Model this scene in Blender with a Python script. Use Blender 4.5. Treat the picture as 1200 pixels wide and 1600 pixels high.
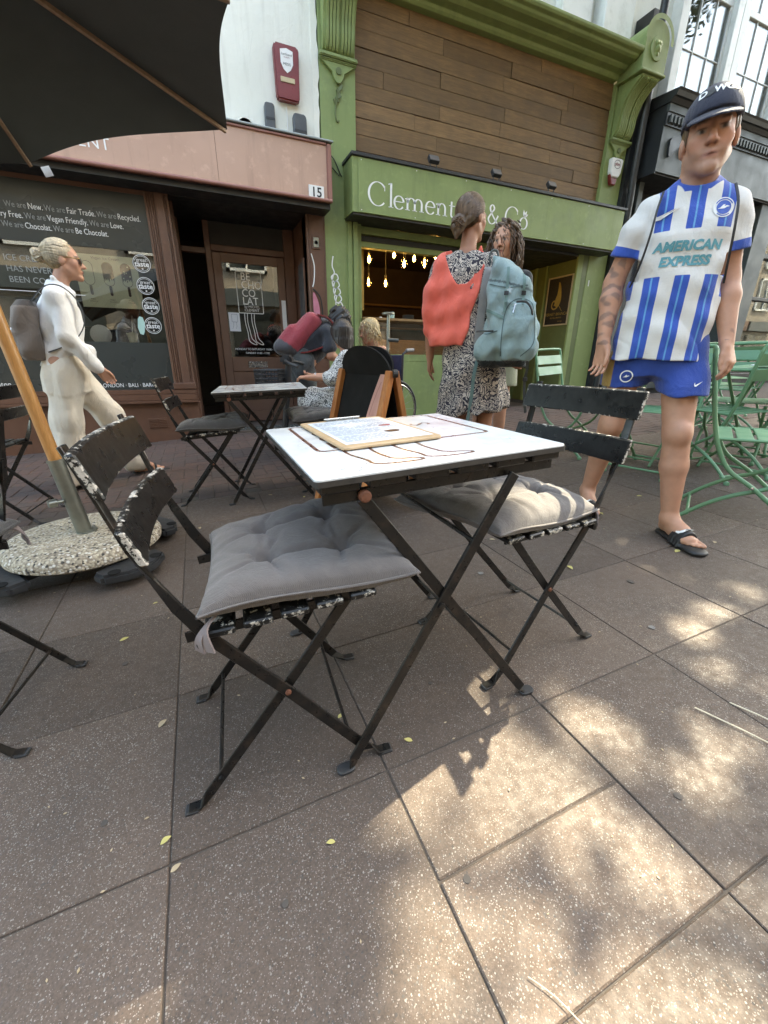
import bpy, bmesh, math, random
import numpy as np
from mathutils import Vector, Matrix, Euler
from mathutils.bvhtree import BVHTree
from math import sin, cos, pi, radians, atan, sqrt, hypot
random.seed(7); rng = np.random.default_rng(11)
for o in list(bpy.data.objects): bpy.data.objects.remove(o)
scn = bpy.context.scene
COL = scn.collection
# axes: X runs along the shop fronts (to the right), Y towards them, Z up; the street climbs gently to the right
SL = 0.042                      # slope of the street along X
TILT = -atan(SL)
# ---------------------------------------------------------------- camera
AL, TH, ROLL = radians(23.6), radians(20.6), radians(-0.573)
fh = Vector((sin(AL), cos(AL), 0)); rt = Vector((cos(AL), -sin(AL), 0))
fw = fh*cos(TH) - Vector((0, 0, 1))*sin(TH); up = fh*sin(TH) + Vector((0, 0, 1))*cos(TH)
cr, sr = cos(ROLL), sin(ROLL)
cx_, cy_ = rt*cr - up*sr, rt*sr + up*cr
cam = bpy.data.cameras.new('camera'); camo = bpy.data.objects.new('camera', cam); COL.objects.link(camo)
camo.matrix_world = Matrix((( cx_.x, cy_.x, -fw.x, 0.0), (cx_.y, cy_.y, -fw.y, 0.0), (cx_.z, cy_.z, -fw.z, 0.90), (0, 0, 0, 1)))
cam.sensor_fit = 'VERTICAL'; cam.sensor_height = 36.0; cam.sensor_width = 27.0
cam.lens = 639/1600*36.0; cam.clip_start = 0.02; cam.clip_end = 400
scn.camera = camo
# ---------------------------------------------------------------- sky and sun
SUN_AZ, SUN_EL = radians(70), radians(50)      # azimuth from +Y towards +X
sund = Vector((sin(SUN_AZ)*cos(SUN_EL), cos(SUN_AZ)*cos(SUN_EL), sin(SUN_EL)))
w = bpy.data.worlds.new('World'); scn.world = w; w.use_nodes = True
nt = w.node_tree; bg = nt.nodes['Background']
sky = nt.nodes.new('ShaderNodeTexSky'); sky.sky_type = 'NISHITA'; sky.sun_disc = False
sky.sun_elevation = SUN_EL; sky.sun_rotation = SUN_AZ; sky.air_density = 1.0; sky.dust_density = 2.5; sky.ozone_density = 1.0
nt.links.new(sky.outputs[0], bg.inputs[0]); bg.inputs[1].default_value = 0.15
sl = bpy.data.lights.new('sun', 'SUN'); sl.energy = 2.0; sl.angle = radians(0.53); sl.color = (1.0, 0.955, 0.88)
so = bpy.data.objects.new('sun', sl); COL.objects.link(so)
so.rotation_euler = sund.to_track_quat('Z', 'Y').to_euler(); so.location = sund*30
vs = scn.view_settings; vs.view_transform = 'Standard'; vs.look = 'None'; vs.gamma = 1.0; vs.use_curve_mapping = False
vs.exposure = 3.35
vs.use_white_balance = True; vs.white_balance_temperature = 8200; vs.white_balance_tint = 3
scn.render.engine = 'CYCLES'; scn.render.resolution_x = 768; scn.render.resolution_y = 1024
scn.cycles.max_bounces = 6; scn.cycles.transparent_max_bounces = 10; scn.cycles.caustics_reflective = False; scn.cycles.caustics_refractive = False
# ---------------------------------------------------------------- helpers
def lin(c):
    if isinstance(c, str):
        c = [int(c[i:i+2], 16)/255 for i in (0, 2, 4)]
        c = [x/12.92 if x <= 0.04045 else ((x+0.055)/1.055)**2.4 for x in c]
    return tuple(c)[:3] + (1.0,)
class NB:
    "small node-graph builder"
    def __init__(s, name):
        s.m = bpy.data.materials.new(name); s.m.use_nodes = True; s.t = s.m.node_tree
        s.b = s.t.nodes['Principled BSDF']; s.out = s.t.nodes['Material Output']
    def n(s, typ, **kw):
        x = s.t.nodes.new('ShaderNode'+typ)
        for k, v in kw.items():
            if hasattr(x, k) and k not in ('inputs',): setattr(x, k, v)
        return x
    def set(s, sock, v):
        if isinstance(v, (int, float)): sock.default_value = v
        elif isinstance(v, (tuple, list)): sock.default_value = v
        else: s.t.links.new(v, sock)
    def math(s, op, a, b=0.0, c=0.0, clamp=False):
        x = s.n('Math', operation=op, use_clamp=clamp)
        s.set(x.inputs[0], a); s.set(x.inputs[1], b)
        if len(x.inputs) > 2: s.set(x.inputs[2], c)
        return x.outputs[0]
    def mix(s, f, a, b):
        x = s.n('Mix', data_type='RGBA'); s.set(x.inputs[0], f); s.set(x.inputs[6], a); s.set(x.inputs[7], b); return x.outputs[2]
    def pos(s, kind='Object', scale=None, rot=None):
        if kind == 'World': o = s.n('NewGeometry').outputs['Position']
        else: o = s.n('TexCoord').outputs[kind]
        if scale is not None or rot is not None:
            mp = s.n('Mapping'); s.t.links.new(o, mp.inputs[0])
            if scale is not None: mp.inputs['Scale'].default_value = scale
            if rot is not None: mp.inputs['Rotation'].default_value = rot
            o = mp.outputs[0]
        return o
    def noise(s, vec, scale, detail=4, rough=.55, dist=0, out=0):
        x = s.n('TexNoise'); s.set(x.inputs['Vector'], vec); x.inputs['Scale'].default_value = scale
        x.inputs['Detail'].default_value = detail; x.inputs['Roughness'].default_value = rough; x.inputs['Distortion'].default_value = dist
        return x.outputs[out]
    def vor(s, vec, scale, feature='F1', rand=1.0):
        x = s.n('TexVoronoi', feature=feature); s.set(x.inputs['Vector'], vec); x.inputs['Scale'].default_value = scale
        x.inputs['Randomness'].default_value = rand; return x
    def ramp(s, f, lo, hi, a=0.0, b=1.0):
        x = s.n('MapRange'); s.set(x.inputs[0], f); x.inputs[1].default_value = lo; x.inputs[2].default_value = hi
        x.inputs[3].default_value = a; x.inputs[4].default_value = b; return x.outputs[0]
    def bump(s, h, strength=.3, dist=.01):
        x = s.n('Bump'); x.inputs['Strength'].default_value = strength; x.inputs['Distance'].default_value = dist
        s.set(x.inputs['Height'], h); s.t.links.new(x.outputs[0], s.b.inputs['Normal'])
    def base(s, c): s.set(s.b.inputs['Base Color'], c)
    def rough(s, r): s.set(s.b.inputs['Roughness'], r)
def M(name, c1, c2=None, scale=6, rough=.6, bump=0.0, bscale=60, metal=0.0, coat=0.0, spec=.5, coord='Object', stretch=None, sheen=0, dirt=None, dscale=3, streak=0):
    "general painted / cloth / metal material: two tones of noise, roughness wear, fine relief"
    k = NB(name); v = k.pos(coord, stretch)
    c1 = lin(c1); c2 = lin(c2) if c2 else tuple(x*.8 for x in c1[:3])+(1,)
    f = k.ramp(k.noise(v, scale, 5), .3, .7); col = k.mix(f, c1, c2)
    if dirt:
        d = k.ramp(k.noise(v, dscale, 6, .65), .52, .72); col = k.mix(k.math('MULTIPLY', d, .6), col, lin(dirt))
    if streak:
        sv_ = k.ramp(k.noise(k.pos('World', (7, 7, .55)), 1.6, 6, .68), .54, .80); hi = k.ramp(k.noise(k.pos('World'), 9, 6, .7), .56, .66)
        col = k.mix(k.math('MULTIPLY', sv_, streak), col, tuple(x*.55 for x in c1[:3])+(1,)); col = k.mix(k.math('MULTIPLY', hi, .28), col, tuple(min(x*1.35+.02, 1) for x in c1[:3])+(1,))
    k.base(col)
    k.rough(k.ramp(k.noise(v, scale*2.3, 3), .3, .7, max(rough-.08, .02), min(rough+.1, 1)))
    k.b.inputs['Metallic'].default_value = metal; k.b.inputs['Coat Weight'].default_value = coat
    k.b.inputs['Specular IOR Level'].default_value = spec
    if sheen: k.b.inputs['Sheen Weight'].default_value = sheen
    if bump: k.bump(k.noise(v, bscale, 4, .6), bump, .004)
    return k.m
class MB:
    "collects shapes; build() links them as one mesh object"
    def __init__(s): s.v = []; s.f = []
    def add(s, vs, fs):
        n = len(s.v); s.v += [tuple(p) for p in vs]; s.f += [tuple(i+n for i in f) for f in fs]; return s
    def box(s, x0, x1, y0, y1, z0, z1):
        return s.add([(x0,y0,z0),(x1,y0,z0),(x1,y1,z0),(x0,y1,z0),(x0,y0,z1),(x1,y0,z1),(x1,y1,z1),(x0,y1,z1)],
                     [(0,3,2,1),(4,5,6,7),(0,1,5,4),(1,2,6,5),(2,3,7,6),(3,0,4,7)])
    def hexa(s, p): return s.add(p, [(0,3,2,1),(4,5,6,7),(0,1,5,4),(1,2,6,5),(2,3,7,6),(3,0,4,7)])
    def bar(s, pts, wd, w, t):
        "flat bar swept along pts; wd = width direction (one or one per point)"
        pts = [Vector(p) for p in pts]; n = len(pts)
        wds = [Vector(d) for d in wd] if isinstance(wd[0], (tuple, list, Vector)) else [Vector(wd)]*n
        vs = []; fs = []
        for i, p in enumerate(pts):
            a = pts[max(i-1, 0)]; b = pts[min(i+1, n-1)]; d = (b-a).normalized()
            x = (wds[i]-d*wds[i].dot(d)).normalized(); y = d.cross(x)
            ww = w[i] if isinstance(w, (list, tuple)) else w; tt = t[i] if isinstance(t, (list, tuple)) else t
            for sx, sy in ((-1,-1),(1,-1),(1,1),(-1,1)): vs.append(p+x*sx*ww/2+y*sy*tt/2)
            if i:
                b0 = 4*(i-1)
                for q in range(4): fs.append((b0+q, b0+(q+1) % 4, b0+4+(q+1) % 4, b0+4+q))
        fs.append((3,2,1,0)); e = 4*(n-1); fs.append((e,e+1,e+2,e+3)); return s.add(vs, fs)
    def tube(s, pts, r, n=8, cap=True):
        pts = [Vector(p) for p in pts]; m = len(pts); vs = []; fs = []
        ref = None
        for i, p in enumerate(pts):
            d = (pts[min(i+1, m-1)]-pts[max(i-1, 0)]).normalized()
            if ref is None:
                ref = Vector((0,0,1)) if abs(d.z) < .9 else Vector((1,0,0))
            x = (ref-d*ref.dot(d)).normalized(); y = d.cross(x); ref = x
            rr = r[i] if isinstance(r, (list, tuple)) else r
            for q in range(n): vs.append(p+(x*cos(2*pi*q/n)+y*sin(2*pi*q/n))*rr)
            if i:
                b = n*(i-1)
                for q in range(n): fs.append((b+q, b+(q+1) % n, b+n+(q+1) % n, b+n+q))
        if cap: fs.append(tuple(range(n-1, -1, -1))); fs.append(tuple(range(n*(m-1), n*m)))
        return s.add(vs, fs)
    def lathe(s, prof, c=(0,0,0), n=24, axis='z', sweep=None):
        vs = []; fs = []; m = len(prof)
        for q in range(n):
            a = 2*pi*q/n
            for r, z in prof:
                p = (r*cos(a), r*sin(a), z)
                if axis == 'y': p = (p[0], p[2], p[1])
                elif axis == 'x': p = (p[2], p[0], p[1])
                vs.append((c[0]+p[0], c[1]+p[1], c[2]+p[2]))
        for q in range(n):
            for i in range(m-1):
                a = q*m+i; b = ((q+1) % n)*m+i; fs.append((a, b, b+1, a+1))
        fs.append(tuple(q*m for q in range(n-1, -1, -1))); fs.append(tuple(q*m+m-1 for q in range(n)))
        return s.add(vs, fs)
    def prism(s, poly, o, ux, uy, dep):
        "2-D polygon on a plane (origin, two axes) extruded by the vector dep"
        o, ux, uy, dep = Vector(o), Vector(ux), Vector(uy), Vector(dep); n = len(poly)
        a = [o+ux*x+uy*y for x, y in poly]; b = [p+dep for p in a]
        return s.add(a+b, [tuple(range(n)), tuple(range(2*n-1, n-1, -1))]+[((i+1) % n, i, n+i, n+(i+1) % n) for i in range(n)])
    def ribbon(s, pts, o, ux, uy, wid, closed=False, dep=None):
        "2-D stroke laid on a plane as a thin strip; wid a number or f(tangent, t)"
        o, ux, uy = Vector(o), Vector(ux), Vector(uy); n = len(pts); vs = []; fs = []
        for i, (x, y) in enumerate(pts):
            if closed: a = pts[i-1]; b = pts[(i+1) % n]
            else: a = pts[max(i-1, 0)]; b = pts[min(i+1, n-1)]
            tx, ty = b[0]-a[0], b[1]-a[1]; L = hypot(tx, ty) or 1; tx, ty = tx/L, ty/L
            ww = wid(tx, ty, i/(n-1)) if callable(wid) else wid
            vs += [o+ux*(x-ty*ww/2)+uy*(y+tx*ww/2), o+ux*(x+ty*ww/2)+uy*(y-tx*ww/2)]
        for i in range(n if closed else n-1):
            j = (i+1) % n; fs.append((2*i, 2*i+1, 2*j+1, 2*j))
        return s.add(vs, fs)
    def mesh(s, name, bevel=0, seg=1, smooth=None, merge=False):
        me = bpy.data.meshes.new(name); me.from_pydata([tuple(p) for p in s.v], [], s.f)
        if bevel or merge or True:
            bm = bmesh.new(); bm.from_mesh(me)
            if merge: bmesh.ops.remove_doubles(bm, verts=bm.verts, dist=1e-5)
            bmesh.ops.recalc_face_normals(bm, faces=bm.faces)
            if bevel:
                ed = [e for e in bm.edges if len(e.link_faces) == 2 and e.calc_face_angle(0) > .5]
                bmesh.ops.bevel(bm, geom=ed, offset=bevel, segments=seg, affect='EDGES', clamp_overlap=True)
            bm.to_mesh(me); bm.free()
        if smooth is not None:
            me.shade_smooth()
            me.set_sharp_from_angle(angle=radians(smooth))
        me.update(); return me
    def build(s, name, mat, parent=None, **kw): return obj(name, s.mesh(name, **kw), mat, parent)
def obj(name, me, mat, parent=None):
    o = bpy.data.objects.new(name, me); COL.objects.link(o)
    if mat is not None and not me.materials: me.materials.append(mat)
    if parent is not None: o.parent = parent
    return o
def gz(x): return SL*x
def thing(name, label, cat, loc=(0,0,0), yaw=0.0, group=None, tilt=False):
    o = bpy.data.objects.new(name, None); COL.objects.link(o); o.empty_display_size = .1
    o.matrix_world = Matrix.Translation(loc) @ (Matrix.Rotation(TILT, 4, 'Y') if tilt else Matrix()) @ Matrix.Rotation(yaw, 4, 'Z')
    o['label'] = label; o['category'] = cat
    if group: o['group'] = group
    return o
def tag(o, label, cat, group=None):
    o['label'] = label; o['category'] = cat
    if group: o['group'] = group
    return o
def struct(o): o['kind'] = 'structure'; return o
def dup(root, label, loc, yaw, group=None, skip=()):
    r = root.copy(); COL.objects.link(r); r['label'] = label
    if group: r['group'] = group
    r.matrix_world = Matrix.Translation(loc) @ Matrix.Rotation(TILT, 4, 'Y') @ Matrix.Rotation(yaw, 4, 'Z')
    for ch in root.children:
        if ch.name.split('.')[0] in skip: continue
        c = ch.copy(); COL.objects.link(c); c.parent = r
        for g in ch.children: d = g.copy(); COL.objects.link(d); d.parent = c
    return r
def text_mesh(txt, size, align='LEFT', spacing=1.0, shear=0.0, extrude=0.0, bold=0.0):
    "lettering as a mesh lying in its own XY plane"
    cu = bpy.data.curves.new('t', 'FONT'); cu.body = txt; cu.size = size; cu.align_x = align; cu.space_character = spacing
    cu.shear = shear; cu.extrude = extrude; cu.offset = bold; cu.resolution_u = 3
    o = bpy.data.objects.new('t', cu); COL.objects.link(o)
    dg = bpy.context.evaluated_depsgraph_get(); dg.update()
    me = bpy.data.meshes.new_from_object(o.evaluated_get(dg)); bpy.data.objects.remove(o); bpy.data.curves.remove(cu); me.materials.clear()
    return me
def lettering(name, txt, size, o, ux, uy, mat, parent=None, align='LEFT', spacing=1.0, shear=0.0, bold=0.0, sx=1.0):
    me = text_mesh(txt, size, align, spacing, shear, 0, bold)
    ux, uy = Vector(ux).normalized(), Vector(uy).normalized()
    n = ux.cross(uy)
    me.transform(Matrix(((ux.x*sx, uy.x, n.x, o[0]), (ux.y*sx, uy.y, n.y, o[1]), (ux.z*sx, uy.z, n.z, o[2]), (0,0,0,1))))
    return obj(name, me, mat, parent)
XU, YU, ZU = (1,0,0), (0,1,0), (0,0,1)
def arc(cx, cy, rx, ry, a0, a1, n=16):
    return [(cx+rx*cos(radians(a0+(a1-a0)*i/n)), cy+ry*sin(radians(a0+(a1-a0)*i/n))) for i in range(n+1)]
def rrect(x0, x1, y0, y1, r, n=5):
    return arc(x1-r, y1-r, r, r, 0, 90, n)+arc(x0+r, y1-r, r, r, 90, 180, n)+arc(x0+r, y0+r, r, r, 180, 270, n)+arc(x1-r, y0+r, r, r, 270, 360, n)
def smooth_path(pts, k=6, closed=False):
    "Catmull-Rom through points of any dimension"
    P = [np.array(p, float) for p in pts]; n = len(P); out = []
    for i in range(n if closed else n-1):
        p0 = P[i-1] if (i or closed) else P[0]; p1 = P[i]; p2 = P[(i+1) % n]; p3 = P[(i+2) % n] if (closed or i+2 < n) else P[-1]
        for j in range(k):
            t = j/k; out.append(tuple(.5*((2*p1)+(p2-p0)*t+(2*p0-5*p1+4*p2-p3)*t*t+(3*p1-p0-3*p2+p3)*t**3)))
    if not closed: out.append(tuple(P[-1]))
    return out
# ---------------------------------------------------------------- materials
def paver_mat():
    k = NB('aggregate_paving'); v = k.pos('World')
    big = k.ramp(k.noise(v, 1.7, 5, .6), .3, .7); col = k.mix(big, lin((.124,.086,.063)), lin((.082,.060,.046)))
    fine = k.ramp(k.noise(v, 260, 3, .7), .35, .68); col = k.mix(k.math('MULTIPLY', fine, .85), col, lin((.050,.037,.029)))
    patch = k.ramp(k.noise(v, 2.6, 4, .6), .32, .66, .30, 1.0)
    def stones(col, scale, lo, a, b, rad):
        x = k.vor(v, scale); rnd = k.n('SeparateColor'); k.t.links.new(x.outputs['Color'], rnd.inputs[0])
        on = k.math('MULTIPLY', k.math('GREATER_THAN', rnd.outputs[0], lo), k.math('LESS_THAN', x.outputs['Distance'], k.math('MULTIPLY', rnd.outputs[1], rad)))
        on = k.math('MULTIPLY', on, patch)
        return k.mix(on, col, k.mix(rnd.outputs[2], lin(a), lin(b))), on
    col, o1 = stones(col, 290, .80, (.17,.155,.135), (.34,.32,.285), .56)
    col, o2 = stones(col, 230, .82, (.040,.036,.034), (.085,.075,.065), .7)
    col, o3 = stones(col, 480, .75, (.22,.18,.155), (.36,.31,.275), .6)
    st = k.ramp(k.noise(v, 5.5, 6, .7), .60, .74); col = k.mix(k.math('MULTIPLY', st, .45), col, lin((.035,.03,.028)))
    # each slab a little lighter or darker
    oi = k.n('ObjectInfo'); hv = k.n('HueSaturation'); k.t.links.new(col, hv.inputs['Color'])
    k.t.links.new(k.ramp(oi.outputs['Random'], 0, 1, .80, 1.16), hv.inputs['Value']); k.base(hv.outputs[0])
    k.rough(k.ramp(k.noise(v, 40, 3), .3, .7, .55, .85))
    k.bump(k.math('ADD', k.math('MULTIPLY', k.noise(v, 220, 3), .8), k.math('MULTIPLY', o1, .25)), .45, .0022)
    return k.m
def brick_mat():
    k = NB('clay_block_paving'); v = k.pos('World'); oi = k.n('ObjectInfo')
    c = k.mix(oi.outputs['Random'], lin((.115,.062,.046)), lin((.075,.052,.046)))
    c = k.mix(k.ramp(k.noise(v, 30, 5), .3, .75), c, lin((.055,.042,.038)))
    c = k.mix(k.math('MULTIPLY', k.ramp(k.noise(v, 2.2, 5), .45, .7), .6), c, lin((.06,.052,.047))); k.base(c); k.rough(.75)
    k.bump(k.noise(v, 150, 4), .4, .003); return k.m
def chipped_mat(name, top, under, amt=.0, k2=1.0):
    "black paint worn through to pale wood, mostly along edges and ends"
    k = NB(name); v = k.pos('Object'); g = k.n('SeparateXYZ'); k.t.links.new(k.n('TexCoord').outputs['Generated'], g.inputs[0])
    def edge(i, wd): 
        a = k.math('ABSOLUTE', k.math('SUBTRACT', g.outputs[i], .5)); return k.ramp(a, .5-wd, .5)
    e = k.math('MAXIMUM', k.math('MAXIMUM', edge(1, .022), k.math('MULTIPLY', edge(2, .12), .8)), 0)
    oi = k.n('ObjectInfo')
    ad = k.n('VectorMath', operation='ADD'); k.t.links.new(v, ad.inputs[0]); k.t.links.new(oi.outputs['Location'], ad.inputs[1])
    nz = k.noise(ad.outputs[0], 62, 7, .75); big = k.noise(ad.outputs[0], 9, 3)
    f = k.math('ADD', k.math('ADD', nz, k.math('MULTIPLY', e, .2*k2)), k.math('MULTIPLY', k.math('SUBTRACT', big, .5), .35))
    chip = k.ramp(f, .735-amt, .755-amt)
    wood = k.mix(k.noise(k.pos('Object', (4, 1, 12)), 25, 5), lin(under), tuple(x*.55 for x in lin(under)[:3])+(1,))
    paint = k.mix(k.ramp(k.noise(v, 60, 4), .4, .8), lin(top), lin((.018,.018,.017))); k.b.inputs['Specular IOR Level'].default_value = .35
    k.base(k.mix(chip, paint, wood)); k.rough(k.math('ADD', k.math('MULTIPLY', chip, .4), k.ramp(k.noise(v, 25, 4), .3, .7, .22, .42)))
    k.bump(k.math('ADD', k.math('MULTIPLY', chip, -.6), k.math('MULTIPLY', k.noise(k.pos('Object', (6, 1, 20)), 30, 4), .35)), .5, .0015); return k.m
def wood_mat(name, a, b, grain=(1, 12, 12), scale=3.0, rough=.55, coat=0.0, dark=None, bump=.15):
    k = NB(name); oi = k.n('ObjectInfo'); tc = k.pos('Object', grain)
    ad = k.n('VectorMath', operation='ADD'); k.t.links.new(tc, ad.inputs[0])
    rv = k.n('CombineXYZ'); k.t.links.new(k.math('MULTIPLY', oi.outputs['Random'], 37), rv.inputs[0]); k.t.links.new(k.math('MULTIPLY', oi.outputs['Random'], 91), rv.inputs[2]); k.t.links.new(rv.outputs[0], ad.inputs[1])
    n1 = k.noise(ad.outputs[0], scale, 6, .65, 1.2); c = k.mix(k.ramp(n1, .32, .68), lin(a), lin(b))
    n2 = k.noise(ad.outputs[0], scale*6, 4, .6); c = k.mix(k.math('MULTIPLY', k.ramp(n2, .45, .8), .5), c, tuple(x*.45 for x in lin(b)[:3])+(1,))
    if dark: c = k.mix(k.math('MULTIPLY', k.ramp(k.noise(k.pos('Object'), 2.2, 5), .45, .75), .55), c, lin(dark))
    hv = k.n('HueSaturation'); k.t.links.new(c, hv.inputs['Color']); k.t.links.new(k.ramp(oi.outputs['Random'], 0, 1, .78, 1.2), hv.inputs['Value'])
    k.base(hv.outputs[0]); k.rough(rough); k.b.inputs['Coat Weight'].default_value = coat
    k.bump(k.math('ADD', n1, k.math('MULTIPLY', n2, .4)), bump, .003); return k.m
def glass_mat(name, tint=(1,1,1), refl=1.0, rough=0.0):
    k = NB(name); k.t.nodes.remove(k.b)
    tr = k.n('BsdfTransparent'); tr.inputs[0].default_value = tuple(tint)+(1,)
    gl = k.n('BsdfGlossy'); gl.inputs['Roughness'].default_value = rough; gl.inputs['Color'].default_value = (1,1,1,1)
    fr = k.n('Fresnel'); fr.inputs[0].default_value = 1.52
    wob = k.n('Bump'); wob.inputs['Strength'].default_value = .04; wob.inputs['Distance'].default_value = .02
    k.t.links.new(k.noise(k.pos('Object'), 1.6, 2), wob.inputs['Height']); k.t.links.new(wob.outputs[0], gl.inputs['Normal'])
    f = k.math('MULTIPLY', fr.outputs[0], 2.0*refl, clamp=True)
    mx = k.n('MixShader'); k.t.links.new(f, mx.inputs[0]); k.t.links.new(tr.outputs[0], mx.inputs[1]); k.t.links.new(gl.outputs[0], mx.inputs[2])
    k.t.links.new(mx.outputs[0], k.out.inputs[0]); return k.m
def emit_mat(name, col, st):
    k = NB(name); k.base(lin((.8,.7,.5))); k.b.inputs['Emission Color'].default_value = lin(col); k.b.inputs['Emission Strength'].default_value = st; return k.m
mt = {}
mt['paver'] = paver_mat(); mt['brick'] = brick_mat()
mt['joint'] = M('paving_joint_sand', (.055,.045,.037), (.08,.065,.053), 40, .95, .4, 200, coord='World')
mt['ground'] = M('tarmac', (.05,.047,.044), (.065,.06,.055), 4, .9, .4, 120, coord='World')
mt['steel'] = M('black_painted_steel', (.008,.008,.008), (.016,.014,.012), 30, .32, .12, 150, metal=.0, spec=.35, dirt=(.045,.03,.022), dscale=30)
mt['slat'] = chipped_mat('chipped_black_paint', (.007,.007,.007), (.62,.58,.50), .0)
mt['slat_worn'] = chipped_mat('badly_chipped_black_paint', (.007,.007,.007), (.66,.62,.55), .022, 1.1)
def sx(k, v, i):
    x = k.n('SeparateXYZ'); k.t.links.new(v, x.inputs[0]); return x.outputs[i]

def _cush_grey():
    k = NB('grey_cushion_cloth'); v = k.pos('Object'); c = k.mix(k.ramp(k.noise(v, 7, 5, .6), .3, .7), lin((.150,.136,.130)), lin((.118,.107,.103)))
    c = k.mix(k.math('MULTIPLY', k.ramp(k.noise(v, 22, 6, .7), .52, .74), .5), c, lin((.20,.183,.176)))
    wv = k.math('MULTIPLY', k.math('SINE', k.math('MULTIPLY', sx(k, v, 0), 1900)), k.math('SINE', k.math('MULTIPLY', sx(k, v, 1), 1900)))
    c = k.mix(k.ramp(wv, -.6, .8, 0, .22), c, lin((.03,.028,.027))); k.base(c); k.rough(.93); k.b.inputs['Sheen Weight'].default_value = .25
    k.bump(k.math('ADD', k.math('MULTIPLY', k.noise(v, 45, 6, .7, 1.0), 1.6), k.math('MULTIPLY', wv, .12)), .55, .0035); return k.m
mt['cushion'] = _cush_grey()

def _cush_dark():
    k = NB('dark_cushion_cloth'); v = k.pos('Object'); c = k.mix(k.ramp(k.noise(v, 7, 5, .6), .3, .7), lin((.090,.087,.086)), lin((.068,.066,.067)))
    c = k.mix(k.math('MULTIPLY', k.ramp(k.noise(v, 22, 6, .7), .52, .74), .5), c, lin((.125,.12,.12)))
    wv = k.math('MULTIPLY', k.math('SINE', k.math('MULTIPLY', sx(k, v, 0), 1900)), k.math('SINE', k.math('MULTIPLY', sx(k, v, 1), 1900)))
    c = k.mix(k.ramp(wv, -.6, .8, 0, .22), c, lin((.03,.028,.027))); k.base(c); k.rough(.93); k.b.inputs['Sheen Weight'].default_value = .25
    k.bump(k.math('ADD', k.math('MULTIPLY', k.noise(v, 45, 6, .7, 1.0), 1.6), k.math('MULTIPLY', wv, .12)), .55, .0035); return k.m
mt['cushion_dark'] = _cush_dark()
mt['laminate'] = M('white_laminate', (.78,.80,.80), (.70,.73,.74), 7, .16, .03, 40, dirt=(.55,.56,.55), dscale=12)
mt['dark_edge'] = M('dark_board_edge', (.03,.028,.026), (.06,.055,.05), 30, .5)
mt['logo_brown'] = M('brown_print', (.17,.085,.06), (.14,.07,.05), 30, .3)
mt['rust'] = M('rusty_screw', (.22,.085,.045), (.13,.05,.03), 60, .7, .4, 200)
mt['blackplastic'] = M('black_plastic', (.022,.023,.025), (.032,.033,.035), 12, .5, .15, 300)
mt['rubber'] = M('grey_rubber', (.12,.12,.10), (.08,.08,.07), 20, .8)
mt['galv'] = M('galvanised_steel', (.30,.31,.27), (.22,.23,.20), 14, .38, .05, 60, metal=.85)
mt['chrome'] = M('bright_metal', (.55,.55,.54), (.45,.45,.44), 14, .25, metal=.9)
mt['pole'] = wood_mat('varnished_pole_wood', (.56,.29,.10), (.44,.20,.06), (9, 9, 1.2), 4, .38, .3)
mt['rib'] = wood_mat('parasol_rib_wood', (.33,.22,.14), (.24,.15,.09), (3, 3, 3), 4, .5)
mt['canopy'] = M('dark_parasol_cloth', (.052,.061,.057), (.043,.051,.048), 3, .9, .3, 700, sheen=.2)
def pebble():
    k = NB('exposed_pebble_concrete'); v = k.pos('Object'); x = k.vor(v, 95); r = k.n('SeparateColor'); k.t.links.new(x.outputs['Color'], r.inputs[0])
    c = k.mix(r.outputs[0], lin((.62,.54,.40)), lin((.36,.30,.22))); c = k.mix(k.math('GREATER_THAN', r.outputs[1], .90), c, lin((.05,.045,.04)))
    c = k.mix(k.math('GREATER_THAN', r.outputs[2], .82), c, lin((.72,.68,.60))); c = k.mix(k.ramp(x.outputs['Distance'], .45, .75), c, lin((.26,.21,.15)))
    k.base(c); k.rough(.7); k.bump(k.math('SUBTRACT', 1, x.outputs['Distance']), .8, .006); return k.m
mt['pebble'] = pebble()
mt['orange_wood'] = wood_mat('orange_stained_pine', (.50,.20,.055), (.36,.115,.03), (10, 10, 1.0), 3, .45, .2)
mt['pale_wood'] = wood_mat('pale_clipboard_wood', (.52,.37,.22), (.40,.27,.15), (1, 8, 8), 6, .55)
mt['chalk_black'] = M('chalkboard_black', (.008,.008,.008), (.013,.013,.013), 4, .75, .1, 200, spec=.15)
mt['paper'] = M('menu_paper', (.72,.77,.82), (.68,.73,.79), 10, .35)
mt['ink'] = M('grey_blue_print', (.24,.30,.38), (.20,.25,.33), 40, .5)
mt['white_print'] = M('white_vinyl', (.82,.82,.80), (.78,.78,.76), 20, .5)
mt['grey_print'] = M('grey_vinyl', (.30,.31,.30), (.26,.27,.26), 20, .5)
mt['black_print'] = M('black_vinyl', (.012,.012,.012), (.016,.016,.016), 20, .5)
mt['fgreen'] = M('green_furniture_paint', (.145,.315,.175), (.118,.27,.147), 5, .42, .05, 200)
mt['sgreen'] = M('shop_green_paint', (.225,.285,.105), (.195,.255,.090), 2.2, .55, .12, 90, dirt=(.15,.19,.08), dscale=4, streak=.55)
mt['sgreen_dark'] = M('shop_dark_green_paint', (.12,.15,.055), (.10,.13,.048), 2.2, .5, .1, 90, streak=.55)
mt['sbrown'] = M('shop_brown_paint', (.145,.068,.040), (.115,.052,.031), 3, .42, .1, 90, dirt=(.09,.045,.03), dscale=5, streak=.55)
mt['spink'] = M('faded_terracotta_fascia', (.52,.33,.245), (.48,.30,.22), 1.6, .6, .08, 120, dirt=(.42,.265,.195), dscale=2.5, streak=.55)
mt['lead'] = M('lead_flashing', (.28,.31,.31), (.20,.23,.23), 8, .6, .3, 30)
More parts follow.
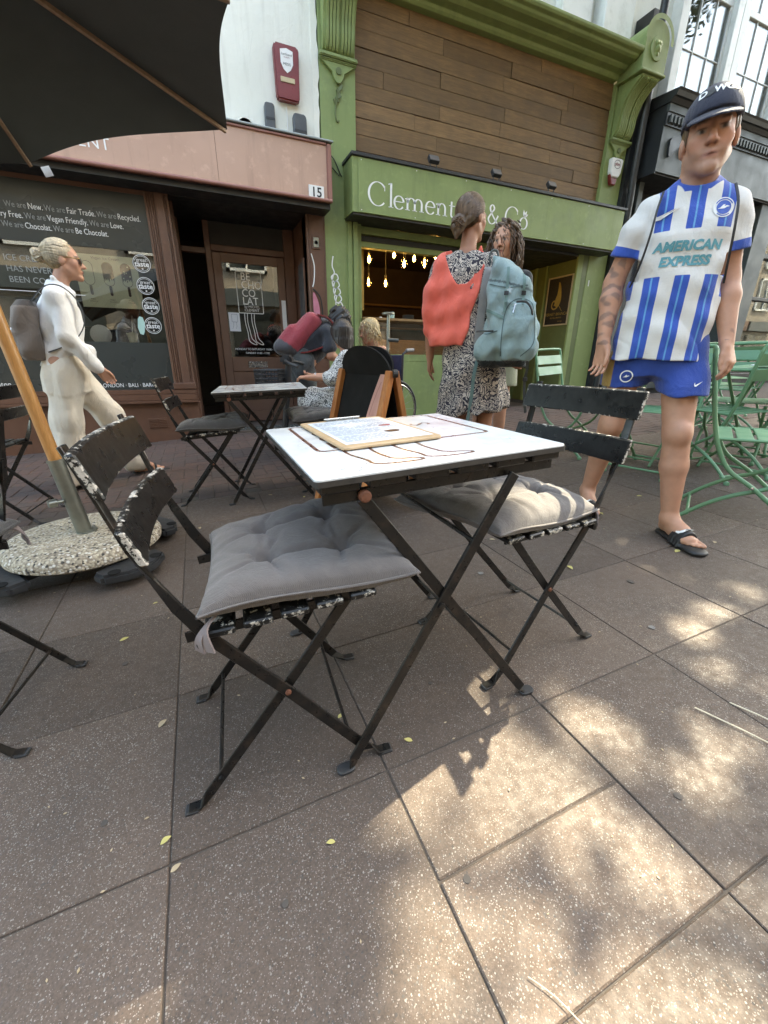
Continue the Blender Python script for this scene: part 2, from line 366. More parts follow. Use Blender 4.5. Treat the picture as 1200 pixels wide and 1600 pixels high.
def render_wall():
    k = NB('white_rendered_wall'); v = k.pos('World')
    c = k.mix(k.ramp(k.noise(v, 1.2, 6, .6), .3, .7), lin((.80,.80,.72)), lin((.70,.70,.62)))
    st = k.ramp(k.noise(k.pos('World', (9, 9, .9)), 1.3, 5, .6), .55, .78); c = k.mix(k.math('MULTIPLY', st, .35), c, lin((.42,.40,.33)))
    ck = k.ramp(k.vor(k.pos('World'), 1.6, 'DISTANCE_TO_EDGE').outputs['Distance'], 0, .006, 1, 0)
    c = k.mix(k.math('MULTIPLY', ck, k.ramp(k.noise(v, 1.1, 3), .5, .6, 0, .55)), c, lin((.25,.22,.18)))
    k.base(c); k.rough(.85); k.bump(k.noise(v, 25, 6, .65), .5, .01); return k.m
mt['render'] = render_wall()
mt['whitepaint'] = M('white_window_paint', (.74,.75,.72), (.66,.68,.64), 5, .45, .1, 80, dirt=(.5,.5,.46), dscale=5)
mt['plank'] = wood_mat('brown_stained_plank', (.250,.145,.062), (.150,.086,.037), (1.2, 9, 14), 2.4, .62, 0, (.075,.052,.034), .3)
mt['shelfwood'] = wood_mat('shelf_wood', (.42,.25,.11), (.30,.17,.07), (1, 9, 9), 3, .5)
mt['film'] = M('charcoal_window_film', (.030,.035,.033), (.036,.042,.039), 1.2, .28, 0)
mt['darkshop'] = M('near_black_paint', (.016,.018,.020), (.024,.026,.028), 4, .45, .1, 90)
mt['slate'] = M('slate_grey_paint', (.072,.084,.083), (.060,.072,.071), 2, .5, .1, 90, dirt=(.045,.055,.055), dscale=4, streak=.55)
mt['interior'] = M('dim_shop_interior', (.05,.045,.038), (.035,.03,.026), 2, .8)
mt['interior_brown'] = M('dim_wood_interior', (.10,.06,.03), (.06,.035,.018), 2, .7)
mt['glass'] = glass_mat('shop_glass', (.965,.975,.965), 1.0)
mt['glass_upper'] = glass_mat('sash_glass', (.93,.94,.92), .45)
mt['glass_dark'] = glass_mat('upper_window_glass', (.45,.48,.48), 2.6)
mt['net'] = M('net_curtain', (.60,.59,.50), (.52,.51,.43), 5, .9, stretch=(6,6,.6))
mt['blind'] = M('yellowish_blind', (.55,.50,.32), (.48,.43,.27), 3, .8)
mt['alarm_red'] = M('red_alarm_plastic', (.20,.025,.025), (.16,.02,.02), 8, .35)
mt['alarm_grey'] = M('dark_grey_box_plastic', (.075,.08,.085), (.06,.065,.07), 8, .5)
mt['white_plastic'] = M('white_plastic', (.75,.75,.73), (.70,.70,.68), 8, .4)
mt['terrace_brick'] = M('pale_terrace_brick', (.36,.31,.24), (.30,.25,.19), 3, .85, .3, 30, coord='World')
mt['bulb'] = emit_mat('glowing_filament', (1.0,.62,.22), 22.0)
mt['bulbglass'] = glass_mat('bulb_glass', (1.0,.86,.6), .8)
mt['brass'] = M('old_brass', (.45,.32,.12), (.35,.24,.08), 12, .35, metal=.8)
mt['goldframe'] = M('pale_gold_frame', (.50,.42,.26), (.42,.34,.20), 12, .4)
mt['poster_gold'] = M('dull_gold_print', (.36,.26,.06), (.30,.20,.045), 10, .5)
mt['floor_tile'] = M('entrance_tiles', (.13,.10,.08), (.09,.07,.06), 6, .5)
# ---------------------------------------------------------------- ground, paving
def flat(name, x0, x1, y0, y1, z, mat, parent=None):
    o = MB().add([(x0,y0,z),(x1,y0,z),(x1,y1,z),(x0,y1,z)], [(0,1,2,3)]).build(name, mat, parent); return o
g = struct(flat('ground', -150, 150, -150, 150, -.05, mt['ground'])); g.rotation_euler = (0, TILT, 0)
pav = MB().box(-7, 12, -4.6, 2.878, -.049, -.0042).build('pavement', mt['joint']); struct(pav); pav.rotation_euler = (0, TILT, 0)
PW = .4527
pm = MB().box(-PW/2+.0017, PW/2-.0017, -PW/2+.0017, PW/2-.0017, -.045, 0).mesh('paver', bevel=.002)
pm.materials.append(mt['paver'])
half = [MB().box(-PW/2+.0017, PW/2-.0017, a, b, -.045, 0).mesh('paver', bevel=.003) for a, b in ((-PW/2+.0017, -.0105), (-.0065, PW/2-.0017))]
for h_ in half: h_.materials.append(mt['paver'])
for i in range(-6, 17):
    for j in range(-3, 6):
        if i < -3 and j < 0: continue
        ms = half if (i == 1 and j == 0) else [pm]
        for m_ in ms:
            o = obj('paver', m_, None, pav)
            o.location = (-.1715+PW*(i+.5), .160+PW*(j+.5), random.uniform(-.0016, .0008))
            o.rotation_euler = (random.gauss(0, .0016), random.gauss(0, .0016), random.gauss(0, .0012) + (0 if len(ms) == 2 else pi*random.randint(0, 1)))
# block paving in herringbone up to the shop fronts
bp = MB().box(-7, 12, 2.878, 5.36, -.049, -.006).build('brick_paving', mt['joint']); struct(bp); bp.rotation_euler = (0, TILT, 0)
def cells():
    a = .1035
    for i in range(-26, 76):
        for j in range(0, 24):
            c = (i-j) % 4; x = i*a; y = 2.884+j*a
            if c == 0: yield x, y, x+2*a, y+a
            elif c == 3 and j < 23: yield x, y, x+a, y+2*a
def depth(c): x, y = (c[0]+c[2])/2, (c[1]+c[3])/2; return x*sin(AL)+y*cos(AL), x*cos(AL)-y*sin(AL)
cl = sorted(cells(), key=lambda c: depth(c)[0] + (0 if abs(depth(c)[1]) < depth(c)[0]*.92 else 50))
bh = MB().box(-.101, .101, -.0495, .0495, -.04, 0).mesh('brick', bevel=.004); bh.materials.append(mt['brick'])
bv = MB().box(-.0495, .0495, -.101, .101, -.04, 0).mesh('brick', bevel=.004); bv.materials.append(mt['brick'])
rest = MB()
for n_, c in enumerate(cl):
    x, y = (c[0]+c[2])/2, (c[1]+c[3])/2; z = random.uniform(-.003, .001)
    if n_ < 290:
        o = obj('brick', bh if c[2]-c[0] > .15 else bv, None, bp); o.location = (x, y, z)
        o.rotation_euler = (random.gauss(0, .006), random.gauss(0, .006), random.gauss(0, .005))
    else:
        rest.box(c[0]+.0017, c[2]-.0017, c[1]+.0017, c[3]-.0017, -.04, z)
rb = rest.build('far_bricks', mt['brick'], bp, bevel=.003); rb['kind'] = 'stuff'
# ---------------------------------------------------------------- chocolate shop, number 15
shop = thing('chocolate_shop', 'brown painted chocolate shop number 15 with faded terracotta fascia and recessed door', 'shop', (-1.2, 5.35, -.05))
shop.matrix_world = Matrix.Translation((0, 0, 0))
P = shop
MB().box(-5, 1.545, 5.36, 5.6, 2.98, 12.0).build('upper_wall', mt['render'], P)
# ragged plaster edge beside the green pilaster
e = [(0, 2.98)]
for i in range(40): e.append((random.uniform(-.012, .012)+.012, 2.98+.07*(i+1)))
e = [(x, z) for x, z in e]+[(-.05, 2.98+.07*40), (-.05, 2.98)]
MB().prism(e, (1.535, 5.352, 0), XU, ZU, (0, .02, 0)).build('plaster_edge', mt['render'], P)
MB().box(-5, -.03, 5.352, 5.56, -.32, .40).box(-.03, -.005, 5.36, 5.56, -.32, .40).build('stall_riser', mt['sbrown'], P, bevel=.004)
vg = MB().box(-.575, -.38, 5.343, 5.353, .13, .24)
vent = vg.build('vent_plate', mt['sbrown'], P, bevel=.003)
for i in range(2):
    for j in range(5):
        MB().box(-.565+i*.093, -.485+i*.093, 5.335, 5.344, .142+j*.018, .149+j*.018).build('vent_louvre', mt['sbrown'], vent)
sill = MB().box(-5, -.02, 5.285, 5.52, .405, .435).box(-5, -.03, 5.31, 5.52, .435, .50).box(-5, -.04, 5.335, 5.52, .50, .55).build('window_sill', mt['sbrown'], P, bevel=.007, seg=2)
# fluted pilaster
pl = MB().box(-.252, -.04, 5.36, 5.52, .55, 2.44).build('pilaster', mt['sbrown'], P)
for x0, x1, y in ((-.252,-.232,5.342),(-.226,-.212,5.348),(-.204,-.190,5.345),(-.182,-.17,5.35),(-.16,-.082,5.340),(-.074,-.062,5.348),(-.056,-.038,5.343)):
    MB().box(x0, x1, y, 5.362, .552, 2.44).build('pilaster_moulding', mt['sbrown'], pl, bevel=.004)
MB().box(-.262, -.03, 5.325, 5.36, .552, .62).build('pilaster_base', mt['sbrown'], pl, bevel=.006)
# shop window: film above and below, clear glass between
win = MB().box(-5, -.25, 5.38, 5.44, 2.37, 2.45).build('shop_window', mt['sbrown'], P)
MB().box(-5, -.252, 5.395, 5.401, .55, 2.372).build('pane', mt['glass'], win)
fl = MB().box(-5, -.254, 5.386, 5.390, .551, 1.033).build('lower_film', mt['film'], win)
fu = MB().box(-5, -.254, 5.386, 5.390, 1.885, 2.371).build('upper_film', mt['film'], win)
def line(parts, z, size, x_end, parent_y=5.3835, sx=.76):
    "mixed grey and white lettering that ends at x_end"
    ws = []
    for t, m in parts:
        me = text_mesh(t, size); xs = [v.co.x for v in me.vertices]; ws.append((max(xs)+size*.24)*sx); bpy.data.meshes.remove(me)
    x = x_end-sum(ws)
    for (t, m), wd in zip(parts, ws):
        lettering('window_lettering', t, size, (x, parent_y, z), XU, ZU, mt[m], win, sx=sx); x += wd
G, W = 'grey_print', 'white_print'
line([('We are', G), ('New.', W), ('We are', G), ('Fair Trade.', W), ('We are', G), ('Recycled.', W)], 2.145, .068, -.305)
line([('are', G), ('Dairy Free.', W), ('We are', G), ('Vegan Friendly.', W), ('We are', G), ('Love.', W)], 2.066, .068, -.465)
line([('We are', G), ('Chocolat.', W), ('We are', G), ('Be Chocolat.', W)], 1.988, .068, -.605)
line([('LONDON · BALI · BARCELONA', W)], .580, .058, -.27, sx=.85)
line([('Brighton', W)], .595, .08, -1.70)
for t, z in (('ICE CREAM', 1.72), ('HAS NEVER', 1.63), ('BEEN COOLER', 1.54)):
    lettering('window_lettering', t, .072, (-1.50, 5.392, z), XU, ZU, mt[G], win, sx=.95)
MB().ribbon([(-1.72,1.80),(-1.72,1.47),(-1.30,1.47),(-1.27,1.43),(-1.27,1.26)], (0,5.392,0), XU, ZU, .006).ribbon([(-1.2,1.26),(-1.18,1.46),(-1.1,1.46),(-1.07,1.42),(-1.03,1.42),(-1.0,1.46),(-.92,1.46)], (0,5.392,0), XU, ZU, .006).build('window_line_drawing', mt[W], win)
# four round award badges
for x, z in ((-.372,1.782),(-.372,1.580),(-.355,1.393),(-.365,1.205)):
    d = MB().prism(arc(0,0,.085,.085,0,350,28), (x,5.398,z), XU, ZU, (0,-.0015,0)).build('award_badge', mt['black_print'], win)
    b = MB().ribbon(arc(0,0,.078,.078,0,348,40), (x,5.3945,z), XU, ZU, .005, True).ribbon(arc(0,0,.066,.066,20,160,20), (x,5.3945,z), XU, ZU, .003).ribbon(arc(0,0,.066,.066,200,340,20), (x,5.3945,z), XU, ZU, .003)
    st = [(.012*cos(radians(90+i*36))*(1 if i % 2 == 0 else .42), .012*sin(radians(90+i*36))*(1 if i % 2 == 0 else .42)) for i in range(10)]
    b.prism(st, (x,5.3945,z-.048), XU, ZU, (0,-.0005,0)); b.build('badge_ring', mt[W], win)
    lettering('badge_lettering', 'great', .045, (x,5.3938,z+.018), XU, ZU, mt[W], win, 'CENTER')
    lettering('badge_lettering', 'taste', .066, (x,5.3938,z-.026), XU, ZU, mt[W], win, 'CENTER', bold=.0012)
# ice cream poster behind the glass
mt['poster_cream'] = M('pale_green_poster', (.76,.78,.58), (.72,.74,.54), 2, .6); mt['choc'] = M('dark_chocolate_print', (.05,.018,.012), (.035,.013,.01), 20, .4)
mt['line_brown'] = M('fine_brown_print', (.16,.12,.07), (.14,.1,.06), 20, .5); mt['mint'] = M('mint_print', (.42,.62,.55), (.4,.6,.53), 20, .5)
pp = MB().box(-.96, -.42, 5.412, 5.418, 1.36, 1.83).build('ice_cream_poster', mt['poster_cream'], P)
for x, full in ((-.86, 0), (-.69, 1), (-.53, 2)):
    body = rrect(-.045, .045, 0, .21, .044)
    MB().ribbon(body, (x,5.4095,1.56), XU, ZU, .004, True).build('ice_cream_outline', mt['line_brown'], pp)
    if full:
        ch = arc(0,.166,.043,.043,0,180,12)+[(-.043,.075),(-.036,.04),(-.028,.07),(-.02,.045),(-.01,.068),(0,.035),(.01,.068),(.02,.05),(.03,.07),(.037,.045),(.043,.08)]
        MB().prism(ch, (x,5.4085,1.56), XU, ZU, (0,-.001,0)).build('chocolate_coating', mt['choc'], pp)
        if full == 2:
            nb = MB()
            for q in range(9):
                cx, cz = random.uniform(-.035,.035), random.uniform(.06,.19); nb.prism(arc(cx,cz,.006,.006,0,300,5), (x,5.4070,1.56), XU, ZU, (0,-.001,0))
            nb.build('nut_pieces', mt['poster_cream'], pp)
    MB().prism(rrect(-.012,.012,-.09,0,.011), (x,5.4095,1.56), XU, ZU, (0,-.001,0)).build('ice_cream_stick', mt['choc'] if full else mt['line_brown'], pp)
    for q in range(2): lettering('poster_caption', ('Belgian' if q == 0 else 'chocolate'), .016, (x,5.409,1.43-q*.02), XU, ZU, mt['line_brown'], pp, 'CENTER')
lettering('poster_caption', 'Vegan Ice Cream', .035, (-.69,5.409,1.79), XU, ZU, mt['line_brown'], pp, 'CENTER')
MB().prism([(0,0),(.03,-.01),(.045,.02),(.06,.1),(.05,.16),(.02,.17),(.0,.14),(-.012,.06)], (-.50,5.3945,1.12), XU, ZU, (0,-.001,0)).build('mint_sticker', mt['mint'], win)
# window display
for x, z0, hh, r, m_, nm, lb in ((-.60,1.036,.11,.05,'poster_cream','milkshake_cup','cream milkshake cup with straw in the chocolate shop window'),):
    t = thing(nm, lb, 'cup', (x, 5.62, 1.0))
    MB().lathe([(.0,0),(r*.7,0),(r,hh),(r*1.15,hh+.02),(r*.4,hh+.03)], (0,0,0), 16).build('cup', mt[m_], t, smooth=40)
    MB().tube([(0,0,hh),(.03,0,hh+.2)], .006, 6).build('straw', mt['white_plastic'], t)
t = thing('window_plate', 'round white plate standing upright in the chocolate shop window', 'plate', (-.90,5.62,1.0))
MB().lathe([(.0,.012),(.05,.012),(.06,.02),(.10,.03),(.10,.022),(.055,.0),(0,0)], (0,0,.11), 28, 'y').build('plate', mt['white_plastic'], t, smooth=40)
MB().box(-5, -.3, 5.46, 6.0, .55, .995).build('display_ledge', mt['interior_brown'], P)
# fascia
fb = MB().hexa([(-5,5.06,2.45),(1.56,5.06,2.45),(1.56,5.36,2.45),(-5,5.36,2.45),(-5,5.06,2.945),(1.56,5.06,2.945),(1.56,5.36,2.98),(-5,5.36,2.98)]).build('fascia', mt['sbrown'], P)
MB().box(-5, .437, 5.05, 5.06, 2.475, 2.93).build('fascia_panel', mt['spink'], fb); MB().box(.441, 1.515, 5.0505, 5.06, 2.475, 2.93).build('fascia_panel', mt['spink'], fb)
mt['pinktrim'] = M('terracotta_trim', (.30,.135,.105), (.25,.11,.085), 4, .45, .1, 60)
MB().tube([(-5,5.048,2.462),(1.565,5.048,2.462)], .019, 10).build('fascia_moulding', mt['pinktrim'], fb, smooth=50)
MB().box(1.515, 1.57, 5.035, 5.06, 2.45, 2.95).build('fascia_moulding', mt['pinktrim'], fb, bevel=.01, seg=2)
MB().box(-5, 1.515, 5.035, 5.06, 2.93, 2.952).build('fascia_moulding', mt['pinktrim'], fb, bevel=.005)
MB().hexa([(-5,5.02,2.956),(1.59,5.02,2.956),(1.59,5.37,3.0),(-5,5.37,3.0),(-5,5.02,2.975),(1.59,5.02,2.975),(1.59,5.37,3.02),(-5,5.37,3.02)]).build('lead_flashing', mt['lead'], fb, bevel=.006)
MB().box(-5, 1.56, 5.10, 5.35, 2.40, 2.449).build('soffit', mt['darkshop'], fb)
lettering('fascia_lettering', 'BE CHOCOLAT BY MICHEL CLEMENT', .125, (-.435,5.046,2.575), XU, ZU, mt[W], fb, 'RIGHT', 1.05)
npl = MB().box(1.315, 1.475, 5.034, 5.049, 2.465, 2.575).build('number_plate', mt['white_plastic'], fb, bevel=.002)
lettering('number_lettering', '15', .118, (1.395,5.0325,2.478), XU, ZU, mt['black_print'], fb, 'CENTER', bold=.002)
# recessed entrance
DY = 6.08
MB().box(-.04, 1.345, 5.36, DY+.1, 2.40, 2.44).build('entrance_ceiling', mt['darkshop'], P)
MB().box(-.04, 1.345, 5.36, DY+.35, -.1, .045).build('entrance_step', mt['floor_tile'], P)
mb = MB()
for i in range(26): mb.box(.25+i*.036, .274+i*.036, 5.40, 5.62, .045, .056)
mb.build('entrance_mat', mt['rubber'], P)
# left return window
rw = MB().box(-.075,-.005,5.53,5.60,.046,2.40).box(-.075,-.005,DY-.05,DY+.02,.046,2.40).box(-.075,-.005,5.60,DY-.05,1.98,2.06).box(-.075,-.005,5.60,DY-.05,2.3,2.40).box(-.075,-.005,5.60,DY-.05,.046,.5).build('return_window', mt['sbrown'], P, bevel=.005)
MB().box(-.042,-.036,5.60,DY-.05,.5,1.98).build('pane', mt['glass'], rw); MB().box(-.042,-.036,5.60,DY-.05,2.06,2.3).build('transom_pane', mt['blind'], rw)
MB().box(-.045,.33,DY,DY+.06,.046,.10).box(-.045,.02,DY,DY+.06,.10,2.40).box(.02,.335,DY,DY+.06,2.06,2.12).build('inner_frame', mt['sbrown'], P, bevel=.005)
MB().box(.28,.345,DY-.03,DY+.07,.046,2.40).box(1.215,1.34,DY-.03,DY+.07,.046,2.40).box(.345,1.215,DY-.03,DY+.07,2.09,2.16).build('door_frame', mt['sbrown'], P, bevel=.006)
MB().box(.345,1.215,DY,DY+.04,2.16,2.40).build('transom_panel', mt['interior'], P)
mt['doorbrown'] = M('worn_brown_door_paint', (.175,.095,.062), (.14,.072,.046), 4, .45, .1, 90)
dr = MB().box(.35,.45,DY-.01,DY+.035,.06,2.085).box(1.12,1.21,DY-.01,DY+.035,.06,2.085).box(.45,1.12,DY-.01,DY+.035,1.985,2.085).box(.45,1.12,DY-.01,DY+.035,.72,.90).box(.45,1.12,DY-.01,DY+.035,.06,.20).box(.45,1.12,DY+.005,DY+.03,.20,.72).build('door', mt['doorbrown'], P, bevel=.004)
MB().box(.45,1.12,DY+.008,DY+.014,.90,1.985).build('pane', mt['glass'], dr)
MB().box(.65,.90,DY-.018,DY-.009,.765,.845).build('letter_box', mt['chrome'], dr, bevel=.004)
MB().box(1.145,1.20,DY-.016,DY-.009,1.25,1.60).build('push_plate', mt['white_plastic'], dr, bevel=.002)
MB().tube([(1.17,DY-.012,1.12),(1.17,DY-.055,1.12),(1.07,DY-.06,1.12)], .010, 8).build('handle', mt['chrome'], dr, smooth=50)
lx = .60; ly = DY+.004
lg = MB().ribbon(rrect(lx,lx+.305,1.43,1.90,.012), (0,ly,0), XU, ZU, .009, True)
for s_ in (0, 1):
    x = lx+.10+.085*s_
    lg.ribbon(smooth_path([(x,1.43),(x-.005,1.33),(x+.012,1.22),(x+.03+.0*s_,1.13),(x+.075,1.08),(x+.085,1.055),(x+.05,1.06),(x-.005,1.10),(x-.03+.015,1.20),(x-.035,1.32),(x-.035,1.43)], 4), (0,ly,0), XU, ZU, .008)
lg.build('door_logo', mt[W], dr)
for i, t_ in enumerate(('BE','CHO','CO','LAT')): lettering('door_lettering', t_, .125, (lx+.055,ly,1.805-i*.092), XU, ZU, mt[W], dr, sx=.9)
lettering('door_lettering', 'by MICHEL', .042, (lx+.07,ly,1.492), XU, ZU, mt[W], dr); lettering('door_lettering', 'CLEMENT', .042, (lx+.07,ly,1.452), XU, ZU, mt[W], dr)
lettering('door_lettering', 'MONDAY TO SATURDAY  10.00 - 18.00', .036, (.785,ly,.985), XU, ZU, mt[W], dr, 'CENTER', .9); lettering('door_lettering', 'SUNDAY 11.00 - 17.00', .036, (.785,ly,.938), XU, ZU, mt[W], dr, 'CENTER', .9)
lf = MB().box(.465,.60,DY+.001,DY+.004,1.21,1.43).build('door_leaflet', mt['paper'], dr)
MB().ribbon(rrect(.50,.57,1.32,1.41,.004), (0,DY-.001,0), XU, ZU, .004, True).ribbon([(.52,1.32),(.515,1.27),(.50,1.24)], (0,DY-.001,0), XU, ZU, .004).ribbon([(.55,1.32),(.555,1.27),(.545,1.24)], (0,DY-.001,0), XU, ZU, .004).build('leaflet_drawing', mt['ink'], dr)
# right return wall with a framed menu, right post with intercom
MB().box(1.345,1.375,5.40,DY+.1,.046,2.40).build('return_wall', mt['sbrown'], P)
mf = MB().box(1.325,1.346,5.50,5.80,1.22,2.0).build('menu_frame', mt['sbrown'], P, bevel=.004); MB().box(1.321,1.3255,5.53,5.77,1.26,1.96).build('menu_sheet', mt['alarm_grey'], mf)
po = MB().box(1.345,1.56,5.352,5.56,-.2,2.45).build('post', mt['sbrown'], P, bevel=.004)
MB().box(1.345,1.36,5.34,5.353,.0,2.42).box(1.375,1.392,5.343,5.353,.0,2.42).box(1.545,1.56,5.342,5.353,.0,2.42).build('post_moulding', mt['sbrown'], po, bevel=.003)
ic = MB().box(1.405,1.495,5.337,5.352,2.07,2.20).build('intercom', mt['sbrown'], po, bevel=.003); MB().box(1.42,1.48,5.331,5.338,2.085,2.185).build('intercom_plate', mt['galv'], po, bevel=.003)
MB().lathe([(0,0),(.02,0),(.02,.012),(0,.014)], (1.45,5.331,2.135), 16, 'y').build('bell_button', mt['white_plastic'], po)
# interior of the chocolate shop
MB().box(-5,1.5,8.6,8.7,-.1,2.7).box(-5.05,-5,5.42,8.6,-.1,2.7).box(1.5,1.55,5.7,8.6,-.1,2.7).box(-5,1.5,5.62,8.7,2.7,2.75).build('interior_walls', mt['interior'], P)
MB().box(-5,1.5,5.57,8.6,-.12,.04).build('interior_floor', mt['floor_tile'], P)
MB().box(-3.6,-.9,7.2,7.8,.04,1.05).box(-3.6,-.9,8.3,8.6,1.3,1.33).box(-3.6,-.9,8.3,8.6,1.7,1.73).build('interior_counter', mt['interior_brown'], P, bevel=.01)
# things on the white wall
t = thing('alarm_box', 'large red burglar alarm box with white shield badge on the white wall', 'alarm', (1.215,5.36,3.55))
MB().prism([(-.115,-.2),(-.10,-.22),(.10,-.22),(.115,-.2),(.125,.18),(.11,.21),(-.11,.21),(-.125,.18)], (0,0,0), XU, ZU, (0,-.075,0)).build('housing', mt['alarm_red'], t, bevel=.018, seg=2)
MB().prism([(-.062,.16),(0,.175),(.062,.16),(.06,.06),(.035,.015),(0,-.01),(-.035,.015),(-.06,.06)], (0,-.0755,.0), XU, ZU, (0,-.003,0)).build('shield', mt['white_plastic'], t)
lettering('shield_lettering', 'LanGuard', .026, (0,-.080,.12), XU, ZU, mt['black_print'], t, 'CENTER'); lettering('shield_lettering', 'ALARMS', .016, (0,-.080,.10), XU, ZU, mt['alarm_red'], t, 'CENTER')
lettering('shield_lettering', 'MESIS', .03, (0,-.080,.045), XU, ZU, mt['black_print'], t, 'CENTER')
MB().box(-.07,.07,-.083,-.074,-.085,-.045).build('light_strip', mt['goldframe'], t, bevel=.002)
for x, z, wd, hh, lb in ((1.02,3.17,.05,.12,'narrow dark grey box under the red alarm, left one'), (1.325,3.12,.07,.135,'wide dark grey box under the red alarm, right one')):
    t = thing('junction_box', lb, 'box', (x,5.36,z), group='grey boxes under the red alarm')
    MB().prism([(-wd,-hh),(wd,-hh),(wd,hh*.8),(wd*.75,hh),(-wd*.75,hh),(-wd,hh*.85)], (0,0,0), XU, ZU, (0,-.06,0)).build('housing', mt['alarm_grey'], t, bevel=.01)
    MB().box(-wd*.9,wd*.9,-.063,-.059,-.02,.0).build('seam', mt['darkshop'], t)
tag(MB().tube([(1.20,5.352,3.34),(1.205,5.350,3.2),(1.2,5.352,3.02)], .006, 6).build('cable', mt['white_plastic'], None), 'thin pale cable running down from the red alarm box', 'cable')
o = tag(MB().lathe([(0,0),(.075,0),(.07,.015),(0,.02)], (.78,5.36,3.07), 20, 'y').build('wall_vent', mt['render'], None), 'small round vent cover low on the white wall above the fascia', 'vent')
# ---------------------------------------------------------------- green cafe
cafe = thing('green_cafe', 'olive green painted cafe front with plank panel and white lettered fascia', 'cafe', (0,0,0)); P = cafe
def console(x0, x1, parent):
    prof = smooth_path([(5.335,3.80),(5.29,3.835),(5.262,3.92),(5.25,4.03),(5.20,4.16),(5.11,4.26),(5.03,4.31),(4.995,4.345)], 4)
    c = MB().prism([(y, z) for y, z in prof]+[(5.34,4.36),(5.34,3.80)], (x0+.03,0,0), YU, ZU, (x1-x0-.06,0,0)).build('console', mt['sgreen'], parent, smooth=35)
    wd = (x1-x0-.12)/2
    for gx in (x0+.05, x1-.05-wd):
        for q in range(4):
            xx = gx+q*wd/4+.006
            MB().bar([(xx+wd/10, y-.012, z+.004) for y, z in prof[2:-3]], (1,0,0), wd/5.2, .022).build('flute', mt['sgreen'], c)
    MB().box(x0-.005,x1+.005,5.28,5.345,3.765,3.80).box(x0,x1,5.30,5.345,3.745,3.766).build('console_shelf', mt['sgreen'], c, bevel=.008, seg=2)
    w2 = (x1-x0)/2; m = (x0+x1)/2
    sc = smooth_path([(-w2+.01,.0),(-w2*.75,-.02),(-w2*.5,-.055),(-w2*.33,-.075),(-w2*.3,-.10),(-w2*.15,-.145),(0,-.16),(w2*.15,-.145),(w2*.3,-.10),(w2*.33,-.075),(w2*.5,-.055),(w2*.75,-.02),(w2-.01,.0)], 3)
    MB().prism(sc, (m,5.346,3.745), XU, ZU, (0,-.03,0)).build('drop_ornament', mt['sgreen'], c, bevel=.005)
    MB().lathe([(.022,0),(.03,0),(.03,.012),(.022,.012)], (m,5.303,3.68), 16, 'y').build('drop_rosette', mt['sgreen_dark'], c)
    # block with rounded top and portrait medallion
    top = arc(0,.30,w2+.02,.20,0,180,16)
    MB().prism([(w2+.02,0),]+top+[(-w2-.02,0)], (m,4.99,4.38), XU, ZU, (0,.36,0)).build('console_block', mt['sgreen'], c, bevel=.006)
    MB().ribbon([(w2+.03,.28)]+arc(0,.30,w2+.035,.215,0,180,16)+[(-w2-.03,.28)], (m,4.965,4.38), XU, ZU, .05).build('block_moulding', mt['sgreen'], c)
    MB().box(m-w2-.03,m+w2+.03,4.965,5.345,4.355,4.385).build('block_base', mt['sgreen'], c, bevel=.008)
    md = MB().lathe([(.095,-.012),(.115,-.012),(.12,0),(.0,.0)], (m,4.985,4.60), 24, 'y')
    md.build('medallion', mt['sgreen'], c, smooth=40)
    hd = MB()
    for cx, cz, rr in ((0,.0,.055),(.012,.04,.05),(-.02,.045,.045),(0,-.05,.035),(.03,-.02,.03)):
        hd.lathe([(0,-rr*.75),(rr*.6,-rr*.55),(rr,-.0),(rr*.6,.0)], (m+cx,4.985,4.60+cz), 14, 'y')
    hd.build('portrait_head', mt['sgreen'], c, smooth=60)
for x0, x1 in ((1.56,1.955),(5.70,6.085)):
    pi_ = MB().box(x0,x1,5.352,5.62,-.2,4.4).build('pilaster', mt['sgreen'], P, bevel=.005)
    console(x0, x1, P)
MB().box(1.83,1.885,5.33,5.353,.0,2.40).box(1.90,1.955,5.325,5.353,.0,2.40).build('pilaster_moulding', mt['sgreen'], P, bevel=.004)
# leaf ornament hanging on the left pilaster
lo = MB()
for q in range(9):
    a = q/8; lo.bar([(1.735+.05*a+.02*sin(q*2.1), 5.345, 3.42-.0+.18*a),(1.74+.05*a-.03*cos(q*1.7), 5.335, 3.46+.17*a)], (0,0,1), .03, .012)
lo.tube(smooth_path([(1.80,5.345,3.63),(1.75,5.34,3.5),(1.72,5.34,3.36),(1.735,5.34,3.28),(1.76,5.345,3.29)],4), .008, 6).build('pilaster_ornament', mt['sgreen_dark'], P, smooth=40)
# plank panel
MB().box(1.955,5.70,5.353,5.62,2.386,2.945).build('lintel', mt['darkshop'], P)
MB().box(1.955,5.70,5.44,5.60,2.95,4.42).build('panel_backing', mt['darkshop'], P)
rowh = .1475; jt = [[2.6,4.45],[3.04,4.0,5.0],[1.97,3.9,4.95],[3.02,4.85],[2.3,3.95],[3.02,3.9,4.9],[2.7,4.75],[3.0,3.93,5.2],[3.98,4.8],[3.0,4.72]]
bn = [2,.0]
for r_ in range(10):
    z1 = 4.415-r_*rowh; z0 = max(z1-rowh+.004, 2.935); xs = [1.962]+sorted(x for x in jt[r_] if 2.1 < x < 5.6)+[5.70]
    for a, b in zip(xs[:-1], xs[1:]):
        yo = random.uniform(-.006,.006)
        m_ = MB().box(-(b-a)/2+.002,(b-a)/2-.002,-.012,.02,-(z1-z0)/2,(z1-z0)/2).mesh('plank', bevel=.002)
        o = obj('plank', m_, mt['plank'], P); o.location = ((a+b)/2, 5.418+yo, (z0+z1)/2); o.rotation_euler = (random.gauss(0,.008), 0, random.gauss(0,.0008))
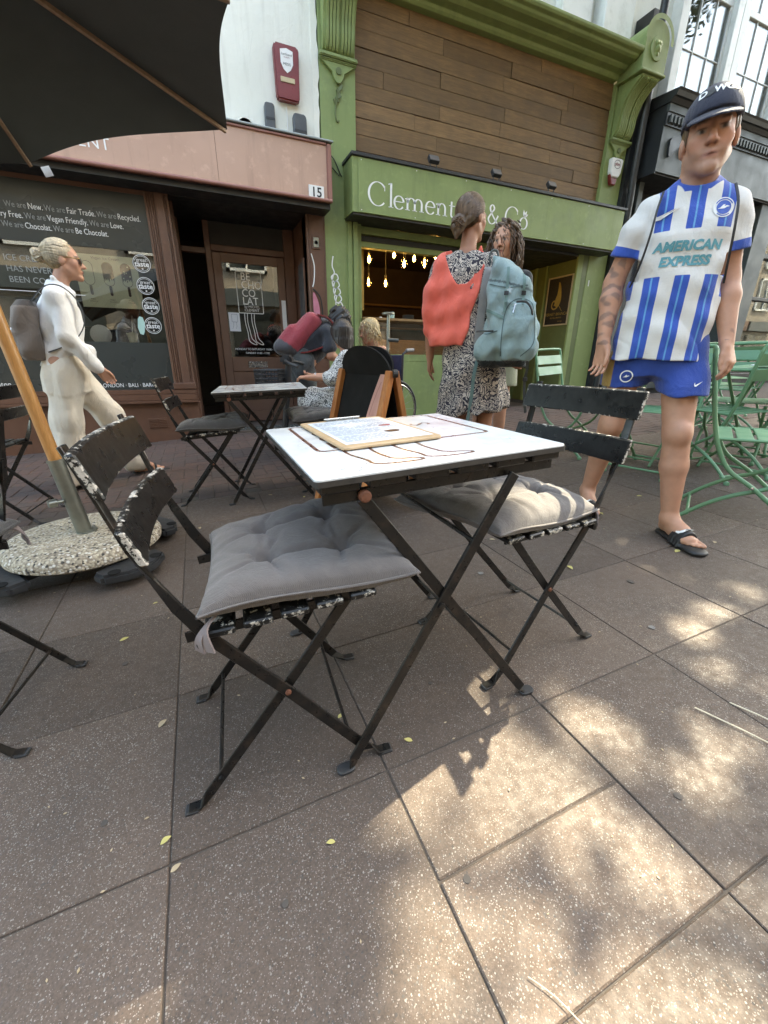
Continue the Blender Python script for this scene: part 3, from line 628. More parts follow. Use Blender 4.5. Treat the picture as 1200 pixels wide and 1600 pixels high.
# cornice
cp = [(5.43,4.40),(5.33,4.40),(5.31,4.42),(5.30,4.445),(5.22,4.455),(5.19,4.475),(5.185,4.49),(5.08,4.495),(5.05,4.51),(5.04,4.53),(5.0,4.54),(4.985,4.56),(4.985,4.585),(5.43,4.62)]
MB().prism(cp, (1.99,0,0), YU, ZU, (3.68,0,0)).build('cornice', mt['sgreen'], P, bevel=.004)
# fascia box with cap
fc = MB().box(1.80,5.92,5.055,5.352,2.405,2.90).build('fascia', mt['sgreen'], P)
MB().box(1.865,5.915,5.047,5.056,2.408,2.895).build('fascia_panel', mt['sgreen'], fc, bevel=.001)
MB().box(1.785,5.955,5.03,5.41,2.902,2.935).build('fascia_cap', mt['darkshop'], fc, bevel=.004)
MB().box(1.81,5.91,5.07,5.35,2.385,2.404).build('soffit', mt['darkshop'], fc)
sc_ = MB()
for x in np.linspace(1.9,5.88,7):
    for z in (2.43,2.875): sc_.lathe([(0,0),(.006,0),(.005,-.003),(0,-.004)], (x,5.047,z), 8, 'y')
sc_.build('fascia_screws', mt['white_plastic'], fc)
# serif lettering drawn with a broad pen
def pen(th=.030, tn=.008):
    return lambda tx, ty, t: tn+(th-tn)*abs(ty)**1.3
def serif_word(parent, o, ux, uy, mat, s=1.0):
    mb = MB(); x = [0.0]; th, tn = .026*s, .007*s; xh, cap = .125*s, .225*s; y_off = [0.0]
    pn = pen(th, tn)
    def rib(pts, wf=pn):
        y_off[0] += 1; oo = Vector(o); mb.ribbon([(x[0]+a*s, b*s) for a, b in pts], oo, ux, uy, wf)
    def stem(cx, y0, y1, ser=True, top=True):
        rib([(cx, y0), (cx, y1)], th)
        if ser: rib([(cx-.032, y0+.003), (cx+.032, y0+.003)], tn*1.1)
        if top: rib([(cx-.036, y1-.016), (cx+.004, y1-.002)], tn*1.4)
    def C(r=.112):
        rib(arc(r, .112, r, .116, 38, 318, 26)); rib([(r*1.80,.150),(r*1.80,.20)], tn*1.3); x[0] += (r*2+.03)*s
    def l(): stem(.03, 0, .24); x[0] += .075*s
    def e():
        rib(arc(.062,.062,.062,.066,8,325,22)); rib([(.006,.070),(.122,.070)], tn*1.1); x[0] += .145*s
    def arch(x0):
        rib(arc(x0+.048,.070,.048,.056,175,0,12)+[(x0+.096,.0)]); rib([(x0+.064,.003),(x0+.128,.003)], tn*1.1)
    def m(): stem(.03,0,.125); arch(.034); arch(.130); x[0] += .285*s
    def n(): stem(.03,0,.125); arch(.034); x[0] += .185*s
    def t(): rib([(.035,.165),(.035,.03)]+arc(.065,.03,.03,.03,180,300,6), lambda a,b,c: tn+(th-tn)*abs(b)); rib([(.0,.120),(.085,.120)], tn*1.2); x[0] += .11*s
    def i_(): stem(.03,0,.125); rib([(.03,.165),(.03,.192)], th*1.05); x[0] += .08*s
    def o_(): rib(arc(.065,.062,.062,.066,0,360,28)); x[0] += .15*s
    def amp(): rib(smooth_path([(.17,.10),(.12,.02),(.06,0),(.015,.05),(.06,.12),(.10,.17),(.07,.21),(.035,.18),(.06,.12),(.17,.0)],4)); x[0] += .23*s
    C(); l(); e(); m(); e(); n(); t(); i_(); n(); e(); x[0] += .075*s; amp(); x[0] += .06*s; C(.108); ox = x[0]; o_()
    # leaves above the last letter
    for ang, L in ((100,.085),(62,.085),(30,.075)):
        a = radians(ang); px, py = .065+.0*cos(a), .135
        leafp = [(px+L*t_*cos(a)+w_*sin(a), py+L*t_*sin(a)-w_*cos(a)) for t_, w_ in ((0,0),(.3,.014),(.6,.014),(1,0),(.6,-.014),(.3,-.014))]
        mb.prism([(ox+p*s, q*s) for p, q in leafp], o, ux, uy, Vector(ux).cross(Vector(uy))*.0005)
    return mb.build('fascia_lettering', mat, parent)
serif_word(fc, (1.985,5.0455,2.492), XU, ZU, mt['white_print'], .94)
# serving window: frame, shelf, dim room with bulbs
wf = MB().box(1.955,2.02,5.38,5.50,.95,2.40).box(3.95,4.06,5.36,5.52,.0,2.40).box(2.02,3.95,5.40,5.50,2.16,2.22).box(2.02,3.95,5.42,5.48,2.30,2.38).box(2.02,3.95,5.37,5.55,.86,.95).build('serving_window', mt['sgreen'], P, bevel=.004)
MB().box(2.02,3.95,5.37,5.56,-.2,.86).build('riser', mt['sgreen'], P, bevel=.004)
MB().box(2.0,3.95,5.48,5.50,2.22,2.30).build('roller', mt['darkshop'], wf)
MB().box(2.02,3.95,5.45,5.456,.95,1.355).build('lower_pane', mt['glass'], wf)
MB().box(2.02,3.95,5.30,5.75,1.355,1.385).build('shelf', mt['shelfwood'], P, bevel=.004)
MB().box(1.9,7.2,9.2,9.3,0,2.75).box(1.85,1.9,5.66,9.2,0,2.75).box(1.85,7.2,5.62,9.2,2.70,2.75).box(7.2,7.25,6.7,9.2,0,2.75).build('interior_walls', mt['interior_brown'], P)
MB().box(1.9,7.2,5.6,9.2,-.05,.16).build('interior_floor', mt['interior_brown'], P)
ib = MB().box(2.4,4.4,7.0,7.5,.16,1.2).box(2.2,5.0,9.0,9.2,1.5,1.54).box(2.2,5.0,9.0,9.2,1.95,1.99)
ib.build('interior_bar', mt['shelfwood'], P, bevel=.01)
tag(MB().box(2.06,2.16,5.68,5.70,1.5,2.62).build('gold_reflection', mt['brass'], None), 'gold reflection at the left of the cafe window, modelled as a strip', 'reflection')  # gold reflection in the window, modelled as a brass strip
bl = [(2.38,6.05,2.17,.05),(2.78,6.10,2.27,.045),(2.87,5.95,2.14,.052),(3.10,6.10,2.25,.045),(3.22,6.0,2.18,.055),(3.45,6.1,2.31,.04),(2.47,6.3,1.93,.05),(2.74,6.3,1.935,.048),(3.9,6.4,2.2,.05)]
for n_, (x, y, z, r) in enumerate(bl):
    wh = ['leftmost upper','long-filament','low middle','small middle','round','high right','lower left','lower right','far right'][n_]
    t = thing('pendant_bulb', 'glowing '+wh+' filament bulb hanging inside the cafe window', 'light bulb', (x,y,z), group='filament bulbs in the cafe window')
    MB().lathe([(.0,-r*1.15),(r*.6,-r),(r,-.1*r),(r*.75,r*.7),(r*.35,r*1.3),(r*.3,r*1.6)], (0,0,0), 16).build('bulb_glass', mt['bulbglass'], t, smooth=60)
    MB().lathe([(.0,-r*.75),(.012,-r*.6),(.014,r*.3),(.006,r*.9),(0,r)], (0,0,0), 10).build('filament', mt['bulb'], t, smooth=60)
    MB().tube([(0,0,r*1.3),(0,0,r*2.4)], .014, 8).tube([(0,0,r*2.4),(0,0,2.70-z)], .004, 5).build('cord_and_cap', mt['blackplastic'], t)
for x, y, lb, cat, hh, rr, m_ in ((2.78,5.6,'stack of grey bowls on the cafe window shelf','bowls',.07,.085,'slate'),(2.53,5.6,'teal jar beside the bowls on the cafe window shelf','jar',.10,.04,'mint'),(2.36,5.58,'small tea light candle on the cafe window shelf','candle',.035,.02,'white_plastic')):
    t = thing(cat, lb, cat, (x,y,1.386))
    if cat == 'bowls':
        for q in range(3): MB().lathe([(.03,0),(.06,.004),(rr,.035),(rr*.96,.036),(.05,.012),(0,.01)], (0,0,q*.018), 20).build('bowl', mt[m_], t, smooth=40)
    else: MB().lathe([(0,0),(rr,0),(rr,hh*.8),(rr*.8,hh),(rr*.7,hh),(0,hh*.95)], (0,0,0), 16).build(cat, mt[m_], t, smooth=40)
# recessed door bay on the right with poster on the return wall
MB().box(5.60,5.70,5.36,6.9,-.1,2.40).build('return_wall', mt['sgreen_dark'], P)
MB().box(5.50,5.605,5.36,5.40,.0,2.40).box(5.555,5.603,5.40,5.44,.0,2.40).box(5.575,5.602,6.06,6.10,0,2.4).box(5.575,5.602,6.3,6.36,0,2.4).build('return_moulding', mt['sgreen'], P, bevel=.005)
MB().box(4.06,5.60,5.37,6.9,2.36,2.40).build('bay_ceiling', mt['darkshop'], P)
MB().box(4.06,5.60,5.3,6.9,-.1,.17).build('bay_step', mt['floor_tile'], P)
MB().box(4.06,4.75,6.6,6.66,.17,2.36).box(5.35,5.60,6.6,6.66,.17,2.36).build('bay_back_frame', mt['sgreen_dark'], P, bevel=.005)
MB().box(5.76,5.775,5.345,5.353,1.98,2.06).build('sticker', mt['white_print'], P)
t = thing('poster', 'black framed poster with gold swirl on the dark green return wall', 'poster', (5.598,5.75,1.80))
MB().box(-.02,0,-.262,-.238,-.365,.365).box(-.02,0,.238,.262,-.365,.365).box(-.02,0,-.238,.238,-.365,-.341).box(-.02,0,-.238,.238,.341,.365).build('frame', mt['goldframe'], t, bevel=.004)
MB().box(-.012,-.001,-.238,.238,-.341,.341).build('print', mt['black_print'], t)
sw = MB()
body = smooth_path([(-.02,.26),(.02,.22),(.055,.10),(.06,-.02),(.02,-.10),(-.03,-.10),(-.06,-.05),(-.055,.02),(-.03,.08),(-.02,.16)], 4, True)
sw.prism(body, (-.0135,0,.02), (0,-1,0), ZU, (-.0005,0,0))
sw.ribbon(smooth_path([(.02,-.08),(-.02,-.12),(-.08,-.13),(-.12,-.09),(-.11,-.03),(-.07,-.01),(-.05,-.05),(-.07,-.08)],5), (-.0145,0,.02), (0,-1,0), ZU, .022); sw.ribbon([(.03,-.08),(.11,-.17)], (-.0145,0,.02), (0,-1,0), ZU, .007)
sw.build('gold_swirl', mt['poster_gold'], t)
lettering('poster_lettering', 'FERNET BRANCA', .062, (-.0135,0,-.21), (0,-1,0), ZU, mt['poster_gold'], t, 'CENTER'); lettering('poster_lettering', 'FRATELLI BRANCA', .03, (-.0135,0,-.255), (0,-1,0), ZU, mt['poster_gold'], t, 'CENTER'); lettering('poster_lettering', 'MILANO', .024, (-.0135,-.1,-.31), (0,-1,0), ZU, mt['poster_gold'], t, 'CENTER')
# upper floor above the cornice
MB().box(1.545,6.0,5.50,5.8,4.60,12.9).build('upper_wall', mt['render'], P)
uw = MB().box(3.30,3.40,5.44,5.52,4.6,7.0).box(4.30,4.40,5.44,5.52,4.6,7.0).box(3.4,4.3,5.44,5.52,5.5,5.56).build('upper_window', mt['whitepaint'], P, bevel=.008)
MB().box(3.4,4.3,5.47,5.476,4.6,7.0).build('pane', mt['glass_dark'], uw); MB().box(3.38,4.32,5.485,5.497,4.6,7.0).build('blind', mt['interior'], uw)
MB().box(4.62,5.10,5.36,5.50,4.62,7.0).box(5.25,5.75,5.30,5.50,4.62,7.0).build('white_piers', mt['whitepaint'], P, bevel=.01)
spk = MB()
for q in range(26): spk.tube([(4.70+q*.02,5.20,4.62),(4.70+q*.02,5.17,4.72)], .002, 3)
MB().box(4.68,5.22,5.15,5.30,4.61,4.66).build('lead_box', mt['lead'], P); spk.build('bird_spikes', mt['galv'], P)
for x, lb in ((2.815,'left'),(3.70,'middle'),(4.585,'right')):
    t = thing('floodlight', 'small black floodlight above the cafe fascia, '+lb+' of three', 'floodlight', (x,5.12,2.936), group='floodlights above the cafe fascia')
    MB().box(-.065,.065,-.025,.025,-.035,.045).build('head', mt['blackplastic'], t, bevel=.006).matrix_local = Matrix.Translation((0,0,.10)) @ Matrix.Rotation(-.6,4,'X')
    MB().tube([(-.04,0,0),(-.045,.0,.08)], .007, 6).tube([(.04,0,0),(.045,0,.08)], .007, 6).tube([(-.05,0,.004),(.05,0,.004)], .007, 6).build('bracket', mt['blackplastic'], t)
t = thing('alarm_bell', 'white and red wedge-shaped alarm box on the right green pilaster', 'alarm', (5.875,5.35,3.42))
MB().prism([(-.115,.15),(-.09,.165),(.09,.165),(.115,.15),(.10,.0),(.06,-.06),(-.075,-.06),(-.10,.0)], (0,0,0), XU, ZU, (0,-.07,0)).build('housing', mt['white_plastic'], t, bevel=.012)
MB().prism([(-.098,-.02),(-.06,-.065),(.052,-.065),(.03,-.15),(-.05,-.15),(-.075,-.10)], (0,-.004,0), XU, ZU, (0,-.06,0)).build('lamp', mt['alarm_red'], t, bevel=.01)
MB().ribbon(arc(0,.09,.062,.048,0,350,24), (0,-.0725,0), XU, ZU, .006, True).build('badge_ring', mt['black_print'], t); lettering('badge_lettering', 'pbm', .055, (0,-.0725,.075), XU, ZU, mt['alarm_red'], t, 'CENTER', bold=.002)
# graffiti on the green pilaster and on the brown post
gr = MB(); o_ = (1.60,5.3495,0)
loop = [(.05,2.02),(.035,1.92),(.06,1.85)]
for q in range(5):
    zc = 1.80-q*.075; loop += [(.02+.012*q,zc),(.055+.012*q,zc-.045),(.105+.012*q,zc-.01),(.085+.012*q,zc+.035),(.045+.012*q,zc+.02)]
gr.ribbon(smooth_path(loop,5), o_, XU, ZU, .013)
gr.ribbon(smooth_path([(.03,1.36),(.02,1.26),(.05,1.22),(.10,1.34),(.12,1.24),(.15,1.38),(.19,1.28),(.16,1.22),(.12,1.28)],5), (1.60,5.3485,0), XU, ZU, .017)
gr.ribbon(smooth_path([(.0,.98),(.09,1.19),(.2,.95)],5), (1.62,5.3485,0), XU, ZU, .014).ribbon([(.02,1.06),(.19,1.04)], (1.62,5.3475,0), XU, ZU, .012).ribbon([(.09,1.19),(.09,.93)], (1.62,5.347,0), XU, ZU, .011)
gr.build('graffiti', mt['white_print'], cafe)
mt['gpink'] = M('pink_spray_paint', (.55,.20,.27), (.45,.15,.2), 20, .6)
MB().ribbon(smooth_path([(.0,2.02),(.03,1.9),(.02,1.75),(.0,1.68)],5), (1.385,5.336,0), XU, ZU, .012).build('graffiti', mt['white_print'], shop)
MB().prism(smooth_path([(0,1.62),(.05,1.55),(.075,1.42),(.06,1.30),(.02,1.26),(.0,1.4)],4,True), (1.388,5.339,0), XU, ZU, (0,-.001,0)).build('graffiti', mt['gpink'], shop)
MB().ribbon(smooth_path([(.0,1.66),(.08,1.58),(.105,1.42),(.09,1.25)],5), (1.388,5.3375,0), XU, ZU, .016).build('graffiti', mt['black_print'], shop)
# ---------------------------------------------------------------- dark shop on the right
dk = thing('dark_shop', 'dark slate grey shop with dentil cornice and white sash windows above', 'shop', (0,0,0)); P = dk
MB().box(6.09,6.33,5.30,5.60,-.2,5.2).build('corner_pier', mt['darkshop'], P)
fx = MB().box(6.33,14,5.02,5.60,3.42,4.08).build('fascia', mt['slate'], P); MB().box(6.325,6.345,5.025,5.60,3.40,4.2).build('fascia_end', mt['darkshop'], fx)
MB().box(6.33,14,5.0,5.6,3.93,4.075).build('dentil_band', mt['darkshop'], fx)
dm = MB().box(-.02,.02,-.02,.01,-.045,.045).mesh('dentil', bevel=.004); dm.materials.append(mt['slate'])
for i in range(92):
    o = obj('dentil', dm, None, fx); o.location = (6.40+i*.076, 4.99, 4.0)
MB().box(6.33,14,4.985,5.6,4.076,4.16).build('frieze', mt['slate'], fx); MB().prism([(5.6,4.16),(4.97,4.16),(4.93,4.20),(4.90,4.205),(4.88,4.25),(4.86,4.27),(5.6,4.33)], (6.30,0,0), YU, ZU, (7.7,0,0)).build('cornice', mt['darkshop'], fx)
MB().box(6.33,14,5.05,5.6,3.40,3.42).build('soffit', mt['darkshop'], fx)
lettering('fascia_lettering', '17A', .2, (7.02,5.0165,3.60), XU, ZU, mt['white_print'], fx, bold=.003)
# black wrought bracket emblem with a round knob
MB().prism(smooth_path([(0,.0),(.10,.06),(.28,.10),(.42,.22),(.36,.04),(.24,-.02),(.1,-.12),(.02,-.18)],4,True), (6.48,5.015,3.78), XU, ZU, (0,-.03,0)).build('fascia_emblem', mt['darkshop'], fx)
MB().lathe([(0,-.07),(.06,-.05),(.09,0),(.06,.03),(0,.03)], (6.85,5.0,3.72), 16, 'y').build('emblem_knob', mt['blackplastic'], fx, smooth=50)
for a_, b_, y_ in ((9.15,9.62,5.08),(6.42,6.52,5.3),(13.0,13.4,5.08)): MB().box(a_,b_,y_,5.5,-.2,3.40).build('pier', mt['slate'], P, bevel=.006)
sh = MB().box(9.62,13,5.30,5.42,2.72,2.80).box(9.62,13,5.30,5.42,2.02,2.08).box(9.62,13,5.28,5.5,.55,.68).build('shop_window', mt['darkshop'], P, bevel=.005)
MB().box(9.62,13,5.36,5.366,.68,3.40).build('pane', mt['glass_upper'], sh); MB().box(9.62,13,5.28,5.5,-.2,.55).build('riser', mt['darkshop'], P)
MB().box(6.33,9.62,5.61,5.95,-.2,4.25).build('door_bay_back', mt['darkshop'], P)
db = MB().box(7.2,8.3,5.56,5.63,.4,3.0).build('door', mt['slate'], P, bevel=.005); MB().box(7.35,8.15,5.55,5.561,1.2,2.9).build('pane', mt['film'], db)
lettering('window_lettering', 'NOUGAT', .13, (9.68,5.352,1.98), XU, ZU, mt['white_print'], sh, bold=.004)
MB().box(9.62,13.4,7.6,7.7,-.2,3.6).box(9.62,13.4,5.6,7.7,3.43,3.6).box(13.35,13.4,5.6,7.6,-.2,3.43).box(9.62,13.4,5.5,7.7,-.25,.3).box(13.4,24,5.1,5.6,-.2,4.2).build('interior_walls', mt['interior'], P)
mt['palebrick'] = M('reflected_pale_brick', (.42,.40,.34), (.30,.28,.24), 20, .8, .4, 40)
bw = MB()
for r_ in range(9):
    for c_ in range(12): bw.box(9.75+c_*.22+(r_ % 2)*.11, 9.75+c_*.22+.205+(r_ % 2)*.11, 6.2, 6.26, .75+r_*.075, .75+r_*.075+.063)
bw.build('reflected_brickwork', mt['palebrick'], P)  # reflection in the shop glass, modelled as bricks behind the pane
MB().box(6.0,24,5.56,5.9,4.2,10.3).build('upper_wall', mt['render'], P)
MB().box(6.0,24,5.57,5.95,10.3,15.2).build('sun_blocking_wall', mt['render'], P)  # unseen extra height, added to keep the sun off the street
for x0, x1 in ((6.88,7.86),(8.16,9.2),(9.5,10.5)):
    fr = MB().box(x0-.16,x0,5.40,5.56,4.30,7.2).box(x1,x1+.14,5.40,5.56,4.30,7.2).box(x0,x1,5.40,5.56,4.28,4.40).box(x0,x1,5.40,5.56,7.1,7.2).build('sash_window', mt['whitepaint'], P, bevel=.008)
    MB().box(x0,x1,5.47,5.53,5.72,5.80).box(x0,x0+.05,5.47,5.53,4.4,5.72).box(x1-.05,x1,5.47,5.53,4.4,5.72).box(x0+.05,x1-.05,5.47,5.53,4.4,4.47).build('sash_frame', mt['whitepaint'], fr, bevel=.005)
    for q in (1, 2): MB().box(x0+(x1-x0)*q/3-.006,x0+(x1-x0)*q/3+.006,5.485,5.52,4.47,7.1).build('glazing_bar', mt['whitepaint'], fr)
    for z in (5.10,6.4): MB().box(x0+.05,x1-.05,5.487,5.518,z-.006,z+.006).build('glazing_bar', mt['whitepaint'], fr)
    MB().box(x0,x1,5.498,5.503,4.4,7.1).build('pane', mt['glass_upper'], fr); MB().box(x0,x1,5.545,5.552,4.4,7.1).build('net_curtain', mt['net'], fr)
t = tag(MB().tube([(6.20,5.24,.1),(6.20,5.24,3.2),(6.16,5.22,3.35),(6.16,5.22,5.6)], .05, 12).build('drainpipe', mt['darkshop'], None, smooth=50), 'black drainpipe running up between the green cafe and the dark shop', 'drainpipe')
tag(MB().tube(smooth_path([(1.575,5.2,2.90),(1.62,5.30,2.97),(1.70,5.34,2.93),(1.76,5.34,2.82),(1.78,5.34,2.80)],5), .006, 6).tube(smooth_path([(1.575,5.2,2.80),(1.66,5.33,2.86),(1.75,5.34,2.80)],5), .005, 6).build('cable', mt['blackplastic'], None), 'loose black cable loop between the two shop fascias', 'cable')
# ---------------------------------------------------------------- houses across the street, behind the viewer
op = thing('cream_terrace', 'cream rendered terrace across the street behind the viewer', 'building', (0,0,0)); P = op
MB().box(-40,70,-6.6,-6.2,-2,8.2).build('wall', mt['terrace_brick'], P)
for i in range(16):
    x0 = -14+i*3.1
    for z0, z1 in ((3.9,5.7),(6.2,7.6)):
        f_ = MB().box(x0,x0+1.5,-6.2,-6.12,z0,z0+.1).box(x0,x0+1.5,-6.2,-6.12,z1-.1,z1).box(x0,x0+.1,-6.2,-6.12,z0,z1).box(x0+1.4,x0+1.5,-6.2,-6.12,z0,z1).box(x0+.72,x0+.78,-6.19,-6.13,z0,z1).build('window', mt['whitepaint'], P)
        MB().box(x0+.1,x0+1.4,-6.199,-6.17,z0+.1,z1-.1).build('pane', mt['film'], f_)
    MB().box(x0,x0+2.2,-6.2,-6.1,.5,2.5).build('shop_window', mt['film'], P); MB().box(x0-.3,x0+2.6,-6.2,-5.95,2.75,3.3).build('fascia', mt['slate'] if i % 2 else mt['sbrown'], P)
# ---------------------------------------------------------------- black folding chairs
GRP = 'black folding bistro chairs'
def make_chair(label, loc, yaw, worn=(0, 1)):
    t = thing('folding_chair', label, 'chair', loc, yaw, GRP, tilt=True)
    A = [(-.240,.79),(-.218,.71),(-.196,.62),(-.176,.565),(-.150,.500),(-.112,.428),(.01,.26),(.165,.034),(.195,.008),(.225,.006)]
    B = [(-.225,.006),(-.200,.008),(-.178,.034),(.01,.262),(.15,.442)]
    for s in (-1, 1):
        wd = [(0,1,0)]*3+[(.5,.8,.2),(.8,.35,.5),(.82,.05,.57)]+[(.8,0,.56)]*2+[(0,0,1),(0,.3,1)]
        wd = [(a, b*s, c) for a, b, c in wd]
        wdx = []
        for i, q in enumerate(wd):
            wdx.append((0, s, 0) if i < 3 else ((.5,.75*s,.45) if i == 3 else ((1,.25*s,.75) if i == 4 else (1,0,1))))
        wdx[-1] = wdx[-2] = (0, s, .01)
        leg = MB().bar([(x, s*.170, z) for x, z in A], wdx, [.022,.022,.022,.021,.023,.024,.024,.024,.022,.022], .0065).build('long_leg', mt['steel'], t, bevel=.0012, smooth=40)
        MB().lathe([(0,0),(.006,0),(.006,.004),(0,.006)] if s > 0 else [(0,0),(.006,0),(.006,-.004),(0,-.006)], (.01,s*.1735,.26), 10, 'y').build('rivet', mt['rust'], leg)
        MB().bar([(.20,s*.170,.004),(.228,s*.170,.004)], (0,1,0), .024, .008).build('foot', mt['blackplastic'], leg, bevel=.002)
        l2 = MB().bar([(x, s*.158, z) for x, z in B], [(0,1,.01),(0,1,.01),(1,0,-1),(1,0,-1),(1,0,-1)], .022, .006).build('short_leg', mt['steel'], t, bevel=.0012, smooth=40)
        MB().bar([(-.232,s*.158,.004),(-.204,s*.158,.004)], (0,1,0), .024, .008).build('foot', mt['blackplastic'], l2, bevel=.002)
        MB().bar([(-.150,s*.158,.430),(.18,s*.158,.447)], (0,0,1), .02, .006).build('seat_rail', mt['steel'], t)
        MB().lathe([(0,-.005),(.011,-.005),(.011,.014),(0,.016)] if s > 0 else [(0,.005),(.011,.005),(.011,-.014),(0,-.016)], (-.120,s*.176,.430), 10, 'y').build('hinge_bolt', mt['steel'], t)
    for x, z in ((-.150,.072),(.128,.09),): MB().tube([(x,-.168,z),(x,.168,z)], .0045, 8).build('stretcher', mt['steel'], t)
    for q in range(5):
        x = -.115+q*.066
        MB().box(x,x+.052,-.195,.195,.4405+.05*(x+.12),.4545+.05*(x+.12)).build('seat_slat', mt['slat'], t, bevel=.003)
    for q, (z0, z1, xx) in enumerate(((.712,.782,-.221),(.600,.662,-.190))):
        mb = MB(); n = 14; lean = .022
        for i in range(n):
            y0, y1 = -.2+.4*i/n, -.2+.4*(i+1)/n
            f = lambda y: -.018*(1-(y/.2)**2)
            mb.hexa([(xx+f(y0)+lean*.5,y0,z0),(xx+f(y0)+.014+lean*.5,y0,z0),(xx+f(y1)+.014+lean*.5,y1,z0),(xx+f(y1)+lean*.5,y1,z0),
                     (xx+f(y0)-lean*.5,y0,z1),(xx+f(y0)+.014-lean*.5,y0,z1),(xx+f(y1)+.014-lean*.5,y1,z1),(xx+f(y1)-lean*.5,y1,z1)])
        me = mb.mesh('back_slat', merge=True)
        bm = bmesh.new(); bm.from_mesh(me)
        dd = [f_ for f_ in bm.faces if not all(e.is_manifold for e in f_.edges)]
        inner = [f_ for f_ in bm.faces if abs(f_.normal.y) > .9 and abs(abs(f_.calc_center_median().y)-.2) > .005]; bmesh.ops.delete(bm, geom=inner, context='FACES')
        bmesh.ops.bevel(bm, geom=[e for e in bm.edges if e.is_manifold and e.calc_face_angle(0) > .6], offset=.003, segments=1, affect='EDGES'); bm.to_mesh(me); bm.free()
        obj('back_slat', me, mt['slat_worn'] if q in worn else mt['slat'], t)
    return t
def cushion_mesh(seed, tuft=True, W=.405, D=.405, T=.092):
    r = random.Random(seed); n = 84; vs = []; fs = []
    tf = [(-.38,-.38),(.38,-.38),(-.38,.38),(.38,.38)] if tuft else []
    ph = [r.uniform(0,6.28) for _ in range(8)]
    def hgt(u, v):
        e = max(0, (1-abs(u)**3.2))*max(0, (1-abs(v)**3.2)); h = e**.40
        for a, b in tf:
            d = hypot(u-a, v-b); h -= .70*math.exp(-(d/.10)**2)+.16*math.exp(-(d/.34)**2)
            ang = math.atan2(v-b, u-a); h -= .17*math.exp(-(d/.36)**2)*max(0, cos(ang*5+ph[0]+a*3))**6*(d/.2)
        for a, b in ((0,1),(1,0)):
            pass
        for k in ((-.38),(.38)):
            h -= .10*math.exp(-((u-k)/.035)**2)*max(0,1-abs(v)/.42)*1.2; h -= .10*math.exp(-((v-k)/.035)**2)*max(0,1-abs(u)/.42)*1.2
        h += .05*sin(u*5+ph[1])*sin(v*4+ph[2])*e+.03*sin(u*13+v*7+ph[3])*e*(1-e*.5)
        # gathers running in from the edges
        h += .035*sin(v*26+ph[4])*max(0,(abs(u)-.5)/.5)*e**.3+.035*sin(u*24+ph[5])*max(0,(abs(v)-.5)/.5)*e**.3
        return h
    def edge(u, v):
        return 1-.035*(abs(v)**2*(1-abs(v)) if True else 0)-.03*(1-abs(u))*0
    for sgn in (1, -1):
        for i in range(n+1):
            for j in range(n+1):
                u, v = -1+2*i/n, -1+2*j/n; u = math.copysign(abs(u)**.8, u); v = math.copysign(abs(v)**.8, v)
                pin = 1-.055*(1-(v*v)**1.5)*abs(u)**6; pin2 = 1-.055*(1-(u*u)**1.5)*abs(v)**6
                h = hgt(u, v); z = T*.62*h if sgn > 0 else -T*.30*max(h, 0)**.7
                vs.append((u*D/2*pin, v*W/2*pin2, z+.012*sin(u*2.2+ph[6])*v+.006*sin(v*3+ph[7])))
    N = (n+1)**2
    for s_ in range(2):
        for i in range(n):
            for j in range(n):
                a = s_*N+i*(n+1)+j; q = (a, a+n+1, a+n+2, a+1); fs.append(q if s_ == 0 else q[::-1])
    return MB().add(vs, fs).mesh('cushion', merge=True, smooth=75)
def cushion_rim(seed, W=.405, D=.405):
    r = random.Random(seed); ph = [r.uniform(0,6.28) for _ in range(8)]; out = []
    for k in range(96):
        a = k/96*4; s_ = int(a); f = -1+2*(a-s_); u, v = ((f,-1),(1,f),(-f,1),(-1,-f))[s_]
        u2 = math.copysign(abs(u)**.8, u); v2 = math.copysign(abs(v)**.8, v)
        pin = 1-.055*(1-(v2*v2)**1.5)*abs(u2)**6; pin2 = 1-.055*(1-(u2*u2)**1.5)*abs(v2)**6
        out.append((u2*D/2*pin, v2*W/2*pin2, .012*sin(u2*2.2+ph[6])*v2+.006*sin(v2*3+ph[7])))
    return out
def cushion(label, chair, seed, mat, dx=.085, yaw=0.0, z=.487, ties=True):
    M_ = chair.matrix_world
    t = thing('seat_cushion', label, 'cushion', (0,0,0), 0, 'buttoned seat cushions'); t.matrix_world = M_ @ Matrix.Translation((dx,0,z)) @ Matrix.Rotation(yaw,4,'Z') @ Matrix.Rotation(-.045,4,'Y')
    me = cushion_mesh(seed); obj('cushion', me, mat, t)
    ring = cushion_rim(seed)
    MB().tube(ring+[ring[0]], .0032, 6, False).build('piping', mat, t, smooth=60)
    if ties:
        for s in (-1, 1):
            for e, L in ((0,.05),(1,.065)):
                pts = smooth_path([(-.178,s*.178,-.004),(-.192,s*.192,-.010),(-.198-.012*e,s*(.203-.01*e),-.022-.012*e),(-.195-.02*e,s*(.208-.02*e),-.03-L*.5)],5)
                MB().bar(pts, [(.6,.6*s,.5)]*len(pts), [.012+.010*i/len(pts) for i in range(len(pts))], .003).build('tie', mt['tie'], t, smooth=60)
    return t
mt['tie'] = M('pinkish_grey_tape', (.24,.195,.185), (.20,.16,.155), 20, .9, .3, 400)
c1 = make_chair('black folding chair in front with badly chipped backrest, left of the main table', (.098,.845,gz(.098)), radians(-4))
cushion('warm grey buttoned cushion on the front left chair', c1, 3, mt['cushion'])
c2 = dup(c1, 'black folding chair with chipped backrest slats at the right of the main table', (.84,.905,gz(.84)), radians(184), GRP)
cushion('grey buttoned cushion partly in sunlight on the right chair', c2, 9, mt['cushion'], .085, .12)
c3 = dup(c1, 'black folding chair left of the small table by the chocolate shop', (.045,2.925,gz(.045)), radians(-8), GRP)
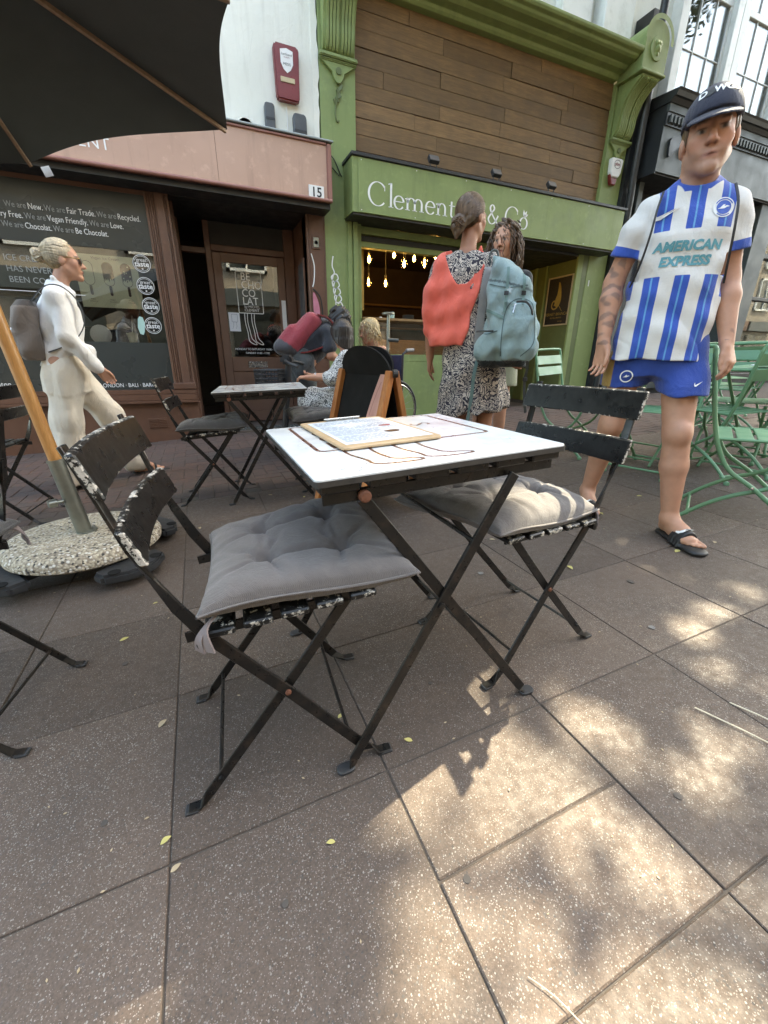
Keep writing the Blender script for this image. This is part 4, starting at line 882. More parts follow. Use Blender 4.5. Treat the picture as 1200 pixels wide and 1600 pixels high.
cushion('dark grey cushion on the chair left of the small table', c3, 5, mt['cushion_dark'], .04, 0, .487, False)
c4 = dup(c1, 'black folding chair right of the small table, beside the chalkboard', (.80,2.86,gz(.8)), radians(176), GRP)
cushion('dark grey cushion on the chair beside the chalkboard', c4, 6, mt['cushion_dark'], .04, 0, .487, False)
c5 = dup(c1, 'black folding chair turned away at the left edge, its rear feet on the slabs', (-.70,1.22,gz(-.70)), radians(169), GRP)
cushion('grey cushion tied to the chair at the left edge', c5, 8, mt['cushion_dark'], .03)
c6 = dup(c1, 'black folding chair behind the wooden parasol pole at the far left', (-1.15,3.05,gz(-1.15)), radians(172), GRP)
c8 = dup(c1, 'black folding chair the woman in the spotted dress has beside her', (1.02,3.42,gz(1.02)), radians(160), GRP)
# ---------------------------------------------------------------- white topped tables
def make_table(label, loc, yaw):
    t = thing('folding_table', label, 'table', loc, yaw, 'white topped folding tables', tilt=True); h = .277
    top = MB().prism(rrect(-h,h,-h,h,.012,4), (0,0,.692), XU, YU, (0,0,.009)).build('tabletop', mt['laminate'], t, bevel=.0012)
    MB().prism(rrect(-h-.0015,h+.0015,-h-.0015,h+.0015,.012,4), (0,0,.6865), XU, YU, (0,0,.0105)).build('board_edge', mt['dark_edge'], top)
    for q in range(6):
        x = -.268+q*.0925
        MB().box(x,x+.073,-.27,.27,.669,.6862).build('slat', mt['steel'], t, bevel=.003)
    for s in (-1, 1):
        MB().box(-.262,.262,s*.252-.004,s*.252+.004,.645,.6685).build('rail', mt['steel'], t, bevel=.0015)
        A = [(-.272,.004),(-.258,.004),(-.245,.026),(.148,.652)]; B = [(.272,.004),(.258,.004),(.245,.026),(-.19,.652)]
        for pts, off in ((A,.270),(B,.261)):
            l = MB().bar([(x,s*off,z) for x, z in pts], [(0,1,.01),(0,1,.01),(1,0,.6),(1,0,.6)], .024, .007).build('leg', mt['steel'], t, bevel=.0012)
            sg = -1 if pts is A else 1
            MB().prism(rrect(-.021,.021,-.014,.014,.012,4), (sg*.266,s*off,.0005), XU, YU, (0,0,.009)).build('foot', mt['blackplastic'], l, bevel=.002)
        MB().lathe([(0,0),(.008,0),(.008,.005),(0,.007)] if s > 0 else [(0,0),(.008,0),(.008,-.005),(0,-.007)], (-.0246,s*.2735,.378), 12, 'y').build('pivot_bolt', mt['steel'], t)
        MB().lathe([(0,.004),(.012,.004),(.012,-.006),(.009,-.010),(0,-.011)], (-.185,s*.262,.655), 12, 'y').build('hinge_screw', mt['rust'], t)
    for x, z in ((.06,.512),(-.1,.512),(.2,.10)): MB().tube([(x,-.26,z),(x,.26,z)], .005, 8).build('crossbar', mt['steel'], t)
    # printed figure: box body with letters, wavy legs
    lg = MB(); zz = .70115
    lg.ribbon(rrect(-.215,.225,-.075,.262,.018), (0,0,zz), XU, YU, .0095, True)
    for x in (-.135, -.02):
        s1 = smooth_path([(x-.03,-.075),(x-.03,-.13),(x-.015,-.19),(x-.012,-.22),(x+.02,-.235),(x+.075,-.238),(x+.088,-.228),(x+.07,-.218),(x+.04,-.205),(x+.03,-.18),(x+.025,-.13),(x+.03,-.075)],4)
        lg.ribbon(s1, (0,0,zz), XU, YU, .0075)
    lg.build('printed_figure', mt['logo_brown'], top)
    for q, w_ in enumerate(('BE','CHO','CO','LAT')): lettering('printed_letters', w_, .10, (-.185,.175-q*.078,zz), XU, YU, mt['logo_brown'], top, bold=.0005)
    lettering('printed_letters', 'S', .085, (.16,.10,zz), YU, (-1,0,0), mt['logo_brown'], top)
    sc = MB()
    for q in range(46):
        cx, cy = (random.gauss(-.2,.03), random.gauss(-.235,.018)) if q < 26 else ((random.gauss(.21,.02), random.gauss(-.17,.02)) if q < 36 else (random.uniform(-.26,.26), random.uniform(-.26,.26)))
        a = random.uniform(0,6.3); L = random.uniform(.002,.009); sc.ribbon([(cx,cy),(cx+L*cos(a)*.5,cy+L*sin(a)*.6),(cx+L*cos(a+.5),cy+L*sin(a+.5))], (0,0,zz), XU, YU, random.uniform(.0008,.0022))
    sc.build('scratches', mt['alarm_grey'], top)
    return t
t1 = make_table('white topped folding table with brown printed figure and a clipboard menu on it', (.462,.922,gz(.462)), 0)
t2 = dup(t1, 'smaller looking white topped folding table in front of the brown shop door', (.40,2.90,gz(.40)), radians(-8), 'white topped folding tables')
# clipboard menu
t = thing('clipboard_menu', 'wooden clipboard with printed menu sheet lying on the main table', 'clipboard', (0,0,0)); t.matrix_world = t1.matrix_world @ Matrix.Translation((-.052,.085,.7035)) @ Matrix.Rotation(radians(1.5),4,'Z')
MB().prism(rrect(-.125,.125,-.185,.185,.012), (0,0,0), XU, YU, (0,0,.007)).build('board', mt['pale_wood'], t, bevel=.002)
pp = MB().box(-.108,.112,-.163,.160,.0072,.0078).build('menu_sheet', mt['paper'], t)
ln = MB()
for q in range(30):
    y = .14-q*.0095
    if q in (6, 14, 22): continue
    x = -.098
    while x < .098:
        wl = random.uniform(.006,.02)
        if x+wl > .1: break
        if not (q > 16 and x > .02): ln.ribbon([(x,y),(x+wl,y)], (0,0,.0082), XU, YU, random.uniform(.0022,.0034))
        x += wl+.004
ln.build('menu_print', mt['ink'], pp)
mt['berry'] = M('berry_red_print', (.35,.06,.07), (.28,.05,.06), 30, .5)
MB().prism(smooth_path([(0,0),(.02,.008),(.035,.0),(.025,-.012),(.008,-.01)],4,True), (.05,.02,.0082), XU, YU, (0,0,.0003)).build('menu_picture', mt['berry'], pp)
MB().prism(smooth_path([(0,0),(.03,.006),(.04,-.006),(.03,-.02),(.006,-.018)],4,True), (.03,-.06,.0082), XU, YU, (0,0,.0003)).build('menu_picture', mt['choc'], pp)
MB().tube([(-.055,.170,.013),(.055,.170,.013)], .003, 8).box(-.05,.05,.155,.175,.008,.0095).build('clip', mt['chrome'], t, smooth=50)
# ---------------------------------------------------------------- parasol
B = Vector((-.575,2.15,gz(-.575))); apex = Vector((-.785,2.13,2.225))
ps = thing('parasol', 'large dark square parasol on a wooden pole with pebble concrete foot', 'parasol', B)
ax = (apex-(B+Vector((0,0,.16)))).normalized()
def along(a): return Vector((0,0,.16))+ax*a
Lp = (apex-B-Vector((0,0,.16))).length
MB().tube([along(.02),along(Lp)], .0245, 16).build('pole', mt['pole'], ps, smooth=50)
sv = MB().tube([along(-.01),along(.005),along(.006),along(.34)], [.052,.052,.032,.031], 20).tube([along(.335),along(.345)], .034, 20).build('sleeve', mt['galv'], ps, smooth=40)
kp = along(.16); MB().tube([kp,kp+Vector((-.05,-.03,0))], .008, 8).tube([kp+Vector((-.05,-.03,0)),kp+Vector((-.075,-.045,0))], [.02,.016], 10).build('clamp_screw', mt['galv'], sv, smooth=50)
MB().lathe([(0,.085),(.285,.085),(.308,.10),(.311,.125),(.296,.15),(.255,.16),(.05,.163),(0,.163)], (0,0,0), 48).build('foot_slab', mt['pebble'], ps, smooth=50)
cb = MB()
for q in range(4):
    a = radians(38+90*q); u = Vector((cos(a),sin(a),0)); v = Vector((-sin(a),cos(a),0))
    o_ = [(.05,-.05),(.28,-.05),(.29,-.14),(.36,-.14),(.415,-.06),(.415,.06),(.36,.14),(.29,.14),(.28,.05),(.05,.05)]
    cb.prism(o_, (0,0,.042), u, v, (0,0,.045))
cb.build('wheel_base', mt['blackplastic'], ps, bevel=.012, seg=2, smooth=40)
for q in range(4):
    for s in (-1, 1):
        a = radians(38+90*q); u = Vector((cos(a),sin(a),0)); v = Vector((-sin(a),cos(a),0)); p = u*.365+v*s*.09
        ho = MB().lathe([(0,0),(.024,0),(.024,.002),(0,.002)], p+Vector((0,0,.0875)), 14).build('bolt_hole', mt['chalk_black'], ps)
    p = u*.335-v*.0
    cas = MB().bar([p+Vector((-.0,-.02,.045)),p+Vector((.01,-.02,.026))], (1,0,0), .03, .004).bar([p+Vector((0,.02,.045)),p+Vector((.01,.02,.026))], (1,0,0), .03, .004).build('caster_fork', mt['galv'], ps)
    MB().lathe([(.006,-.013),(.022,-.013),(.026,-.008),(.026,.008),(.022,.013),(.006,.013)], p+Vector((.01,0,.026)), 18, 'y').build('caster_wheel', mt['rubber'], cas, smooth=40)
# canopy tilted about Y: square with sagging cloth between eight ribs
ct = Matrix.Translation(apex-B) @ Matrix.Rotation(radians(-18.4),4,'Y')
a_ = 1.06; drop = .42; n = 40
def cz(u, v):
    m = max(abs(u), abs(v)); z = -drop*m
    ang = math.atan2(v, u); near = abs(sin(4*ang))
    return z+.05*near*m**1.5*(1-.25*m), m
vs = []; fs = []
for i in range(n+1):
    for j in range(n+1):
        u, v = -1+2*i/n, -1+2*j/n; z, m = cz(u, v)
        ang = math.atan2(v, u); pull = 1-(.02*abs(sin(4*ang))+.055*abs(cos(2*ang)))*m**4
        vs.append(tuple(ct @ Vector((u*a_*pull, v*a_*pull, z))))
for i in range(n):
    for j in range(n): q = i*(n+1)+j; fs.append((q, q+n+1, q+n+2, q+1))
cn = MB().add(vs, fs).build('canopy', mt['canopy'], ps, smooth=60)
val = MB()
for k in range(8):
    ang = k*pi/4; c_, s_ = cos(ang), sin(ang); m = max(abs(c_), abs(s_)); tp_ = .985 if k % 2 else .935; tip = Vector((c_/m*a_*tp_, s_/m*a_*tp_, -drop-.012))
    MB().bar([ct @ Vector((c_*.05,s_*.05,-.05)), ct @ tip], ct.to_3x3() @ Vector((0,0,1)), .022, .016).build('rib', mt['rib'], ps, bevel=.003)
MB().tube([along(Lp-.10),along(Lp-.03)], .05, 14).build('crown_hub', mt['rib'], ps, smooth=40)
MB().box(-.02,.02,-.001,.001,-.045,.0).build('care_tag', mt['white_plastic'], ps).matrix_local = ct @ Matrix.Translation((.055,a_*.98,-drop-.01))
# ---------------------------------------------------------------- chalkboard A-board
L0 = Vector((.61,2.43,gz(.61))); R0 = Vector((.71,1.97,gz(.71))); mid = (L0+R0)/2
bx = (R0-L0); bw_ = bx.length; bx = Vector((bx.x,bx.y,0)).normalized(); by = Vector((-bx.y,bx.x,0)); ab = thing('chalkboard_sign', 'black arched chalkboard A-board with orange pine frame behind the main table', 'sign', mid)
def abp(sx, z, face, d=0.0):
    "point on the board: sx along width, z up the slope, face +1 front -1 back"
    hh = .81; f = z/hh; off = .21*(1-f)*face
    return bx*sx - by*off + by*(.21) + Vector((0,0,z)) - by*face*d
W2 = bw_/2
for face, nm in ((1,'front'),(-1,'back')):
    pan = MB(); pts = [(-W2+.03,.10)]+[(W2-.03,.10)]+[(W2-.0,.81)]+[(W2*cos(radians(q)), .81+.125*sin(radians(q))) for q in range(8,176,8)]+[(-W2+.0,.81)]
    n_ = len(pts); a = [abp(x,z,face,0) for x, z in pts]; b = [abp(x,z,face,-.012) for x, z in pts]
    pan.add(a+b, [tuple(range(n_)), tuple(range(2*n_-1,n_-1,-1))]+[((i+1) % n_, i, n_+i, n_+(i+1) % n_) for i in range(n_)]); pan.build('panel', mt['chalk_black'], ab)
    for s in (-1, 1):
        MB().bar([abp(s*(W2+.005),0,face,.012),abp(s*(W2+.005),.81,face,.012)], bx, .046, .032).build('post', mt['orange_wood'], ab, bevel=.003)
    MB().bar([abp(-W2,.11,face,.012),abp(W2,.11,face,.012)], (0,0,1), .05, .03).build('rail', mt['orange_wood'], ab, bevel=.003)
for s in (-1, 1): MB().lathe([(0,-.012),(.02,-.012),(.02,.012),(0,.012)], abp(s*(W2+.03),.80,1), 12, 'x').build('hinge', mt['blackplastic'], ab)
mt['skinprint'] = M('pink_skin_print', (.62,.36,.30), (.50,.24,.20), 14, .5, stretch=(1,1,.4)); mt['spoonprint'] = M('pale_spoon_print', (.66,.50,.32), (.58,.42,.26), 14, .5)
ux_, uz_ = bx, (abp(0,.8,1)-abp(0,0,1)).normalized(); po_ = abp(0,0,1,.002)
arm = smooth_path([(.215,.80),(.165,.85),(.125,.74),(.098,.62),(.088,.53),(.066,.45),(.058,.37),(.08,.31),(.10,.335),(.10,.41),(.122,.37),(.135,.28),(.155,.265),(.16,.33),(.152,.43),(.168,.51),(.185,.61),(.208,.70)],4,True)
MB().prism(arm, po_, ux_, uz_, by*-.0012).build('printed_hand', mt['skinprint'], ab)
MB().prism(smooth_path([(.10,.33),(.06,.26),(.05,.20),(-.02,.10),(-.04,.12),(-.03,.20),(.03,.25),(.085,.345)],4,True), po_-by*.0015, ux_, uz_, by*-.0012).build('printed_spoon', mt['spoonprint'], ab)
mt['skinline'] = M('dark_pink_print', (.42,.19,.16), (.36,.15,.13), 14, .5)
MB().ribbon(smooth_path([(.10,.41),(.112,.47),(.13,.52)],4), po_-by*.0022, ux_, uz_, .004).ribbon(smooth_path([(.075,.40),(.09,.46),(.105,.50)],4), po_-by*.0022, ux_, uz_, .004).ribbon(smooth_path([(.14,.32),(.138,.38),(.145,.43)],4), po_-by*.0022, ux_, uz_, .004).ribbon(smooth_path([(.12,.60),(.14,.69),(.17,.78)],4), po_-by*.0022, ux_, uz_, .006).build('printed_creases', mt['skinline'], ab)
lettering('chalk_lettering', 'choice', .10, abp(-.12,.20,1,.003), ux_, uz_, mt['white_print'], ab)
# ---------------------------------------------------------------- green metal chairs and tables
GG = 'green metal folding chairs'
def make_green(label, loc, yaw):
    t = thing('green_chair', label, 'chair', loc, yaw, GG, tilt=True)
    A = smooth_path([(-.27,.83),(-.245,.70),(-.205,.52),(-.165,.40),(-.105,.30),(0,.225),(.10,.14),(.235,.012)],5)
    Bc = smooth_path([(-.265,.012),(-.16,.105),(-.06,.17),(.04,.215),(.12,.27),(.175,.36),(.195,.435)],5)
    for s in (-1, 1):
        l = MB().tube([(x,s*.195,z) for x, z in A], .0105, 10).build('long_leg', mt['fgreen'], t, smooth=60)
        MB().lathe([(0,0),(.016,0),(.017,.014),(.011,.022),(0,.022)], (.235,s*.195,0), 12).build('foot', mt['fgreen'], l, smooth=50)
        l = MB().tube([(x,s*.175,z) for x, z in Bc], .0105, 10).build('short_leg', mt['fgreen'], t, smooth=60)
        MB().lathe([(0,0),(.016,0),(.017,.014),(.011,.022),(0,.022)], (-.265,s*.175,0), 12).build('foot', mt['fgreen'], l, smooth=50)
        MB().tube([(-.19,s*.178,.445),(.20,s*.178,.452)], .0075, 8).build('seat_rail', mt['fgreen'], t, smooth=60)
        MB().lathe([(0,0),(.007,0),(.007,s*.006),(0,s*.008)], (-.0,s*.205,.225), 10, 'y').build('pivot_bolt', mt['chrome'], t)
    tp = smooth_path([(-.268,-.195,.82),(-.272,-.185,.85),(-.275,-.15,.865),(-.275,.15,.865),(-.272,.185,.85),(-.268,.195,.82)],4)
    MB().tube(tp, .0105, 10).build('top_rail', mt['fgreen'], t, smooth=60)
    for z0, z1, x0 in ((.745,.815,-.255),(.655,.725,-.235)):
        MB().hexa([(x0+.010,-.185,z0),(x0+.013,-.185,z0),(x0+.013,.185,z0),(x0+.010,.185,z0),(x0-.010,-.185,z1),(x0-.007,-.185,z1),(x0-.007,.185,z1),(x0-.010,.185,z1)]).build('back_plate', mt['fgreen'], t, bevel=.001)
    for q in range(5):
        x = -.185+q*.079
        MB().hexa([(x,-.17,.447),(x+.066,-.17,.447),(x+.066,.17,.447),(x,.17,.447),(x,-.17,.452),(x+.066,-.17,.452),(x+.066,.17,.452),(x,.17,.452)]).build('seat_plate', mt['fgreen'], t, bevel=.002)
    for x, z in ((-.225,.045),(.20,.05)): MB().tube([(x,-.19,z),(x,.19,z)], .008, 8).build('stretcher', mt['fgreen'], t, smooth=60)
    return t
g1 = make_green('green metal folding chair nearest, right behind the man in blue shorts', (2.58,1.13,gz(2.58)), radians(-60))
GC = [('green metal chair against the dark green wall, between the women and the man', 2.98,2.72, -75),
      ('green metal chair whose seat shows behind the man\'s knee', 3.02,1.98, 195), ('green metal chair with rounded backrest behind the man\'s left hand', 3.95,1.95, 200),
      ('green metal chair cut off by the right edge in the middle row', 3.75,1.25, 160), ('green metal chair farthest back under the dark shop window', 5.3,2.9, -110)]
GC += [('green metal chair pushed in at the middle of the green tables', 4.45,1.75, 30), ('green metal chair behind the green tables, facing the dark shop', 4.9,2.55, 100), ('green metal chair standing alone near the grey shop pier', 6.2,3.3, 60), ('green metal chair with its back to the viewer beyond the first green chair', 3.35,1.72, 80)]
for lb, x, y, yw in GC: dup(g1, lb, (x,y,gz(x)), radians(yw), GG)
def make_gtable(label, loc, yaw):
    t = thing('green_table', label, 'table', loc, yaw, 'green metal tables', tilt=True)
    MB().prism(rrect(-.36,.36,-.3,.3,.03), (0,0,.715), XU, YU, (0,0,.004)).build('tabletop', mt['fgreen'], t)
    MB().tube([(x,y,.708) for x, y in rrect(-.36,.36,-.3,.3,.03)+[(.36,.27)]], .009, 8).build('rim', mt['fgreen'], t, smooth=60)
    for s in (-1, 1):
        MB().tube([(-.3,s*.24,.01),(.28,s*.24,.70)], .0105, 8).build('leg', mt['fgreen'], t, smooth=60); MB().tube([(.3,s*.215,.01),(-.28,s*.215,.70)], .0105, 8).build('leg', mt['fgreen'], t, smooth=60)
    for x in (-.27, .27): MB().tube([(x,-.24,.05),(x,.24,.05)], .008, 8).build('stretcher', mt['fgreen'], t)
    return t
q1 = make_gtable('green metal table behind the man\'s right hand', (3.35,2.28,gz(3.35)), radians(8))
dup(q1, 'green metal table farthest back in front of the dark shop', (5.4,2.35,gz(5.4)), radians(0), 'green metal tables')
dup(q1, 'green metal table with papers at the right edge', (3.72,1.62,gz(3.72)), radians(4), 'green metal tables')
t = tag(MB().box(-.12,.12,-.09,.09,0,.006).build('menu_card', mt['paper'], None, bevel=.001), 'white menu card lying on the green table at the right', 'menu'); t.matrix_world = Matrix.Translation((3.50,1.62,gz(3.5)+.735)) @ Matrix.Rotation(TILT,4,'Y') @ Matrix.Rotation(.3,4,'Z')
t = tag(MB().box(-.10,.10,-.07,.07,0,.006).build('menu_card', mt['paper'], None, bevel=.001), 'white menu card on the green table behind the man\'s right hand', 'menu'); t.matrix_world = Matrix.Translation((3.15,2.16,gz(3.15)+.728)) @ Matrix.Rotation(TILT,4,'Y')
# ---------------------------------------------------------------- people: one smooth body field each, meshed with surface nets
def nrm(v): v = np.array(v, float); return v/np.linalg.norm(v)
class Field:
    def __init__(s, lo, hi, h):
        s.h = h; s.lo = np.array(lo, float); s.n = np.ceil((np.array(hi)-s.lo)/h).astype(int)+1
        s.a = np.full(s.n, 1.0, np.float32)
        s.ax = [(s.lo[i]+h*np.arange(s.n[i])).astype(np.float32) for i in range(3)]
    def sub(s, lo, hi):
        i0 = np.clip(np.floor((np.array(lo)-s.lo)/s.h).astype(int), 0, s.n); i1 = np.clip(np.ceil((np.array(hi)-s.lo)/s.h).astype(int)+1, 0, s.n)
        sl = tuple(slice(a, b) for a, b in zip(i0, i1))
        return sl, s.ax[0][sl[0]][:, None, None], s.ax[1][sl[1]][None, :, None], s.ax[2][sl[2]][None, None, :]
    def op(s, lo, hi, fn, k=.015, mode='u'):
        m = k+.012; sl, X, Y, Z = s.sub(np.array(lo)-m, np.array(hi)+m)
        if 0 in s.a[sl].shape: return s
        d = fn(X, Y, Z); a = s.a[sl]
        if mode == 'u':
            hh = np.clip(.5+.5*(a-d)/k, 0, 1); s.a[sl] = a*(1-hh)+d*hh-k*hh*(1-hh)
        elif mode == 's':
            d = -d; hh = np.clip(.5-.5*(a-d)/k, 0, 1); s.a[sl] = a*(1-hh)+d*hh+k*hh*(1-hh)
        return s
    def rc(s, a, b, ra, rb, k=.015, flat=None, mode='u'):
        a, b = np.array(a, np.float32), np.array(b, np.float32); ba = b-a; L2 = float(ba@ba)+1e-9; r = max(ra, rb)
        def fn(X, Y, Z):
            px, py, pz = X-a[0], Y-a[1], Z-a[2]
            t = np.clip((px*ba[0]+py*ba[1]+pz*ba[2])/L2, 0, 1)
            dx, dy, dz = px-ba[0]*t, py-ba[1]*t, pz-ba[2]*t
            if flat is not None:
                n, f = flat; q = (dx*n[0]+dy*n[1]+dz*n[2])*(1/f-1); dx, dy, dz = dx+n[0]*q, dy+n[1]*q, dz+n[2]*q
            return np.sqrt(dx*dx+dy*dy+dz*dz)-(ra+(rb-ra)*t)
        return s.op(np.minimum(a, b)-r, np.maximum(a, b)+r, fn, k, mode)
    def limb(s, pts, rs, k=.02):
        for i in range(len(pts)-1): s.rc(pts[i], pts[i+1], rs[i], rs[i+1], k)
        return s
    def el(s, c, r, k=.015, R=None, mode='u'):
        c = np.array(c, np.float32); r = np.array(r, np.float32); m = float(max(r))
        def fn(X, Y, Z):
            px, py, pz = X-c[0], Y-c[1], Z-c[2]
            if R is not None: px, py, pz = (px*R[0][i]+py*R[1][i]+pz*R[2][i] for i in range(3))
            k0 = np.sqrt((px/r[0])**2+(py/r[1])**2+(pz/r[2])**2); k1 = np.sqrt((px/r[0]**2)**2+(py/r[1]**2)**2+(pz/r[2]**2)**2)+1e-6
            return k0*(k0-1)/k1
        return s.op(c-m, c+m, fn, k, mode)
    def prof(s, rows, k=.02, pw=2.0):
        "stack of ellipses: rows of (z, cx, cy, rx, ry)"
        R = np.array(sorted(rows), np.float32); z0, z1 = R[0, 0], R[-1, 0]; m = float(max(R[:, 3].max(), R[:, 4].max()))
        def fn(X, Y, Z):
            z = Z.ravel(); zz = np.clip(z, z0, z1); c = [np.interp(zz, R[:, 0], R[:, i])[None, None, :].astype(np.float32) for i in (1, 2, 3, 4)]
            q = (np.abs((X-c[0])/c[2])**pw+np.abs((Y-c[1])/c[3])**pw)**(1/pw); d = (q-1)*np.minimum(c[2], c[3])*.9
            return np.maximum(d, np.maximum(z0-Z, Z-z1)) if True else d
        lo = [float((R[:, 1]-R[:, 3]).min()), float((R[:, 2]-R[:, 4]).min()), z0]; hi = [float((R[:, 1]+R[:, 3]).max()), float((R[:, 2]+R[:, 4]).max()), z1]
        return s.op(lo, hi, fn, k)
    def disp(s, fn):
        X, Y, Z = s.ax[0][:, None, None], s.ax[1][None, :, None], s.ax[2][None, None, :]
        m = np.abs(s.a) < .05; d = np.broadcast_to(fn(X, Y, Z), s.a.shape); s.a[m] += d[m].astype(np.float32); return s
    def cutz(s, z, above=True):
        Z = s.ax[2][None, None, :]; s.a = np.maximum(s.a, (Z-z) if above else (z-Z)).astype(np.float32); return s
    def mesh(s, name, relax=2):
        a = s.a; a[0] = a[-1] = 1; a[:, 0] = a[:, -1] = 1; a[:, :, 0] = a[:, :, -1] = 1
        ins = a < 0; nx, ny, nz = a.shape
        cnt = np.zeros((nx-1, ny-1, nz-1), np.int8)
        for i in (0, 1):
            for j in (0, 1):
                for k in (0, 1): cnt += ins[i:nx-1+i, j:ny-1+j, k:nz-1+k]
        act = np.argwhere((cnt > 0) & (cnt < 8)); idx = np.full(cnt.shape, -1, np.int32); idx[tuple(act.T)] = np.arange(len(act))
        cor = {}
        for i in (0, 1):
            for j in (0, 1):
                for k in (0, 1): cor[i, j, k] = a[act[:, 0]+i, act[:, 1]+j, act[:, 2]+k]
        acc = np.zeros((len(act), 3)); num = np.zeros(len(act))
        for p in cor:
            for d in range(3):
                if p[d] == 0:
                    q = list(p); q[d] = 1; q = tuple(q); A, Bq = cor[p], cor[q]; m = (A < 0) != (Bq < 0)
                    t = np.where(m, A/(A-Bq+1e-12), 0); pt = np.tile(np.array(p, float), (len(act), 1)); pt[:, d] = t
                    acc[m] += pt[m]; num[m] += 1
        V = s.lo+(act+acc/np.maximum(num, 1)[:, None])*s.h; Fs = []
        for d in range(3):
            sl0 = [slice(1, -1)]*3; sl0[d] = slice(0, -1); sl1 = list(sl0); sl1[d] = slice(1, None)
            A, Bq = ins[tuple(sl0)], ins[tuple(sl1)]; e = np.argwhere(A != Bq); off = np.ones(3, int); off[d] = 0; e0 = e+off
            u, v = (d+1) % 3, (d+2) % 3; q = []
            for su, sv in ((-1, -1), (0, -1), (0, 0), (-1, 0)):
                c = e0.copy(); c[:, u] += su; c[:, v] += sv; q.append(idx[c[:, 0], c[:, 1], c[:, 2]])
            q = np.stack(q, 1); fl = ~A[tuple(e.T)]; q[fl] = q[fl][:, ::-1]; Fs.append(q)
        Fq = np.concatenate(Fs); Fq = Fq[(Fq >= 0).all(1)]
        E = np.concatenate([Fq[:, [0, 1]], Fq[:, [1, 2]], Fq[:, [2, 3]], Fq[:, [3, 0]]])
        for _ in range(relax):
            sm = np.zeros_like(V); dg = np.zeros(len(V))
            for c in range(3): sm[:, c] = np.bincount(E[:, 0], V[E[:, 1], c], len(V))+np.bincount(E[:, 1], V[E[:, 0], c], len(V))
            dg = np.bincount(E[:, 0], minlength=len(V))+np.bincount(E[:, 1], minlength=len(V)); V = V*.5+.5*sm/np.maximum(dg, 1)[:, None]
        me = bpy.data.meshes.new(name); me.vertices.add(len(V)); me.vertices.foreach_set('co', V.astype(np.float32).ravel())
        me.loops.add(Fq.size); me.loops.foreach_set('vertex_index', Fq.astype(np.int32).ravel())
        me.polygons.add(len(Fq)); me.polygons.foreach_set('loop_start', np.arange(0, Fq.size, 4, dtype=np.int32)); me.update(calc_edges=True); me.validate()
        me.shade_smooth(); s.V = V; return me
def colour(me, cols):
    at = me.color_attributes.new('Col', 'FLOAT_COLOR', 'POINT'); c = np.ones((len(me.vertices), 4), np.float32); c[:, :3] = cols; at.data.foreach_set('color', c.ravel())
def verts(me): v = np.zeros(len(me.vertices)*3, np.float32); me.vertices.foreach_get('co', v); return v.reshape(-1, 3)
def col_mat(name, rough=.6, bump=.15, bscale=300, var=.12, vscale=25, sss=0.0, sheen=0.0, stretch=None, folds=False):
    k = NB(name); at = k.n('Attribute', attribute_name='Col'); v = k.pos('Object', stretch)
    hv = k.n('HueSaturation'); k.t.links.new(at.outputs['Color'], hv.inputs['Color']); k.t.links.new(k.ramp(k.noise(v, vscale, 5), .25, .75, 1-var, 1+var), hv.inputs['Value'])
    k.base(hv.outputs[0]); k.rough(rough)
    if sss: k.b.inputs['Subsurface Weight'].default_value = sss; k.b.inputs['Subsurface Radius'].default_value = (.9,.35,.2); k.b.inputs['Subsurface Scale'].default_value = .006
    if sheen: k.b.inputs['Sheen Weight'].default_value = sheen
    if folds:
        w1 = k.noise(k.pos('Object', (1, 1, .55)), 11, 5, .55, 1.6); h = k.math('ADD', k.math('MULTIPLY', w1, 7.0), k.noise(v, bscale, 3)); k.bump(h, bump, .0035)
    else: k.bump(k.noise(v, bscale, 4), bump, .002)
    return k.m
mt['skin'] = col_mat('skin', .55, .22, 300, .09, 30, .12)
mt['cloth'] = col_mat('woven_cloth', .85, .55, 700, .06, 14, 0, .2, folds=True)
mt['hair'] = col_mat('hair', .42, .8, 140, .55, 90, stretch=(1,1,.16))
mt['leather'] = col_mat('leather_and_rubber', .5, .2, 250, .1, 30)
def head(F, C, fwd, upv=(0,0,1), s=1.0, k=.010):
    f = nrm(fwd); u = nrm(np.array(upv)-f*np.dot(upv, f)); r = np.cross(f, u); C = np.array(C, float)
    R = np.stack([r, f, u], 1)
    def p(x, y, z): return C+(r*x+f*y+u*z)*s
    F.el(p(0,-.014,.03), np.array((.0735,.094,.086))*s, k, R); F.el(p(0,.028,-.040), np.array((.057,.060,.076))*s, .03*s, R)
    for x in (-1, 1):
        F.rc(p(x*.050,-.005,-.050), p(x*.012,.068,-.099), .020*s, .017*s, .02*s); F.rc(p(x*.040,.055,-.022), p(x*.03,.062,-.05), .024*s, .018*s, .02*s)
        F.el(p(x*.077,-.010,-.008), np.array((.010,.021,.032))*s, .006*s, R)
    F.rc(p(-.036,.077,.024), p(.036,.077,.024), .012*s, .012*s, .012*s)
    for x in (-1, 1): F.el(p(x*.031,.098,.001), np.array((.019,.016,.012))*s, .008*s, R, 's'); F.el(p(x*.031,.072,.0), np.array((.015,.015,.0135))*s, .003*s, R)
    F.rc(p(0,.084,.010), p(0,.106,-.030), .0085*s, .0125*s, .008*s)
    for x in (-1, 1): F.el(p(x*.012,.095,-.034), np.array((.009,.010,.008))*s, .006*s, R)
    F.rc(p(-.024,.080,-.060), p(0,.091,-.061), .0052*s, .007*s, .006*s); F.rc(p(.024,.080,-.060), p(0,.091,-.061), .0052*s, .007*s, .006*s); F.rc(p(-.015,.082,-.074), p(.015,.082,-.074), .0075*s, .0075*s, .006*s)
    F.el(p(0,.074,-.101), np.array((.020,.017,.016))*s, .015*s, R)
    return p, (r, f, u, C, s)
